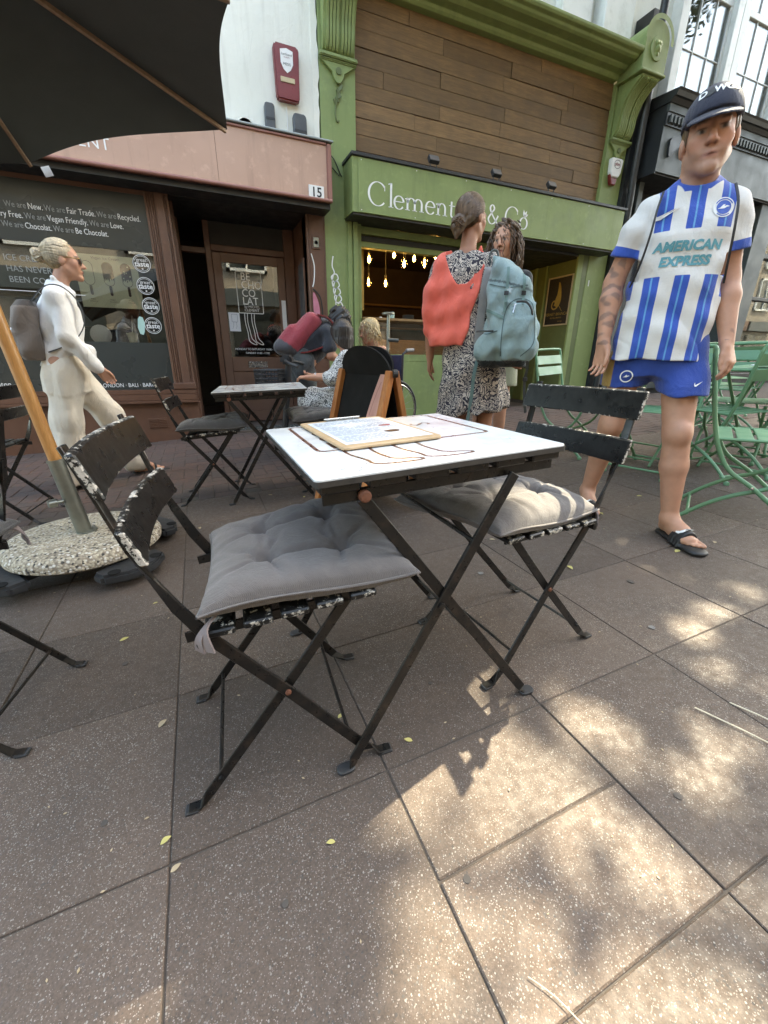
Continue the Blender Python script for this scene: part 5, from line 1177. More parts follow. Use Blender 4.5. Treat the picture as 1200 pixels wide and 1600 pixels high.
def head_cols(V, base, fr, brow=(.10,.06,.035), lip=(.42,.16,.13), beard=None):
    r, f, u, C, s = fr; q = (V-C)/s; x, y, z = q@r, q@f, q@u; c = np.tile(np.array(base, float), (len(V), 1))
    near = (np.abs(x) < .09) & (np.abs(z) < .14) & (np.abs(y) < .13)
    def blend(m, col, w=1.0): m = np.clip(m, 0, 1)[:, None]*w*near[:, None]; c[:] = c*(1-m)+np.array(col)*m
    if beard is not None: blend(np.clip((-.035-z)/.02, 0, 1)*np.clip((y-.0)/.02, 0, 1), beard, .45)
    blend(np.exp(-((np.abs(x)-.045)/.022)**2-((z+.03)/.02)**2)*(y > .03), (base[0]*1.05,base[1]*.78,base[2]*.72), .5); blend(np.exp(-(x/.016)**2-((z+.03)/.014)**2)*(y > .08), (base[0],base[1]*.7,base[2]*.62), .5)
    blend((np.exp(-((np.abs(x)-.033)/.016)**4-((z-.0255-.1*(np.abs(x)-.03)**1)/.0045)**2))*(y > .05)*1.3, brow, .85)
    blend(np.exp(-((np.abs(x)-.031)/.013)**4-((z-.0)/.0050)**4)*(y > .06), (.36,.30,.27)); blend(np.exp(-((np.abs(x)-.031)/.0062)**4-((z-.0)/.0062)**4)*(y > .06), (.03,.025,.02)); blend(np.exp(-((np.abs(x)-.031)/.017)**4-((z-.0085)/.003)**2)*(y > .06), (.05,.03,.025), .85)
    blend(np.exp(-(x/.023)**4-((z+.068)/.0085)**4)*(y > .06), lip, .75); blend(np.exp(-(x/.024)**4-((z+.0675-3.0*x*x)/.0026)**2)*(y > .05), (.10,.035,.03), .9)
    blend(np.exp(-((np.abs(x)-.010)/.004)**2-((z+.041)/.004)**2)*(y > .08), (.12,.05,.04), .8)
    return c
def hand(F, wrist, d, side, curl=.5, s=1.0, spread=.0, thumb_in=.5):
    "d towards fingers, side towards the thumb; palm faces cross(d, side)"
    d = nrm(d); sd = nrm(np.array(side)-d*np.dot(side, d)); pn = np.cross(d, sd); w = np.array(wrist, float); P_ = []
    fl = ((.031,.068,.0088),(.011,.076,.009),(-.0095,.071,.0086),(-.029,.055,.0078))
    for i, (o, L, r) in enumerate(fl):
        kn = w+d*(.088-.005*abs(i-1.2))*s+sd*o*s; F.rc(w+sd*o*.45*s, kn, .0155*s, .0115*s, .014)
        a = .25*curl; p = kn; dd = nrm(d+sd*spread*(1.4-i)*.12)
        for q, fr in enumerate((.45,.31,.24)):
            a += curl*(.55 if q else .30)+.06*i*curl; v = dd*cos(a)+pn*sin(a); p2 = p+v*L*fr*s; F.rc(p, p2, r*s*(1-.08*q), r*s*(.94-.08*q), .004); p = p2
    th = w+sd*.024*s+d*.022*s; F.rc(w+sd*.012*s, th, .016*s, .0145*s, .012)
    t1 = th+(d*.030+sd*.022*(1-thumb_in*.7)+pn*.010)*s; t2 = t1+(d*.030+sd*.006*(1-thumb_in)+pn*.010)*s; t3 = t2+(d*.022-sd*.002+pn*.006)*s
    F.rc(th, t1, .0135*s, .0105*s, .008); F.rc(t1, t2, .0105*s, .0095*s, .004); F.rc(t2, t3, .0095*s, .0075*s, .004)
def foot(F, ankle, heel, d, s=1.0):
    "heel on the ground, d towards the toes"
    d = nrm(d); sd = np.array((-d[1], d[0], 0)); h = np.array(heel, float); Z = np.array((0,0,1))
    F.rc(ankle, h+Z*.035*s, .036*s, .031*s, .02); F.rc(h+Z*.036*s, h+d*.11*s+Z*.034*s, .030*s, .034*s, .02); F.rc(ankle, h+d*.10*s+Z*.045*s, .033*s, .028*s, .025); F.rc(h+d*.06*s+Z*.03*s, h+d*.165*s+Z*.018*s, .034*s, .024*s, .02)
    F.rc(h+d*.15*s+sd*.025*s+Z*.018*s, h+d*.155*s-sd*.025*s+Z*.018*s, .017*s, .018*s, .015)
    return [(h+d*(.16-.004*i*i*.6)*s+sd*o*s+Z*.015*s, h+d*(.21-.006*i*i*.55)*s+sd*o*1.05*s+Z*.010*s, r*s) for i, (o, r) in enumerate(((.032,.0125),(.012,.0095),(-.004,.009),(-.019,.0085),(-.033,.008)))]
def person(label, x, y, facing, group=None):
    "facing = world direction (x, y) the chest points to; in the local frame that is -Y"
    yaw = math.atan2(facing[1], facing[0])+pi/2
    return thing('person', label, 'person', (x, y, gz(x)), yaw, group)
def sinfold(amp, *terms):
    return lambda X, Y, Z: amp*sum(a*np.sin(fx*X+fy*Y+fz*Z+ph) for a, fx, fy, fz, ph in terms)
def decal(me2d, bvh, o, ux, uy, proj, off=.0025):
    "wrap a flat mesh (in its XY plane) onto a surface by casting rays along proj"
    o, ux, uy, pr = Vector(o), Vector(ux), Vector(uy), Vector(proj).normalized()
    bm = bmesh.new(); bm.from_mesh(me2d); bmesh.ops.triangulate(bm, faces=bm.faces)
    for _ in range(2): bmesh.ops.subdivide_edges(bm, edges=[e for e in bm.edges if e.calc_length() > .012], cuts=1)
    for v in bm.verts:
        p = o+ux*v.co.x+uy*v.co.y; hit = bvh.ray_cast(p-pr*.4, pr)
        v.co = (hit[0]-pr*off) if hit[0] is not None else p
    bm.to_mesh(me2d); bm.free(); return me2d
def flat_mesh(poly_list, ribbons=()):
    mb = MB()
    for p in poly_list: mb.add([(x, y, 0) for x, y in p], [tuple(range(len(p)))])
    for pts, w_, cl in ribbons: mb.ribbon(pts, (0,0,0), XU, YU, w_, cl)
    return mb.mesh('decal')
def bvh_of(me):
    return BVHTree.FromPolygons([v.co for v in me.vertices], [tuple(p.vertices) for p in me.polygons])
SK = np.array((.50,.27,.175))
# ================================================================ man in striped football shirt
def make_man():
    d = nrm((-1.95,-1.33,0)); base = np.array((1.95,1.345)); 
    T = person('man in blue and white striped football shirt, blue shorts, navy cap and black sliders', base[0], base[1], (d[0]*.985+.10, d[1]*.985-.12))
    F = Field((-.42,-.36,-.02), (.46,.40,1.84), .0052)
    sk = SK*np.array((1.0,.96,.95))
    # legs
    F.limb([(.085,.03,.90),(.135,-.075,.50)], [.088,.058]); F.limb([(.135,-.075,.50),(.155,-.075,.35),(.19,-.085,.10)], [.054,.056,.034]); F.el((.138,-.118,.50),(.036,.03,.045),.03)
    F.limb([(-.085,.04,.90),(-.125,.075,.50)], [.088,.057]); F.limb([(-.125,.075,.50),(-.14,.12,.35),(-.165,.20,.115)], [.053,.056,.034]); F.el((-.128,.032,.505),(.036,.03,.045),.03)
    tz = foot(F, (.19,-.085,.10), (.195,-.05,.022), (.42,-.9,0)); tz2 = foot(F, (-.165,.20,.115), (-.16,.23,.03), (.10,-1,0))
    for a, b, r in tz+tz2: F.rc(a, b, r, r*.9, .004)
    F.prof([(.80,0,.03,.13,.10),(.95,0,.02,.14,.10),(1.2,0,.02,.14,.095),(1.38,0,.025,.12,.07),(1.46,0,.02,.06,.055)], .04)
    # arms
    aL = [(-.160,.02,1.385),(-.232,.055,1.13),(-.236,-.025,.885)]; aR = [(.150,.02,1.385),(.200,.06,1.13),(.235,-.03,.885)]
    for A in (aL, aR): F.limb([A[0], tuple(np.array(A[0])*.5+np.array(A[1])*.5), A[1]], [.034,.043,.041]); F.limb([A[1], tuple(np.array(A[1])*.7+np.array(A[2])*.3), A[2]], [.043,.045,.028])
    hand(F, (-.236,-.028,.875), (.05,-.18,-1), (.75,-.65,0), .55, 1.0, .6); hand(F, (.236,-.035,.875), (.30,-.30,-.9), (-.55,-.8,0), .75, 1.0, .8)
    F.limb([(0,.025,1.41),(0.005,.005,1.54)], [.070,.065], .035)
    p, fr = head(F, (.004,-.022,1.592), (-.10,-1,-.04), (-.09,0,1), 1.10)
    me = F.mesh('body', 2); V = verts(me); c = head_cols(V, sk, fr, (.13,.08,.05), (.46,.20,.16), beard=(.34,.21,.155))
    # faint dark tattoo patterns on the forearm at the viewer's left and wrist at the right
    def tat(m, ph): 
        n = np.sin(V[:,0]*95+ph+2.2*np.sin(V[:,2]*48))+np.sin(V[:,2]*80+2*np.sin(V[:,1]*90))+np.sin((V[:,1]+V[:,2])*130+ph); return np.clip((n-.1)*1.2, 0, 1)*m
    m1 = ((V[:,0] < -.20) & (V[:,2] < 1.22) & (V[:,2] > .87)); t_ = tat(m1, 1.0)[:, None]*.55; c = c*(1-t_)+np.array((.09,.075,.075))*t_
    m2 = ((V[:,0] > .22) & (V[:,2] < .93) & (V[:,2] > .885)); t_ = tat(m2, 2.0)[:, None]*.5; c = c*(1-t_)+np.array((.09,.075,.075))*t_
    colour(me, c); obj('body', me, mt['skin'], T)
    # shirt
    S_ = Field((-.36,-.22,.78), (.36,.24,1.52), .0042)
    S_.prof([(.805,-.008,.03,.190,.152),(.90,-.006,.028,.182,.146),(1.02,0,.02,.172,.136),(1.15,0,.015,.170,.130),(1.27,0,.015,.174,.126),(1.36,0,.018,.170,.110),(1.415,0,.02,.146,.088),(1.455,0,.02,.10,.074),(1.478,0,.018,.072,.066)], .012, 2.25)
    for A, sx in ((aL,-1),(aR,1)):
        e = np.array(A[0])+(np.array(A[1])-np.array(A[0]))*.62; S_.limb([(sx*.135,.02,1.385), tuple(np.array(A[0])*.55+e*.45), tuple(e)], [.060,.060,.060], .03)
        n = nrm(np.array(A[1])-np.array(A[0])); X, Y, Z = S_.ax[0][:,None,None], S_.ax[1][None,:,None], S_.ax[2][None,None,:]
        cutp = (X-e[0])*n[0]+(Y-e[1])*n[1]+(Z-e[2])*n[2]; reg = (sx*X > .148) & (np.abs(cutp) < .08); S_.a = np.where(reg, np.maximum(S_.a, cutp-.0), S_.a).astype(np.float32)
    S_.disp(lambda X, Y, Z: .0045*(1-2*np.abs(np.sin(9*X+6*Z+3*Y+.6*np.sin(14*Z+6*X)))**.6)*np.clip((1.3-Z)/.3,.25,1)+.0035*np.sin(-22*X+8*Y+34*Z+1.2*np.sin(20*X))+.002*np.sin(60*Z+25*X))
    S_.el((0.0,-.045,1.485),(.072,.055,.05),.006,None,'s')
    me = S_.mesh('shirt', 1); V = verts(me); x, y, z = V.T
    blue, white, lightb = np.array((.020,.085,.44)), np.array((.74,.73,.69)), np.array((.10,.33,.62))
    c = np.tile(white, (len(V), 1)); body = np.abs(x) < (.205-.0*z)
    sleeve = (np.abs(x) > np.clip(.138+(1.40-z)*.16, .138, .30)) & (z > 1.10)
    xs = x+.0*z; per = .104
    front = y < .06
    u = (xs-.005)/per; w_ = np.abs(u-np.round(u))*per
    band = (z < 1.285) & (z > 1.125) & (np.abs(x) < .135) & front
    st = np.where(front, (w_ < .0265) & ~band, np.abs(x) > 9) & ~sleeve
    lim = np.clip(.138+(1.40-z)*.16, .138, .30)-np.abs(x); lim = np.where(z > 1.10, lim, .05)
    sd = np.minimum(np.minimum(.0265-w_, lim), .06-y); gap = np.maximum(z-1.285, 1.125-z); sd = np.where(np.abs(x) < .140, np.minimum(sd, gap), sd); sd2 = np.minimum(.0032-w_, sd)
    yo = (~sleeve) & (z > 1.40) & (np.abs(x) > .10); 
    A_ = [aL, aR]
    for A, sx in ((aL,-1),(aR,1)):
        n = nrm(np.array(A[1])-np.array(A[0])); e = np.array(A[0])+(np.array(A[1])-np.array(A[0]))*.62; dd = (V-e)@n; sd = np.maximum(sd, np.minimum(np.minimum(dd+.032, sx*x-.160), z-1.05))
    rr = np.sqrt((x/1.05)**2+(y-.018)**2); sd = np.maximum(sd, np.minimum(z-1.420, .094-rr))
    c = c*np.where(np.sin(V[:,2]*900)[:,None] > .3, .985, 1.0)
    for nm_, ar in (('stripe', sd), ('pin', sd2)):
        at = me.attributes.new(nm_, 'FLOAT', 'POINT'); at.data.foreach_set('value', ar.astype(np.float32))
    k = NB('striped_football_shirt'); ca = k.n('Attribute', attribute_name='Col').outputs['Color']
    f1 = k.ramp(k.n('Attribute', attribute_name='stripe').outputs['Fac'], -.0006, .0006); f2 = k.ramp(k.n('Attribute', attribute_name='pin').outputs['Fac'], -.0006, .0006)
    k.base(k.mix(f2, k.mix(f1, ca, lin(tuple(blue))), lin(tuple(lightb)))); k.rough(.75); k.b.inputs['Sheen Weight'].default_value = .2; vv = k.pos('Object')
    k.bump(k.math('ADD', k.math('MULTIPLY', k.noise(k.pos('Object', (1,1,.5)), 10, 5, .55, 1.6), 7.0), k.noise(vv, 700, 3)), .5, .0035)
    colour(me, c); sh = obj('shirt', me, k.m, T); bv = bvh_of(me)
    mt['teal_print'] = M('teal_print', (.10,.33,.38), (.09,.30,.35), 30, .6)
    for txt, zz, sz in (('AMERICAN', 1.212, .046), ('EXPRESS', 1.160, .046)):
        me = text_mesh(txt, sz, 'CENTER', 1.02, .12, 0, .0022); 
        for v in me.vertices: v.co.x *= 1.0
        obj('shirt_lettering', decal(me, bv, (0,0,zz), XU, ZU, YU, .0035), mt['teal_print'], sh)
    swoosh = [(-.05,.012),(-.040,.016),(-.044,.006),(-.036,-.002),(-.02,.002),(.052,.028),(-.022,-.014),(-.042,-.016),(-.053,-.004)]
    obj('shirt_emblem', decal(flat_mesh([swoosh]), bv, (-.088,0,1.345), XU, ZU, YU, .004), mt['white_print'], sh)
    cx = (.095, 0, 1.352)
    mt['crest_blue'] = M('crest_blue', (.022,.09,.42), (.02,.08,.38), 30, .5)
    obj('crest_ring', decal(flat_mesh([arc(0,0,.036,.036,0,345,30)]), bv, cx, XU, ZU, YU, .003), mt['white_print'], sh)
    obj('crest_disc', decal(flat_mesh([arc(0,0,.025,.025,0,345,26)]), bv, cx, XU, ZU, YU, .0045), mt['crest_blue'], sh)
    gull = [(-.021,-.006),(-.012,-.002),(-.004,.008),(.004,.010),(.001,.003),(.010,.006),(.020,.003),(.010,.0),(.002,-.005),(-.008,-.006)]
    obj('crest_gull', decal(flat_mesh([gull]), bv, cx, XU, ZU, YU, .006), mt['white_print'], sh)
    ring = flat_mesh([], [(arc(0,0,.030,.030,25,155,16),.004,False),(arc(0,0,.030,.030,225,315,12),.003,False)]); obj('crest_ring_print', decal(ring, bv, cx, XU, ZU, YU, .0045), mt['crest_blue'], sh)
    # shorts
    H = Field((-.30,-.28,.60), (.34,.28,.98), .0055)
    H.prof([(.74,0,.035,.158,.115),(.84,0,.03,.166,.118),(.90,0,.025,.15,.105)], .02)
    H.limb([(.080,.03,.86),(.125,-.045,.64)], [.098,.103], .04); H.limb([(-.080,.04,.86),(-.118,.06,.66)], [.098,.102], .04)
    X, Y, Z = H.ax[0][:,None,None], H.ax[1][None,:,None], H.ax[2][None,None,:]; H.a = np.maximum(H.a, np.where(X > 0.005, .662-.05*(X-.12)-Z, .690+.05*(X+.1)-Z)).astype(np.float32)
    H.disp(sinfold(.004, (1,30,0,22,0),(1,-25,12,30,1),(.8,50,0,8,2)))
    me = H.mesh('shorts', 1); V = verts(me); c = np.tile(np.array((.018,.060,.30)), (len(V),1)); c[(V[:,0] > .185) & (np.abs(V[:,1]+.0) < .018)] = (.7,.7,.68); c[(V[:,0] < -.172) & (np.abs(V[:,1]-.0) < .03)] = (.35,.22,.06)
    colour(me, c); so_ = obj('shorts', me, mt['cloth'], T); bv = bvh_of(me)
    obj('shorts_crest', decal(flat_mesh([], [(arc(0,0,.024,.024,0,345,24),.005,True)]), bv, (-.115,0,.735), XU, ZU, YU, .003), mt['white_print'], so_); obj('shorts_crest', decal(flat_mesh([[(a*.7,b*.7) for a,b in gull]]), bv, (-.115,0,.735), XU, ZU, YU, .003), mt['white_print'], so_)
    obj('shorts_emblem', decal(flat_mesh([[(a*.3,b*.5) for a,b in swoosh]]), bv, (.155,0,.71), XU, ZU, YU, .003), mt['white_print'], so_)
    # sliders
    for heel, dr_, zb in (((.195,-.05,.0),(.42,-.9,0),0.0),((-.16,.23,.006),(.10,-1,0),.006)):
        dr_ = nrm(dr_); sd = np.array((-dr_[1],dr_[0],0)); h = np.array(heel); G = Field((h+dr_*.1)-np.array((.19,.19,.1))+np.array((0,0,.08)), (h+dr_*.1)+np.array((.19,.19,.16)), .005)
        for i in range(5):
            a, b = -.02+.056*i, -.02+.056*(i+1); 
            if i < 4: G.rc(h+dr_*(a+.01)+np.array((0,0,.014)), h+dr_*(b+.01)+np.array((0,0,.012)), .036+.008*(i > 1), .038+.008*(i > 1), .01, (np.array((0,0,1)), .36))
        for q in range(-5, 6):
            a0 = q/5; a1 = (q+1)/5
            if q == 5: break
            f = lambda a: h+dr_*(.125)+sd*(.049*a)+np.array((0,0,.014+.064*(1-abs(a)**2.4)))
            for e in (-.028,-.01,.01,.028): G.rc(f(a0)+dr_*e-np.array((0,0,.25*max(e,0))), f(a1)+dr_*e-np.array((0,0,.25*max(e,0))), .0075, .0075, .01)
        me = G.mesh('slider', 1); colour(me, np.tile((.014,.014,.015), (len(me.vertices),1))); sl_ = obj('slider', me, mt['leather'], T); bv = bvh_of(me)
        obj('slider_emblem', decal(flat_mesh([[(a*.75,b*.9) for a,b in swoosh]]), bv, tuple(h+dr_*.125+np.array((0,0,.06))), tuple(np.array((1,0,0))), tuple(nrm(np.array((0,.75,.65)))), tuple(nrm(np.array((0,.65,-.75)))), .003), mt['white_print'], sl_)
    # hair and cap
    C = np.array((.004,-.022,1.592)); 
    Hh = Field(C-np.array((.12,.14,.10)), C+np.array((.12,.16,.16)), .004); r_, f_, u_, _, _ = fr; R = np.stack([r_,f_,u_],1)
    Hh.el(C-f_*.026+u_*.032, (.0905,.106,.101), .01, R); X, Y, Z = Hh.ax[0][:,None,None], Hh.ax[1][None,:,None], Hh.ax[2][None,None,:]
    q = (X-C[0])*f_[0]+(Y-C[1])*f_[1]+(Z-C[2])*f_[2]; z_ = (X-C[0])*u_[0]+(Y-C[1])*u_[1]+(Z-C[2])*u_[2]
    Hh.a = np.maximum(Hh.a, np.maximum(q-.034+np.clip(.02-z_,0,1)*.9, -.062-z_)).astype(np.float32); Hh.disp(sinfold(.0015,(1,300,0,60,0),(1,0,320,80,1)))
    me = Hh.mesh('hair', 0); colour(me, np.tile((.13,.085,.05),(len(me.vertices),1))); obj('hair', me, mt['hair'], T)
    Cp = Field(C-np.array((.14,.22,-.0)), C+np.array((.14,.15,.19)), .004); t = nrm(f_*-.12+u_); f2 = nrm(f_-t*np.dot(f_,t)); R2 = np.stack([r_,f2,t],1)
    Cp.el(C-f_*.010+u_*.054, (.097,.115,.106), .01, R2); X, Y, Z = Cp.ax[0][:,None,None], Cp.ax[1][None,:,None], Cp.ax[2][None,None,:]
    zz = (X-C[0])*t[0]+(Y-C[1])*t[1]+(Z-C[2])*t[2]; Cp.a = np.maximum(Cp.a, .047-zz).astype(np.float32)
    for i in range(9):
        a = -60+15*i; 
        for e, rr_ in ((.086,.010),(.115,.008),(.148,.006)):
            pass
    def brim(X, Y, Z):
        dx = [(X-C[0]),(Y-C[1]),(Z-C[2])]; a = dx[0]*r_[0]+dx[1]*r_[1]+dx[2]*r_[2]; b = dx[0]*f2[0]+dx[1]*f2[1]+dx[2]*f2[2]; c_ = dx[0]*t[0]+dx[1]*t[1]+dx[2]*t[2]
        out = np.sqrt((a/.086)**2+((b-.058)/.118)**2)-1; zc = .058-.62*np.maximum(b-.07,0)-3.4*a*a
        return np.maximum(np.maximum(out*.08, np.abs(c_-zc)-.0042), .03-b)
    Cp.op(C-.13-np.array((0,.08,0)), C+.13, brim, .006); me = Cp.mesh('cap', 1); V = verts(me); c = np.tile((.020,.024,.045),(len(V),1)); q = (V-C)@f_; pale = ((V-C)@r_ < -.01) & (q < .08) & ((V-C)@t > .05); c[pale & (np.sin(V[:,0]*60+V[:,2]*70) > .1)] = (.10,.10,.12)
    colour(me, c); cp = obj('cap', me, mt['cloth'], T); bv = bvh_of(me)
    for txt, xo, sz in (('D', -.046, .034), ('WGS', .024, .036)): obj('cap_lettering', decal(text_mesh(txt, sz, 'CENTER', .95, .1, 0, .001), bv, tuple(C-r_*xo+t*.096), tuple(-r_), tuple(t), tuple(-f2), .003), mt['white_print'], cp)
    obj('cap_emblem', decal(flat_mesh([[(-.022,-.01),(-.012,.012),(.004,.02),(.016,.008),(.01,-.006),(-.008,-.014)]]), bv, tuple(C+r_*.020+t*.104), tuple(-r_), tuple(t), tuple(-f2), .003), mt['black_print'], cp)
    # backpack straps
    for s in (-1, 1):
        pts = smooth_path([(s*.118,-.058,1.43),(s*.132,-.100,1.36),(s*.140,-.112,1.27),(s*.152,-.085,1.18),(s*.17,-.03,1.10)],5)
        MB().bar(pts, [(1,0,0)]*len(pts), .008, .005).build('strap', mt['blackplastic'], T, smooth=50)
    G = Field((-.22,.05,1.0), (.22,.34,1.48), .009); G.prof([(1.02,0,.20,.14,.06),(1.1,0,.21,.16,.08),(1.35,0,.20,.15,.075),(1.44,0,.17,.10,.05)], .02); me = G.mesh('bag', 1); colour(me, np.tile((.02,.02,.022),(len(me.vertices),1))); obj('rucksack', me, mt['cloth'], T); T.scale = (1, 1, 1.02)
make_man()
def rgb(*c): return np.array(c, float)
def put(F, name, mat, T, col, relax=1, fn=None):
    me = F.mesh(name, relax); V = verts(me); c = np.tile(np.array(col, float), (len(V), 1))
    if fn is not None: c = fn(V, c)
    colour(me, c); return obj(name, me, mt[mat], T)
def sleek(parent, C, r, f, u, bun, n, col, seed=2):
    "strands combed back from the hairline into a bun, and loose turns round the bun"
    rd = random.Random(seed); mb = MB(); bun = np.array(bun); bd = nrm(bun-C)
    for i in range(n):
        a = rd.uniform(0, 2*pi); side = nrm(r*cos(a)+u*sin(a)*1.1); q = nrm(f*rd.uniform(.15,.75)+side) if u@side > -.2 else nrm(side+f*rd.uniform(-.3,.25)); pts = []
        for j in range(9):
            t = j/8; d = nrm(q*(1-t)+bd*t*1.02); sc = np.array((abs(d@r)*.084, 0, 0)); R0 = 1/np.sqrt((d@r/.0835)**2+(d@f/.100)**2+(d@u/.095)**2); c0 = C-f*.022+u*.030
            p = c0+d*(R0+.002+.003*sin(pi*t)*rd.random()); p = p*(1-t**6)+(bun+np.array((rd.gauss(0,.008),rd.gauss(0,.008),rd.gauss(0,.010))))*t**6; pts.append(p)
        mb.tube(pts, .0021, 3, False)
    for i in range(n//4):
        ax = nrm(np.array((rd.gauss(0,1),rd.gauss(0,1),rd.gauss(0,1)))); e1 = nrm(np.cross(ax,(.3,.5,.8))); e2 = np.cross(ax,e1); R0 = rd.uniform(.028,.042); a0 = rd.uniform(0,6)
        mb.tube([bun+(e1*cos(a0+k*.45)+e2*sin(a0+k*.45))*R0*(1+.1*sin(k)) for k in range(8)], .0026, 3, False)
    me = mb.mesh('hair_strands', smooth=80); V = verts(me); rg = np.random.default_rng(seed); per = np.repeat(rg.uniform(.6,1.35,len(V)//3+1),3)[:len(V)]; per = np.convolve(per, np.ones(27)/27, 'same')
    colour(me, np.tile(np.array(col),(len(V),1))*per[:,None]); return obj('hair_strands', me, mt['hair'], parent)
# ================================================================ blond woman in white linen walking to the right
def make_blond():
    T = person('blond woman in white linen shirt and trousers with sunglasses and taupe backpack, walking', -.80, 3.735, (.979,.20))
    q = lambda f, x, z: (x, -f, z)
    F = Field((-.28,-.48,-.03), (.28,.26,1.68), .0072); sk = SK*np.array((.98,.95,.95))
    F.limb([q(-.06,-.08,.88),q(-.10,-.085,.48),q(-.155,-.085,.10)], [.09,.055,.035]); F.limb([q(-.06,.08,.88),q(.15,.085,.50),q(.28,.085,.11)], [.09,.055,.035])
    for a, b, r in foot(F, q(-.155,-.085,.10), q(-.19,-.085,.015), q(1,-.1,0), .95)+foot(F, q(.28,.085,.11), q(.26,.085,.02), q(1,.05,0), .95): F.rc(a, b, r, r*.9, .004)
    F.prof([(.80,0,.05,.12,.085),(.95,0,.035,.10,.070),(1.15,0,.015,.11,.075),(1.30,0,.005,.12,.06),(1.36,0,-.01,.055,.048)], .03)
    aR = [q(-.01,-.165,1.285),q(.005,-.205,1.04),q(.135,-.175,.845)]; aL = [q(-.01,.165,1.285),q(-.06,.205,1.03),q(-.02,.19,.80)]
    for A in (aR, aL): F.limb(A, [.043,.036,.024], .02)
    hand(F, aR[2], q(.55,.05,-.8), q(.8,0,.5), .75, .92); hand(F, aL[2], q(.2,0,-1), q(.9,0,.1), .6, .92)
    F.limb([q(.01,0,1.32),q(.055,0,1.45)], [.052,.046], .03); p, fr = head(F, q(.085,0,1.525), q(1,-.08,-.02), (0,-.05,1), .98)
    put(F, 'body', 'skin', T, sk, 1, lambda V, c: head_cols(V, sk, fr, (.2,.13,.07)))
    lin_c = rgb(.74,.67,.56)
    L = Field((-.28,-.48,.02), (.28,.28,1.0), .0072)
    L.prof([(.70,0,.075,.160,.135),(.80,0,.07,.168,.138),(.90,0,.05,.150,.118),(.985,0,.04,.138,.108)], .02)
    L.limb([q(-.06,-.075,.82),q(-.115,-.085,.50),q(-.165,-.085,.07)], [.112,.092,.100], .05); L.limb([q(-.04,.075,.82),q(.15,.085,.50),q(.255,.085,.12)], [.112,.092,.098], .05); L.cutz(.045, False)
    L.disp(sinfold(.0045, (1,30,22,4,0),(1,-22,30,6,1.3),(.8,52,36,-5,2)))
    put(L, 'trousers', 'cloth', T, lin_c, 1)
    S_ = Field((-.30,-.36,.74), (.30,.24,1.44), .0072)
    S_.prof([(.865,0,.058,.160,.138),(.90,0,.05,.156,.130),(.98,0,.035,.152,.122),(1.12,0,.015,.165,.128),(1.24,0,.01,.172,.115),(1.32,0,.0,.15,.085),(1.375,0,-.012,.075,.066),(1.40,0,-.02,.062,.058)], .02)
    for A in (aR, aL): e = tuple(np.array(A[1])*.16+np.array(A[2])*.84); S_.limb([A[0],A[1],e], [.060,.052,.042], .04)
    S_.rc(aR[2], tuple(np.array(aR[1])*.25+np.array(aR[2])*.75), .036, .043, .01)
    S_.rc(q(.10,-.05,.96), q(.13,-.06,.83), .05, .012, .03); S_.el(q(.125,0,.955),(.03,.025,.03),.02)
    for s in (-1, 1): S_.rc(q(.0,s*.05,1.41), q(.085,s*.03,1.33), .018, .012, .008)
    S_.el((0,.105,.955),(.135,.075,.085),.03)
    S_.disp(sinfold(.0035, (1,22,26,20,0),(1,-26,20,32,1),(.8,40,10,-30,2),(.6,15,45,12,.5)))
    put(S_, 'shirt', 'cloth', T, (.80,.79,.77), 1)
    H = Field((-.12,-.20,1.40), (.12,.12,1.70), .006); r_, f_, u_, C, s = fr; C = np.array(C); R = np.stack([r_,f_,u_],1)
    H.el(C-f_*.022+u_*.030, (.080,.098,.092), .02, R); X, Y, Z = H.ax[0][:,None,None], H.ax[1][None,:,None], H.ax[2][None,None,:]
    fq = (X-C[0])*f_[0]+(Y-C[1])*f_[1]+(Z-C[2])*f_[2]; zq = (X-C[0])*u_[0]+(Y-C[1])*u_[1]+(Z-C[2])*u_[2]; H.a = np.maximum(H.a, np.maximum(fq-.05+np.clip(.055-zq,0,1)*1.3, -.085-zq)).astype(np.float32)
    H.el(C-f_*.135+u_*.015, (.038,.036,.040), .02, R); H.el(C-f_*.150+u_*.035, (.02,.025,.022), .01, R); H.disp(sinfold(.0012,(1,60,120,160,0),(1,-90,150,120,1),(1,160,60,-140,2)))
    hr = put(H, 'hair', 'hair', T, (.34,.26,.16), 0); sleek(hr, C, r_, f_, u_, C-f_*.13+u_*.015, 380, (.46,.37,.24), 3)
    gl = MB()
    for s_ in (-1, 1):
        o_ = C+f_*.096+r_*.032*s_+u_*.002; gl.prism(rrect(-.024,.024,-.019,.019,.012), o_, r_, u_, f_*-.004)
    gl.build('sunglass_lenses', mt['film'], T); ga = MB()
    for s_ in (-1, 1): ga.tube([C+f_*.092+r_*.056*s_+u_*.012, C+f_*.03+r_*.076*s_+u_*.012, C-f_*.015+r_*.08*s_+u_*.005], .0028, 5)
    ga.tube([C+f_*.094-r_*.055+u_*.014, C+f_*.094+r_*.055+u_*.014], .0025, 5).build('sunglass_frame', mt['brass'], T)
    B = Field((-.2,.06,.86), (.2,.34,1.34), .008); B.prof([(.90,0,.20,.13,.07),(.96,0,.205,.142,.082),(1.12,0,.205,.142,.082),(1.22,0,.19,.135,.07),(1.265,0,.175,.11,.045)], .02, 3.2); B.prof([(.93,0,.275,.11,.035),(1.07,0,.272,.11,.032)], .012, 3.0); B.disp(sinfold(.002,(1,30,20,25,0),(1,-20,40,30,1)))
    bp_ = put(B, 'backpack', 'cloth', T, (.21,.175,.15), 1, lambda V, c: np.where((V[:,2] > 1.225)[:,None], c*.22, c))
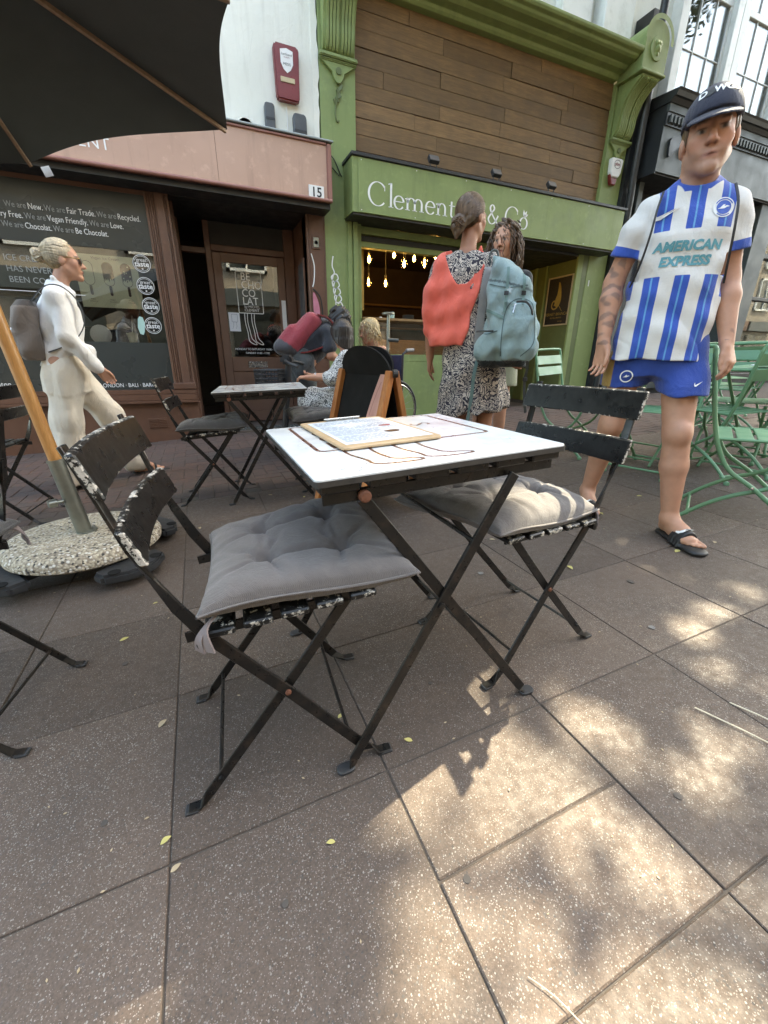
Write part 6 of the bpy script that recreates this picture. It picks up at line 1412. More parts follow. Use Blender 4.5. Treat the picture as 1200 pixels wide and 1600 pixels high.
    for s_ in (-1, 1):
        pts = smooth_path([(s_*.10,.145,1.26),(s_*.125,.06,1.345),(s_*.13,-.03,1.355),(s_*.135,-.105,1.27),(s_*.15,-.115,1.14),(s_*.165,-.03,1.02),(s_*.15,.12,.95)],5); MB().bar(pts, [(1,0,0)]*len(pts), .022, .007).build('strap', mt['alarm_grey'], bp_, smooth=50)
    MB().tube([(.0,.290,1.10),(.012,.293,1.085),(0,.295,1.07),(-.012,.293,1.085),(0,.290,1.10)], .003, 6).build('ring', mt['chrome'], bp_)
    for heel, dd in ((q(-.19,-.085,.0),q(1,-.1,0)),(q(.26,.085,.006),q(1,.05,0))):
        d = nrm(dd); sd = np.array((-d[1],d[0],0)); h = np.array(heel); G = Field(h+d*.1-np.array((.17,.17,.03)), h+d*.1+np.array((.17,.17,.13)), .006)
        for i in range(4): G.rc(h+d*(-.01+.055*i)+np.array((0,0,.012)), h+d*(-.01+.055*(i+1))+np.array((0,0,.010)), .036, .036, .01, (np.array((0,0,1)), .35))
        for a in np.linspace(-1,.8,10):
            f = lambda a: h+d*.12+sd*.044*a+np.array((0,0,.014+.055*(1-abs(a)**2.4)))
            G.rc(f(a)-d*.015, f(a+.2)-d*.015, .008, .008, .01); G.rc(f(a)+d*.015, f(a+.2)+d*.015, .008, .008, .01)
        put(G, 'sandal', 'leather', T, (.014,.014,.014), 1)
    MB().lathe([(.026,-.002),(.029,-.002),(.029,.002),(.026,.002)], (0,0,0), 18).build('bracelet', mt['chrome'], T).matrix_local = Matrix.Translation(Vector(aR[2])) @ Matrix.Rotation(.6,4,'X')
make_blond()
# ================================================================ dress prints
def squiggle_mat():
    k = NB('black_and_cream_squiggle_print'); v = k.pos('Object'); n1 = k.noise(v, 17, 1, .4, .9)
    f = k.math('FRACT', k.math('MULTIPLY', n1, 11)); ln = k.math('LESS_THAN', k.math('ABSOLUTE', k.math('SUBTRACT', f, .5)), .24)
    br = k.math('GREATER_THAN', k.noise(v, 60, 2), .40); k.base(k.mix(k.math('MULTIPLY', ln, br), lin((.035,.032,.045)), lin((.62,.54,.45)))); k.rough(.85); k.bump(k.noise(v, 18, 4), .35, .012); return k.m
def speck_mat():
    k = NB('white_with_black_specks_print'); v = k.pos('Object'); n = k.noise(v, 105, 2, .6, .5); k.base(k.mix(k.ramp(n, .50, .54), lin((.70,.69,.66)), lin((.05,.05,.055)))); k.rough(.85); k.bump(k.noise(v, 14, 4), .4, .015); return k.m
mt['squiggle'] = squiggle_mat(); mt['specks'] = speck_mat()
# ================================================================ woman with teal rucksack, seen from behind
def make_dress():
    T = person('woman seen from behind in black and cream printed dress with coral cardigan over her shoulders', 1.735, 2.495, (.62,.78)); sk = SK*np.array((.78,.68,.62))
    F = Field((-.36,-.22,-.02), (.40,.30,1.84), .0075)
    F.limb([(.06,0,.86),(.055,.0,.48),(.05,.01,.09)], [.085,.052,.034]); F.limb([(-.10,0,.86),(-.115,-.01,.48),(-.125,.01,.09)], [.085,.052,.034])
    F.limb([(.055,0,.45),(.052,.02,.33),(.05,.01,.09)], [.05,.053,.034]); F.limb([(-.115,0,.45),(-.118,.02,.33),(-.125,.01,.09)], [.05,.053,.034])
    for a, b, r in foot(F, (.05,.01,.09), (.05,.04,.015), (.1,-1,0), .95)+foot(F, (-.125,.01,.09), (-.13,.04,.015), (-.1,-1,0), .95): F.rc(a, b, r, r*.9, .004)
    F.prof([(.80,-.01,0,.14,.10),(1.0,.03,0,.13,.09),(1.25,.07,0,.14,.09),(1.40,.085,.0,.13,.07),(1.46,.085,.0,.06,.055)], .03)
    F.limb([(.255,.0,1.36),(.295,.03,1.08),(.292,-.01,.84)], [.050,.042,.028]); F.limb([(-.085,.0,1.38),(-.16,-.02,1.12),(-.25,.0,.90)], [.048,.04,.027])
    hand(F, (.292,-.012,.83), (.02,-.1,-1), (0,-1,0), .45, .98); hand(F, (-.252,.0,.89), (-.25,.15,-.9), (.5,-.8,0), .8, .98)
    F.limb([(.085,.01,1.42),(.075,-.01,1.56)], [.052,.048], .03); p, fr = head(F, (.07,-.02,1.645), (-.62,-.8,-.05), (0,0,1), .98)
    put(F, 'body', 'skin', T, sk, 1, lambda V, c: head_cols(V, sk, fr, (.06,.04,.03)))
    D = Field((-.40,-.28,.40), (.42,.30,1.52), .0078)
    D.prof([(.44,-.025,.0,.262,.20),(.60,-.02,.0,.235,.18),(.80,.0,.0,.205,.155),(.92,.02,.0,.185,.135),(1.06,.04,.0,.155,.115),(1.22,.07,.0,.18,.12),(1.36,.085,0,.185,.10),(1.42,.085,.0,.15,.08),(1.465,.085,0,.075,.062)], .02)
    D.limb([(.235,.0,1.38),(.285,.02,1.19)], [.065,.068], .03); D.limb([(-.07,.0,1.39),(-.13,-.01,1.22)], [.065,.066], .03)
    X, Y, Z = D.ax[0][:,None,None], D.ax[1][None,:,None], D.ax[2][None,None,:]; D.a = np.maximum(D.a, (.475-.16*X)-Z).astype(np.float32); D.disp(lambda X, Y, Z: .012*np.clip((1.0-Z)/.5,0,1)*np.sin(np.arctan2(Y,X+.02)*9+1)+.004*np.sin(25*X+30*Z))
    me = D.mesh('dress', 1); obj('dress', me, mt['squiggle'], T)
    # coral cardigan hung across the back
    K = Field((-.22,-.06,.80), (.40,.32,1.54), .0075)
    K.prof([(.82,.08,.02,.222,.150),(1.0,.085,.012,.205,.134),(1.15,.088,.006,.198,.130),(1.30,.088,.0,.202,.118),(1.40,.088,.0,.175,.095),(1.46,.088,0,.11,.072),(1.50,.088,0,.085,.064)], .03)
    K.limb([(.225,0,1.385),(.290,.03,1.20),(.295,.04,1.02)], [.070,.060,.045], .05)
    X, Y, Z = K.ax[0][:,None,None], K.ax[1][None,:,None], K.ax[2][None,None,:]
    topc = 1.265+9.5*np.maximum(np.abs(X-.095)-.015,0)**1.75; bot = .905+.18*np.maximum(.06-X,0)*1.2
    K.a = np.maximum(K.a, np.maximum(np.maximum(Z-topc-.12*(Y < .02), bot-Z), np.maximum(-.02-Y, (-.055+.21*np.clip(1.45-Z,0,1))-X))).astype(np.float32)
    K.disp(lambda X, Y, Z: .007*np.sin(46*np.sqrt((X-.25)**2+(Z-1.52)**2*.8))*np.clip((1.45-Z)/.2,0,1)+.004*np.sin(60*(X+.25*Z)))
    put(K, 'cardigan', 'cloth', T, (.86,.155,.105), 1)
    # hair in a low bun
    H = Field((-.08,-.15,1.46), (.22,.17,1.80), .006); r_, f_, u_, C, s = fr; C = np.array(C); R = np.stack([r_,f_,u_],1)
    H.el(C-f_*.022+u_*.030, (.084,.100,.096), .02, R); H.el(C-f_*.06-u_*.04, (.062,.05,.06), .03, R); X, Y, Z = H.ax[0][:,None,None], H.ax[1][None,:,None], H.ax[2][None,None,:]
    fq = (X-C[0])*f_[0]+(Y-C[1])*f_[1]+(Z-C[2])*f_[2]; zq = (X-C[0])*u_[0]+(Y-C[1])*u_[1]+(Z-C[2])*u_[2]; H.a = np.maximum(H.a, fq-.055+np.clip(.06-zq,0,1)*1.1).astype(np.float32)
    b0 = C-f_*.115-u_*.055
    for i in range(8):
        a = i*.8; o_ = np.array((cos(a)*.020, 0, sin(a)*.026)); H.el(b0+o_, (.026,.024,.030), .012)
    H.rc(b0-u_*.02, b0-u_*.075-f_*.01, .026, .010, .02); H.disp(sinfold(.0012,(1,70,90,150,0),(1,-110,120,90,1),(1,150,-60,130,2)))
    hr = put(H, 'hair', 'hair', T, (.10,.06,.032), 0); sleek(hr, C, r_, f_, u_, b0, 420, (.150,.092,.052))
    MB().lathe([(.016,-.006),(.022,-.006),(.022,.006),(.016,.006)], (0,0,0), 16).build('hair_tie', mt['white_plastic'], hr).matrix_local = Matrix.Translation(Vector(b0+u_*.035-f_*-.005)) @ Matrix.Rotation(.9,4,'X')
    return T
TD = make_dress()
def make_rucksack(T):
    R_ = thing('rucksack', 'large pale teal hiking rucksack hanging from the woman\'s right shoulder', 'rucksack', (0,0,0)); R_.matrix_world = T.matrix_world @ Matrix.Translation((.0,-.03,-.115)) @ Matrix.Diagonal((.90,1,1,1))
    c0 = rgb(.255,.36,.36)
    B = Field((-.46,.02,.82), (-.02,.48,1.56), .0075)
    B.prof([(.90,-.25,.20,.125,.09),(.96,-.255,.21,.160,.12),(1.08,-.255,.215,.172,.135),(1.2,-.245,.21,.165,.13),(1.31,-.225,.20,.142,.115),(1.41,-.19,.19,.105,.09),(1.48,-.15,.175,.065,.06),(1.52,-.12,.16,.035,.035)], .02, 2.2)
    B.rc((-.30,.25,1.335),(-.14,.22,1.44),.068,.056,.025); B.prof([(.94,-.30,.33,.10,.045),(1.0,-.31,.335,.11,.06),(1.16,-.31,.33,.105,.058),(1.25,-.30,.31,.09,.03)], .015, 2.5)
    B.el((-.105,.275,1.0),(.075,.07,.105),.02); B.disp(sinfold(.005,(1,22,18,26,0),(1,-30,25,20,1.4),(.7,48,-20,36,2),(.5,20,60,50,.6)))
    bd = put(B, 'main_pack', 'cloth', R_, c0, 1, lambda V, c: np.where((V[:,2] < .935)[:,None], c*.07, c*np.where((np.abs(V[:,2]-1.355-.25*(V[:,0]+.2)) < .006)[:,None], .35, 1)))
    zp = smooth_path([(-.38,.345,1.13),(-.37,.372,1.20),(-.33,.375,1.245),(-.27,.36,1.25)],5); MB().tube(zp, .006, 6).build('zip', mt['blackplastic'], R_); MB().tube([(-.265,.368,1.24),(-.255,.385,1.19)], .006, 6).build('zip_pull', mt['chrome'], R_)
    MB().tube([(-.145,.345,1.10+.0),(-.105,.35,1.098),(-.06,.335,1.10),(-.035,.29,1.10)], .006, 6).build('pocket_elastic', mt['slate'], R_)
    sp = smooth_path([(-.075,.03,1.475),(-.07,.11,1.46),(-.055,.145,1.36),(-.045,.15,1.2),(-.04,.16,1.05),(-.05,.17,.95)],5); MB().bar(sp, [(1,.3,0)]*len(sp), .055, .014).build('shoulder_strap', mt['alarm_pad'], R_, smooth=50)
    sp = smooth_path([(-.05,.18,.95),(-.035,.22,.85),(-.03,.22,.72),(-.02,.21,.60),(-.01,.21,.55)],5); MB().bar(sp, [(1,.1,0)]*len(sp), .024, .003).build('hanging_strap', mt['teal_web'], R_, smooth=50)
    sp = smooth_path([(-.37,.28,1.0),(-.39,.27,.9),(-.385,.24,.82),(-.40,.22,.70),(-.42,.2,.62)],5); MB().bar(sp, [(1,.1,0)]*len(sp), .018, .003).build('hanging_strap', mt['slate'], R_, smooth=50)
    MB().box(-.40,-.37,.235,.262,.815,.84).build('buckle', mt['blackplastic'], R_, bevel=.004)
    MB().tube(smooth_path([(-.13,.15,1.49),(-.12,.16,1.54),(-.09,.165,1.55),(-.07,.17,1.52),(-.08,.17,1.48)],5), .007, 6).build('grab_loop', mt['slate'], R_, smooth=50)
    bvk = bvh_of(bd.data)
    def seam(pts, wd, m_, nm, off=.004): obj(nm, decal(flat_mesh([], [(smooth_path(pts,5),wd,False)]), bvk, (0,0,0), (-1,0,0), ZU, (0,-1,0), off), mt[m_], R_)
    for pts in ([(.33,.96),(.40,1.03),(.395,1.15),(.36,1.25),(.28,1.27),(.215,1.22),(.20,1.10),(.205,.96)], [(.05,1.10),(.10,1.085),(.17,1.10)], [(.09,1.36),(.2,1.33),(.33,1.34)]): seam(pts, .006, 'seam_dark', 'seam')
    for pts in ([(.20,1.44),(.205,1.30),(.20,1.20)], [(.30,1.42),(.31,1.30),(.31,1.24)], [(.08,1.22),(.20,1.17)]): seam(pts, .016, 'teal_web', 'webbing_strap', .006)
    for x_, z_ in ((.203,1.30),(.31,1.30)): seam([(x_-.014,z_),(x_+.014,z_)], .022, 'blackplastic', 'strap_buckle', .009)
    star = [(.026*cos(radians(90+i*36))*(1 if i % 2 == 0 else .42), .026*sin(radians(90+i*36))*(1 if i % 2 == 0 else .42)) for i in range(10)]
    obj('star_charm', decal(flat_mesh([star]), bvh_of(bd.data), (-.22,0,1.315), (-1,0,0), ZU, (0,-1,0), .006), mt['galv'], R_)
mt['alarm_pad'] = M('grey_padded_strap', (.34,.33,.31), (.28,.27,.26), 20, .9, .3, 300); mt['seam_dark'] = M('dark_teal_seam', (.10,.15,.15), (.08,.12,.12), 20, .9); mt['teal_web'] = M('teal_webbing', (.17,.27,.25), (.14,.23,.21), 20, .8, .3, 300)
make_rucksack(TD)
def curls(T, C, R, n, rr, ln, col, hmat='hair', seed=1, zlo=-.2):
    "many short wavy locks around a head"
    rd = random.Random(seed); mb = MB(); C = Vector(C)
    for i in range(n):
        th = rd.uniform(0, 2*pi); ph = rd.uniform(-.35, 1.5); d = Vector((cos(th)*cos(ph), sin(th)*cos(ph), sin(ph)))
        if d.dot(Vector(R)) > .30 and d.z < .62: continue
        p = C+Vector((d.x*rr[0], d.y*rr[1], d.z*rr[2])); pts = []; L = rd.uniform(.6, 1.1)*ln; f = rd.uniform(30, 60); a = rd.uniform(0, 6)
        for j in range(10):
            t = j/9; w_ = .010*(1-.3*t); out = Vector((d.x, d.y, 0))*(.03*t+.02*sin(pi*t)); pts.append(p+out+Vector((cos(a+f*t*L*2)*w_, sin(a+f*t*L*2)*w_, -L*t+.02*t*(d.z > .6))))
        mb.tube(pts, [.0048*(1-.6*j/9) for j in range(10)], 4)
    me = mb.mesh('hair', smooth=80); V = verts(me); c = np.tile(np.array(col, float), (len(V),1))*(.7+.6*np.abs(np.sin(V[:,0]*90+V[:,2]*50)))[:,None]; colour(me, c); return obj('hair', me, mt[hmat], T)
# ================================================================ woman with curly hair
def make_curly():
    T = person('woman with long curly brown hair and black T-shirt facing the woman in the printed dress', 2.20, 2.86, (-.88,-.42)); sk = SK*np.array((1.02,.98,.95))
    F = Field((-.32,-.36,-.02), (.34,.22,1.78), .0085)
    for s in (-1, 1):
        F.limb([(s*.09,0,.86),(s*.095,-.01,.48),(s*.10,.02,.09)], [.088,.055,.035])
        for a, b, r in foot(F, (s*.10,.02,.09), (s*.10,.05,.015), (s*.1,-1,0), .95): F.rc(a, b, r, r*.9, .004)
    F.prof([(.80,0,.0,.15,.10),(1.0,0,0,.13,.09),(1.25,0,0,.14,.09),(1.38,0,.0,.13,.07),(1.44,0,.0,.06,.055)], .03)
    aL = [(.165,.0,1.36),(.215,-.02,1.12),(.16,-.17,1.20)]; aR = [(-.165,.0,1.36),(-.23,.0,1.10),(-.16,-.16,1.02)]
    for A in (aL, aR): F.limb(A, [.048,.042,.028])
    hand(F, aL[2], (-.3,-.5,.7), (0,.6,.6), .6, .95); hand(F, aR[2], (.4,-.8,.1), (0,0,1), .7, .95)
    F.limb([(0,.01,1.40),(0,-.01,1.54)], [.05,.046], .03); p, fr = head(F, (0,-.02,1.615), (.12,-1,-.12), (0,0,1), .97)
    put(F, 'body', 'skin', T, sk, 1, lambda V, c: head_cols(V, sk, fr, (.07,.04,.025), (.5,.15,.13)))
    S_ = Field((-.34,-.22,.84), (.34,.22,1.48), .009); S_.prof([(.88,0,.0,.17,.125),(1.05,0,0,.16,.12),(1.22,0,-.01,.175,.13),(1.34,0,0,.165,.10),(1.42,0,.0,.10,.07)], .02)
    for A in (aL, aR): S_.rc(A[0], tuple(np.array(A[0])*.45+np.array(A[1])*.55), .066, .066, .03)
    S_.disp(sinfold(.005,(1,20,14,26,0),(1,-24,20,30,1))); put(S_, 't_shirt', 'cloth', T, (.014,.014,.016), 1)
    H = Field((-.26,-.2,.56), (.26,.22,.94), .009); H.prof([(.78,0,0,.185,.135),(.92,0,0,.165,.12)], .02)
    for s in (-1, 1): H.limb([(s*.09,0,.82),(s*.10,0,.62)], [.098,.105], .04)
    H.cutz(.61, False); put(H, 'shorts', 'cloth', T, (.33,.34,.22), 1)
    r_, f_, u_, C, s = fr; C = np.array(C); Hh = Field(C-.2, C+.2, .008); R = np.stack([r_,f_,u_],1); Hh.el(C-f_*.03+u_*.03, (.095,.095,.10), .02, R); Hh.el(C-f_*.06-u_*.07, (.10,.06,.12), .03, R)
    X, Y, Z = Hh.ax[0][:,None,None], Hh.ax[1][None,:,None], Hh.ax[2][None,None,:]; fq = (X-C[0])*f_[0]+(Y-C[1])*f_[1]+(Z-C[2])*f_[2]; zq = (X-C[0])*u_[0]+(Y-C[1])*u_[1]+(Z-C[2])*u_[2]
    Hh.a = np.maximum(Hh.a, fq-.045+np.clip(.06-zq,0,1)*.9).astype(np.float32); Hh.disp(sinfold(.010,(1,60,50,90,0),(1,-70,80,60,1),(1,90,-50,70,2))); put(Hh, 'hair_mass', 'hair', T, (.075,.042,.022), 0)
    curls(T, C+u_*.02-f_*.02, f_, 620, (.10,.10,.10), .22, (.105,.058,.030))
    MB().lathe([(.030,-.014),(.036,-.014),(.036,.014),(.030,.014)], (0,0,0), 18).build('neon_wristband', mt['neon'], T).matrix_local = Matrix.Translation(Vector(aL[2])*.9+Vector(aL[1])*.1) @ Matrix.Rotation(1.2,4,'X')
    for s in (-1, 1):
        G = Field((s*.1-.08,-.24,0), (s*.1+.08,.12,.10), .009); G.rc((s*.10,.05,.03),(s*.115,-.15,.025),.04,.04,.02,(np.array((0,0,1)),.7)); put(G, 'shoe', 'leather', T, (.6,.6,.58), 1)
mt['neon'] = M('neon_yellow_rubber', (.55,.75,.05), (.5,.7,.05), 20, .4)
make_curly()
# ================================================================ person bending with a red backpack
def make_bent():
    T = person('dark haired person in black T-shirt bending forward with a red and grey backpack', 1.00, 4.22, (1,-.05)); q = lambda f, x, z: (x, -f, z if z < .6 else .6+(z-.6)*.83); sk = SK*np.array((.85,.75,.68))
    F = Field((-.34,-.62,-.02), (.34,.32,1.46), .009)
    for s in (-1, 1): F.limb([q(-.06,s*.09,.86),q(.0,s*.10,.47),q(-.04,s*.10,.08)], [.09,.06,.04]); foot(F, q(-.04,s*.10,.08), q(-.07,s*.10,.015), q(1,s*.1,0))
    F.limb([q(-.04,0,.88),q(.08,0,1.08),q(.20,0,1.20)], [.13,.12,.11], .05)
    aR = [q(.19,-.16,1.17),q(.20,-.20,.93),q(.38,-.14,.85)]; aL = [q(.19,.16,1.17),q(.24,.20,.95),q(.40,.12,.87)]
    for A in (aR, aL): F.limb(A, [.046,.040,.027])
    hand(F, aR[2], q(.9,.2,-.3), q(0,1,.3), .6, .95); hand(F, aL[2], q(.9,-.2,-.3), q(0,-1,.3), .6, .95)
    F.limb([q(.22,0,1.22),q(.29,0,1.28)], [.052,.048], .03); p, fr = head(F, q(.35,0,1.30), q(.75,0,-.65), q(.65,0,.75), .97)
    put(F, 'body', 'skin', T, sk, 1, lambda V, c: head_cols(V, sk, fr))
    S_ = Field((-.34,-.36,.80), (.34,.26,1.38), .009); S_.limb([q(-.05,0,.92),q(.08,0,1.08),q(.20,0,1.19)], [.145,.145,.135], .05)
    for A in (aR, aL): S_.rc(A[0], tuple(np.array(A[0])*.4+np.array(A[1])*.6), .066, .068, .05)
    S_.disp(sinfold(.006,(1,18,22,26,0),(1,-24,20,30,1))); put(S_, 't_shirt', 'cloth', T, (.020,.022,.028), 1)
    L = Field((-.28,-.22,.03), (.28,.26,1.0), .01)
    for s in (-1, 1): L.limb([q(-.06,s*.085,.86),q(.0,s*.10,.47),q(-.04,s*.10,.08)], [.115,.085,.065], .04)
    L.rc(q(-.05,-.05,.90),q(-.05,.05,.90),.125,.125,.04); L.disp(sinfold(.006,(1,22,14,20,0),(1,-14,20,24,1))); put(L, 'trousers', 'cloth', T, (.055,.058,.055), 1)
    r_, f_, u_, C, s = fr; C = np.array(C); Hh = Field(C-.2, C+.2, .008); R = np.stack([r_,f_,u_],1); Hh.el(C-f_*.03+u_*.03, (.095,.105,.10), .02, R); X, Y, Z = Hh.ax[0][:,None,None], Hh.ax[1][None,:,None], Hh.ax[2][None,None,:]
    fq = (X-C[0])*f_[0]+(Y-C[1])*f_[1]+(Z-C[2])*f_[2]; zq = (X-C[0])*u_[0]+(Y-C[1])*u_[1]+(Z-C[2])*u_[2]; Hh.a = np.maximum(Hh.a, fq-.06+np.clip(.05-zq,0,1)*.9).astype(np.float32); Hh.disp(sinfold(.008,(1,60,50,90,0),(1,-70,80,60,1))); put(Hh, 'hair_mass', 'hair', T, (.02,.016,.014), 0)
    curls(T, C, f_, 280, (.10,.10,.10), .18, (.022,.017,.015), seed=4)
    # backpack along the sloping back
    K = thing('backpack', 'dark red and grey backpack on the bending person\'s back', 'backpack', (0,0,0)); K.matrix_world = T.matrix_world
    B = Field((-.24,-.30,.80), (.24,.46,1.50), .009); ax_ = nrm(np.array(q(.24,0,.32)))
    a, b = np.array(q(-.16,0,1.02)), np.array(q(.06,0,1.30)); 
    for x in (-.10,-.035,.035,.10): B.rc(a+np.array((x,0,0)), b+np.array((x*.9,0,0)), .085, .075, .04)
    B.rc(a+np.array((-.08,.075,.0)), (a*.5+b*.5)+np.array((-.08,.08,.02)), .066, .055, .03); B.rc(a+np.array((.08,.075,.0)), (a*.5+b*.5)+np.array((.08,.08,.02)), .066, .055, .03); B.disp(sinfold(.004,(1,30,22,20,0),(1,-22,30,26,1)))
    bd = put(B, 'main_pack', 'cloth', K, (.26,.028,.040), 1, lambda V, c: np.where((((V-a)@ax_) < .0)[:,None] & (np.sin(V[:,0]*4)[:,None] < .9), np.array((.06,.055,.06)), c))
    for s in (-1, 1):
        sp = smooth_path([q(.10,s*.12,1.36),q(.20,s*.14,1.32),q(.26,s*.15,1.20),q(.18,s*.16,1.06),q(.02,s*.16,.98),q(-.08,s*.15,.96)],5); MB().bar(sp, [(1,0,0)]*len(sp), .05, .012).build('strap', mt['alarm_red'] if s < 0 else mt['alarm_red'], K, smooth=50)
make_bent()
# ================================================================ seated woman in speckled dress on a mobility scooter
def make_seated():
    T = person('seated woman with dark bobbed hair in white dress with black specks, holding a handlebar', 1.24, 3.62, (-.90,.42)); q = lambda f, x, z: (x, -f, z); sk = SK*np.array((1.02,.95,.92))
    F = Field((-.32,-.62,-.02), (.34,.26,1.34), .0085)
    for s in (-1, 1): F.limb([q(.0,s*.09,.54),q(.38,s*.10,.54),q(.36,s*.10,.18)], [.095,.06,.04]); foot(F, q(.36,s*.10,.20), q(.33,s*.10,.13), q(1,0,0), .95)
    F.prof([(.46,0,.0,.16,.12),(.65,0,0,.14,.10),(.85,0,-.01,.15,.10),(.96,0,-.02,.15,.075),(1.02,0,-.03,.06,.055)], .03)
    aR = [q(.02,-.165,.945),q(.14,-.215,.76),q(.38,-.20,.765)]; aL = [q(.02,.165,.945),q(.14,.215,.76),q(.38,.18,.765)]
    for A in (aL, aR): F.limb(A, [.047,.042,.027])
    hand(F, aL[2], q(1,-.1,.0), q(0,-1,.2), 1.0, .95); hand(F, aR[2], q(1,.1,.0), q(0,1,.2), 1.0, .95)
    F.limb([q(.02,0,.98),q(.05,0,1.10)], [.052,.047], .03); p, fr = head(F, q(.075,0,1.155), q(.55,-.80,-.22), (0,0,1), .97)
    put(F, 'body', 'skin', T, sk, 1, lambda V, c: head_cols(V, sk, fr))
    D = Field((-.36,-.64,.10), (.36,.26,1.06), .009)
    D.prof([(.44,0,.0,.19,.16),(.56,0,0,.175,.135),(.70,0,0,.155,.118),(.84,0,-.005,.168,.12),(.93,0,-.01,.16,.095),(.975,0,-.02,.12,.07)], .03)
    D.limb([q(.03,-.09,.56),q(.39,-.10,.55),q(.38,-.09,.22)], [.125,.10,.13], .05); D.limb([q(.03,.09,.56),q(.39,.10,.55),q(.38,.09,.22)], [.125,.10,.13], .05); D.rc(q(.38,-.05,.30),q(.38,.05,.30),.12,.12,.05)
    D.rc(q(.20,-.10,.42),q(.20,.10,.42),.13,.13,.06); D.rc(q(.22,-.08,.26),q(.22,.08,.26),.14,.14,.06)
    for A in (aL, aR): D.limb([A[0], A[1], tuple(np.array(A[1])*.8+np.array(A[2])*.2)], [.066,.066,.058], .03)
    D.disp(lambda X, Y, Z: .010*np.sin(30*X+12*Z)*np.clip((.6-Z)/.3,0,1)+.006*np.sin(26*Y-30*Z+20*X)); D.el(q(-.09,0,1.0),(.11,.09,.09),.02,None,'s')
    obj('dress', D.mesh('dress', 1), mt['specks'], T)
    r_, f_, u_, C, s = fr; C = np.array(C); H = Field(C-.20, C+.18, .007); R = np.stack([r_,f_,u_],1); H.el(C-f_*.018+u_*.03, (.092,.106,.10), .02, R); H.prof([(C[2]-.15,C[0]+.012,C[1]+.015,.108,.100),(C[2]-.05,C[0]+.008,C[1]+.012,.112,.108),(C[2]+.05,C[0]+.005,C[1]+.008,.098,.102)], .03)
    X, Y, Z = H.ax[0][:,None,None], H.ax[1][None,:,None], H.ax[2][None,None,:]; fq = (X-C[0])*f_[0]+(Y-C[1])*f_[1]+(Z-C[2])*f_[2]; zq = (X-C[0])*u_[0]+(Y-C[1])*u_[1]+(Z-C[2])*u_[2]; H.a = np.maximum(H.a, fq-.065+np.clip(.05-zq,0,1)*.7).astype(np.float32)
    H.disp(lambda X, Y, Z: .003*np.sin(np.arctan2(Y-C[1],X-C[0])*46)); put(H, 'hair', 'hair', T, (.022,.016,.014), 0); T.scale = (.9,.9,.9)
    MB().lathe([(.028,-.008),(.032,-.008),(.032,.008),(.028,.008)], (0,0,0), 16).build('wristwatch', mt['chrome'], T).matrix_local = Matrix.Translation(Vector(aR[2])) @ Matrix.Rotation(1.4,4,'X')
    # scooter
    K = thing('mobility_scooter', 'black mobility scooter with basket and handlebar under the seated woman', 'scooter', (0,0,0)); K.matrix_world = T.matrix_world
    MB().box(-.22,.22,-.16,.20,.38,.45).build('seat', mt['blackplastic'], K, bevel=.03, seg=3, smooth=40)
    MB().box(-.20,.20,.17,.23,.46,.62).build('backrest', mt['blackplastic'], K, bevel=.025, seg=3, smooth=40)
    MB().box(-.17,.17,-.62,.30,.12,.17).box(-.18,.18,.0,.36,.17,.36).build('chassis', mt['blackplastic'], K, bevel=.02)
    MB().tube([(0,-.62,.17),(0,-.54,.80)], .028, 10).build('steering_column', mt['blackplastic'], K, smooth=50)
    MB().tube(smooth_path([(-.27,-.40,.775),(-.22,-.48,.80),(-.10,-.54,.82),(.10,-.54,.82),(.22,-.48,.80),(.27,-.40,.775)],5), .014, 8).build('handlebar', mt['blackplastic'], K, smooth=50)
    MB().box(-.07,.07,-.60,-.50,.79,.87).build('control_box', mt['blackplastic'], K, bevel=.02, seg=2)
    bk = MB()
    for z in (.60,.635,.67,.705,.74): bk.tube([(-.15,-.60,z),(-.15,-.80,z),(.15,-.80,z),(.15,-.60,z),(-.15,-.60,z)], .008, 5)
    for i in range(13):
        x = -.15+.025*i; bk.tube([(x,-.80,.58),(x,-.805,.75)], .004, 4); bk.tube([(x,-.60,.58),(x,-.595,.75)], .004, 4)
    for i in range(8): y = -.8+.028*i; bk.tube([(-.15,y,.58),(-.155,y,.75)], .004, 4); bk.tube([(.15,y,.58),(.155,y,.75)], .004, 4)
    bk.box(-.15,.15,-.80,-.60,.575,.583).build('basket', mt['blackplastic'], K)
    for x, y, r in ((-.2,.22,.13),(.2,.22,.13),(0,-.62,.12)):
        w_ = MB().lathe([(r*.5,-.03),(r*.9,-.035),(r,-.02),(r,.02),(r*.9,.035),(r*.5,.03)], (x,y,r), 22, 'x').build('wheel', mt['blackplastic'], K, smooth=40); MB().lathe([(0,-.032),(r*.5,-.032),(r*.5,.032),(0,.032)], (x,y,r), 14, 'x').build('hub', mt['galv'], w_)
make_seated()
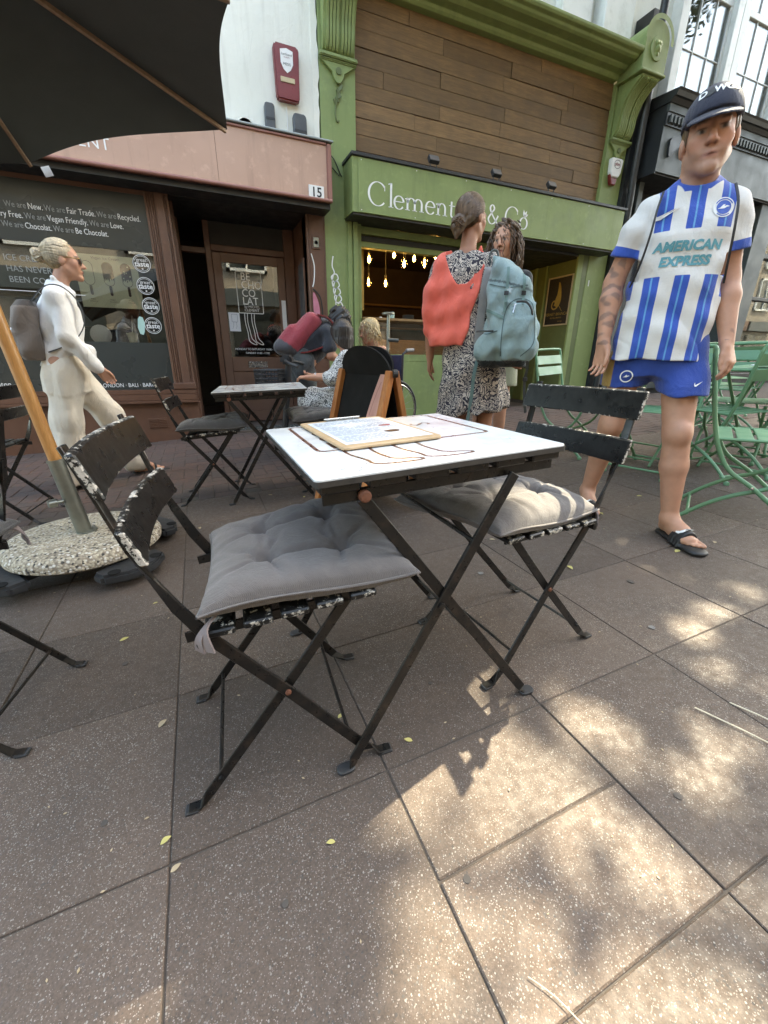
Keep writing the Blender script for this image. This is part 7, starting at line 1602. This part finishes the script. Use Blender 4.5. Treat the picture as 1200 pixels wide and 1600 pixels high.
# ================================================================ seated blond woman in a wheelchair
def make_wheel():
    T = person('blond curly haired woman seated low in front of the cafe window, shoulder bare', 1.78, 4.35, (-.9,-.25)); q = lambda f, x, z: (x, -f, z); sk = SK*np.array((1.1,1.02,1.0))
    F = Field((-.30,-.55,-.02), (.30,.24,1.28), .01)
    for s in (-1, 1): F.limb([q(.0,s*.09,.52),q(.36,s*.09,.52),q(.40,s*.09,.15)], [.09,.06,.04])
    F.prof([(.46,0,.0,.15,.11),(.65,0,0,.13,.095),(.82,0,-.01,.14,.09),(.92,0,-.02,.14,.07),(.98,0,-.03,.055,.052)], .03)
    for s in (-1, 1): F.limb([q(.02,s*.16,.90),q(.05,s*.20,.68),q(.24,s*.15,.60)], [.046,.04,.027]); hand(F, q(.24,s*.15,.60), q(1,-s*.2,-.1), q(0,-s,.2), .7, .92)
    F.limb([q(.02,0,.94),q(.06,0,1.04)], [.05,.045], .03); p, fr = head(F, q(.085,0,1.09), q(.95,-.15,-.28), (0,0,1), .96); put(F, 'body', 'skin', T, sk, 1, lambda V, c: head_cols(V, sk, fr, (.25,.16,.08)))
    D = Field((-.34,-.5,.36), (.34,.24,.92), .01); D.prof([(.44,0,0,.18,.14),(.60,0,0,.15,.115),(.76,0,0,.155,.115),(.84,0,-.01,.14,.09)], .03)
    for s in (-1, 1): D.limb([q(.0,s*.09,.53),q(.36,s*.09,.53)], [.11,.08], .04)
    put(D, 'top', 'cloth', T, (.55,.30,.36), 1, lambda V, c: np.where((np.sin(V[:,0]*60)+np.sin(V[:,2]*70+V[:,1]*40) > .8)[:,None], np.array((.75,.70,.72)), c))
    r_, f_, u_, C, s = fr; C = np.array(C); H = Field(C-.18, C+.16, .008); R = np.stack([r_,f_,u_],1); H.el(C-f_*.028+u_*.03, (.088,.10,.094), .02, R); H.el(C-f_*.05-u_*.05,(.085,.06,.09),.03,R); X, Y, Z = H.ax[0][:,None,None], H.ax[1][None,:,None], H.ax[2][None,None,:]; fq = (X-C[0])*f_[0]+(Y-C[1])*f_[1]+(Z-C[2])*f_[2]; zq = (X-C[0])*u_[0]+(Y-C[1])*u_[1]+(Z-C[2])*u_[2]; H.a = np.maximum(H.a, fq-.05+np.clip(.055-zq,0,1)*.9).astype(np.float32); put(H, 'hair_mass', 'hair', T, (.38,.28,.14), 0)
    curls(T, C+u_*.015, f_, 300, (.092,.10,.095), .20, (.46,.34,.18), seed=8)
    K = thing('wheelchair', 'dark wheelchair with large spoked wheel in front of the cafe window', 'wheelchair', (0,0,0)); K.matrix_world = T.matrix_world
    for s in (-1, 1):
        w_ = MB().tube([(s*.27, .06+.30*cos(a), .305+.30*sin(a)) for a in np.linspace(0, 2*pi, 41)], .014, 8, False).build('wheel', mt['blackplastic'], K, smooth=50)
        MB().tube([(s*.295, .06+.265*cos(a), .305+.265*sin(a)) for a in np.linspace(0, 2*pi, 37)], .007, 6, False).build('push_rim', mt['chrome'], w_, smooth=50)
        sp = MB()
        for i in range(18): a = i*pi/9; sp.tube([(s*.27,.06,.305),(s*.27,.06+.295*cos(a),.305+.295*sin(a))], .0018, 4)
        sp.build('spokes', mt['galv'], w_)
        MB().tube(smooth_path([(s*.22,.20,.30),(s*.22,.20,.80),(s*.22,.22,.88),(s*.22,.32,.91)],4), .012, 8).build('back_post', mt['blackplastic'], K, smooth=50); MB().tube([(s*.22,.25,.905),(s*.22,.35,.91)], .018, 10).build('grip', mt['alarm_pad'], K, smooth=50)
        MB().tube([(s*.22,-.30,.45),(s*.22,.20,.45)], .012, 8).build('seat_rail', mt['blackplastic'], K); MB().lathe([(.02,-.012),(.07,-.014),(.07,.014),(.02,.012)], (s*.22,-.34,.07), 16, 'x').build('front_wheel', mt['rubber'], K)
    MB().box(-.21,.21,-.30,.20,.42,.45).build('seat', mt['blackplastic'], K, bevel=.01); mt['navy'] = M('navy_canvas', (.03,.04,.09), (.025,.03,.07), 10, .85); MB().box(-.21,.21,.19,.215,.46,.86).build('backrest', mt['navy'], K, bevel=.008)
make_wheel()
t = thing('crutch', 'grey metal forearm crutch standing in front of the cafe window', 'crutch', (1.66,3.75,gz(1.66)))
MB().tube([(0,0,.02),(.0,.0,1.0)], .012, 10).tube([(0,0,.9),(.01,.02,1.22)], .014, 10).build('shaft', mt['galv'], t, smooth=50); MB().tube([(-.005,0,.99),(.10,-.01,.985)], [.016,.018], 10).build('handle', mt['slate'], t, smooth=50)
MB().tube([(.05*cos(a)+.01,.05*sin(a)+.02,1.21) for a in np.linspace(.6,5.6,14)], .010, 6).build('cuff', mt['galv'], t, smooth=50); MB().lathe([(0,0),(.018,0),(.015,.04),(0,.04)], (0,0,0), 12).build('ferrule', mt['blackplastic'], t)
# ---------------------------------------------------------------- small things on the ground
mt['leaf_yellow'] = M('yellowed_leaf', (.52,.47,.16), (.40,.34,.12), 60, .7, .2, 200); mt['leaf_pale'] = M('dry_pale_leaf', (.45,.36,.24), (.33,.25,.15), 60, .8, .2, 200)
def leaf_mesh(seed):
    r = random.Random(seed); n = 7; vs = []; fs = []; c = r.uniform(.3,1.2)
    for i in range(n+1):
        t = i/n; wd = .30*sin(pi*min(t*1.02,1))**.8*(1-.3*t); z = .10*sin(pi*t)*c
        vs += [(t-.5, -wd, z+.12*wd*c), (t-.5, 0, z*.6), (t-.5, wd, z+.16*wd*c)]
        if i: b = 3*(i-1); fs += [(b,b+1,b+4,b+3),(b+1,b+2,b+5,b+4)]
    return MB().add(vs, fs).mesh('fallen_leaf', smooth=60)
lm = [leaf_mesh(i) for i in range(5)]
def on_ground(o, x, y, yaw=0, s=1.0, z=.002):
    o.matrix_world = Matrix.Translation((x, y, gz(x)+z)) @ Matrix.Rotation(TILT,4,'Y') @ Matrix.Rotation(yaw,4,'Z') @ Matrix.Scale(s,4)
spots = [(-.205,.975,.028,1,'left of the front chair, by its far rear foot'),(-.35,1.42,.03,0,'in front of the parasol foot'),(-.18,.66,.022,0,'just left of the front chair\'s near foot'),(.36,.66,.022,0,'between the main table\'s front feet'),(.23,.80,.02,0,'under the front left cushion'),(1.37,1.12,.035,0,'behind the right chair, before the man\'s sandal'),(1.92,1.02,.04,0,'right of the man\'s front sandal'),(2.16,1.0,.03,1,'at the right edge below the green chair'),(-.16,.60,.02,1,'on the slab joint at the lower left'),(-.27,1.62,.02,0,'right of the parasol\'s wheel base'),(2.0,1.5,.035,0,'between the man\'s feet'),(1.85,1.65,.035,1,'beside the man\'s rear foot'),(2.2,1.75,.03,0,'behind the man\'s rear foot, under the green chairs'),(1.7,1.9,.03,1,'left of the man\'s rear foot, farther back'),(2.45,1.6,.035,0,'under the nearest green chair'),(.12,.52,.018,0,'in front of the front chair, near the bottom'),(1.25,1.5,.03,1,'behind the right cushion'),(-.1,2.35,.03,1,'left of the small table, on the slabs'),(.35,2.75,.035,1,'under the small table'),(.55,2.6,.03,0,'in front of the small table\'s right legs')]
for i, (x, y, s, k, wh) in enumerate(spots):
    m_ = lm[i % 5].copy(); m_.materials.append(mt['leaf_pale' if k else 'leaf_yellow'])
    o = obj('fallen_leaf', m_, None); tag(o, ('dry pale brown leaf ' if k else 'small yellow leaf ')+wh, 'leaf', 'fallen leaves on the paving'); on_ground(o, x, y, random.uniform(0,6.3), s)
sp = MB()
for i in range(420):
    x = random.uniform(-1.3,3.2); y = random.uniform(.05,3.1); s = random.uniform(.0015,.005); a = random.uniform(0,6.3)
    sp.prism([(s*cos(a+q*1.57)*(1 if q % 2 else .5), s*sin(a+q*1.57)*(1 if q % 2 else .5)) for q in range(4)], (x,y,gz(x)+.0012), XU, YU, (0,0,.0012))
o = sp.build('litter_crumbs', mt['leaf_pale']); o['kind'] = 'stuff'; tag(o, 'tiny crumbs and leaf bits scattered over the paving', 'litter')
mt['straw'] = M('dry_straw', (.62,.56,.42), (.5,.44,.32), 40, .7)
o = MB().bar(smooth_path([(-.07,0,.002),(-.03,.004,.003),(.02,.0,.003),(.07,.006,.002)],4), (0,1,0), .0017, .0015).build('straw', mt['straw'], None, bevel=.0008); tag(o, 'pale dry straw lying across the slab joint at the bottom', 'straw'); on_ground(o, .375,.155, radians(-62), 1.0)
for x, y, a, L, lb in ((1.115,.335,-71,.10,'long pale stick on the slabs at the right, the longer of two'),(1.20,.345,-71,.06,'shorter pale stick on the slabs at the right, beside the longer one')):
    o = MB().bar([(-L,0,.003),(0,.002,.004),(L,0,.003)], (0,1,0), .0035, .003).build('sliver', mt['straw'], None, bevel=.001); tag(o, lb, 'sliver', 'pale slivers on the slabs'); on_ground(o, x, y, radians(a), 1.0)  # thin pale bars laid on the slabs
mt['gum'] = M('flattened_gum', (.17,.165,.155), (.14,.135,.125), 40, .8); mt['gum_dark'] = M('dark_gum', (.06,.052,.045), (.075,.064,.056), 40, .8)
gs = [(.105,.215,.019,0),(.33,.36,.007,1),(.02,.46,.006,1),(1.5,.93,.013,1),(-.33,1.28,.009,1),(.82,.30,.008,1),(1.0,1.25,.012,0),(-.3,.75,.007,1),(1.3,.7,.01,0),(.5,.8,.005,1)]
for x, y, r, k in gs:
    o = MB().prism(smooth_path([(r*cos(a)*random.uniform(.8,1.15), r*sin(a)*random.uniform(.8,1.15)) for a in np.linspace(0,5.6,9)],3,True), (0,0,0), XU, YU, (0,0,.0015)).build('gum_spot', mt['gum_dark' if k else 'gum'], None)
    tag(o, 'dark flattened gum spot on a slab' if k else 'pale grey flattened gum spot on a slab', 'gum spot', 'dark gum spots' if k else 'pale gum spots'); on_ground(o, x, y, 0, 1.0, .0006)

# ---------------------------------------------------------------- unseen tree added at the right; its crown is gapped to place sun patches
mt['bark'] = M('grey_tree_bark', (.12,.10,.08), (.07,.06,.05), 8, .9, .8, 25, stretch=(6,6,1)); mt['leaves'] = M('tree_leaf_green', (.075,.12,.03), (.05,.085,.022), 2, .55)
tr = thing('shade_tree', 'unseen broad tree added on the right to shade the paving, its crown gapped for sun patches', 'tree', (6.2,.35,gz(6.2)))
MB().tube(smooth_path([(0,0,-.1),(.03,.05,1.2),(-.05,.2,2.8),(-.02,.5,4.2),(.1,.9,5.4),(.2,1.3,6.6)],5), [.20-.13*i/25 for i in range(26)], 12).build('trunk', mt['bark'], tr, smooth=60)
rd = random.Random(5)
for k in range(11):
    a = rd.uniform(0,6.28); z0 = rd.uniform(4.0,6.0); L = rd.uniform(1.6,3.2); b = (.0,.45+.2*(z0-4),z0)
    MB().tube(smooth_path([b,(b[0]+L*.4*cos(a),b[1]+L*.25*sin(a),z0+.5),(b[0]+L*cos(a),b[1]+.55*L*sin(a),z0+1.1)],4), [.06-.006*i for i in range(9)], 7).build('limb', mt['bark'], tr, smooth=60)
kx, ky = sund.x/sund.z, sund.y/sund.z
def inside(gx, gy):
    "how much sun should reach this spot of the paving, 0 to 1"
    def e(cx, cy, rx, ry, ang=0.0):
        c, s = cos(ang), sin(ang); u = (gx-cx)*c+(gy-cy)*s; v = -(gx-cx)*s+(gy-cy)*c; return np.clip(1.5-np.sqrt((u/rx)**2+(v/ry)**2)*1.0, 0, 1) > .5
    w = np.zeros_like(gx)
    w = np.maximum(w, .96*((gx > .20-.04*np.sin(gy*9)) & (gx < .60+.10*np.clip((.5-gy)/.3,0,1)) & (gy > -.2) & (gy < .68)))
    w = np.maximum(w, .8*((gx > .72) & (gx < .82) & (gy > .36) & (gy < .66))); w = np.maximum(w, .7*((gx > .5) & (gx < .95) & (gy > -.3) & (gy < .12)))
    for q in ((1.37,.60,.062,.055,.5),(1.54,.645,.055,.036,.4),(1.76,.66,.06,.036,.3),(1.26,.455,.036,.062,.9),(.99,.315,.05,.05,0),(.865,.30,.04,.042,0)): w = np.maximum(w, .97*e(*q))
    w = np.maximum(w, .9*e(.52,.74,.075,.075)); w = np.maximum(w, .9*e(.66,.84,.07,.07)); w = np.maximum(w, .8*e(.84,.90,.07,.06))
    return w
rg = np.random.default_rng(3); N = 30000
gx = rg.uniform(-2.2,4.6,N); gy = rg.uniform(-1.4,1.5,N); z = rg.uniform(5.1,8.3,N)
hit = np.zeros(N)
for dx, dy in ((0,0),(.035,0),(-.035,0),(0,.035),(0,-.035)): hit = np.maximum(hit, inside(gx+dx, gy+dy))
keep = rg.random(N) > hit; gx, gy, z = gx[keep], gy[keep], z[keep]  # leaves dropped wherever sun is meant to reach the paving
px, py = gx+kx*z-6.2, gy+ky*z-.35; n = len(z)
a1 = rg.uniform(0,2*pi,n); tl = rg.uniform(-.7,.7,n); sz = rg.uniform(.035,.06,n)
U = np.stack([np.cos(a1)*np.cos(tl), np.sin(a1)*np.cos(tl), np.sin(tl)],1); Wv = np.stack([-np.sin(a1), np.cos(a1), rg.uniform(-.5,.5,n)],1); Cc = np.stack([px,py,z-gz(6.2)],1)
V = np.stack([Cc-U*sz[:,None]*1.3, Cc-Wv*sz[:,None]*.7, Cc+U*sz[:,None]*1.3, Cc+Wv*sz[:,None]*.7],1).reshape(-1,3)
me = bpy.data.meshes.new('crown'); me.vertices.add(len(V)); me.vertices.foreach_set('co', V.astype(np.float32).ravel()); me.loops.add(4*n); me.loops.foreach_set('vertex_index', np.arange(4*n,dtype=np.int32)); me.polygons.add(n); me.polygons.foreach_set('loop_start', np.arange(0,4*n,4,dtype=np.int32)); me.update(calc_edges=True)
cr_ = obj('crown', me, mt['leaves'], tr); cr_['kind'] = 'stuff'
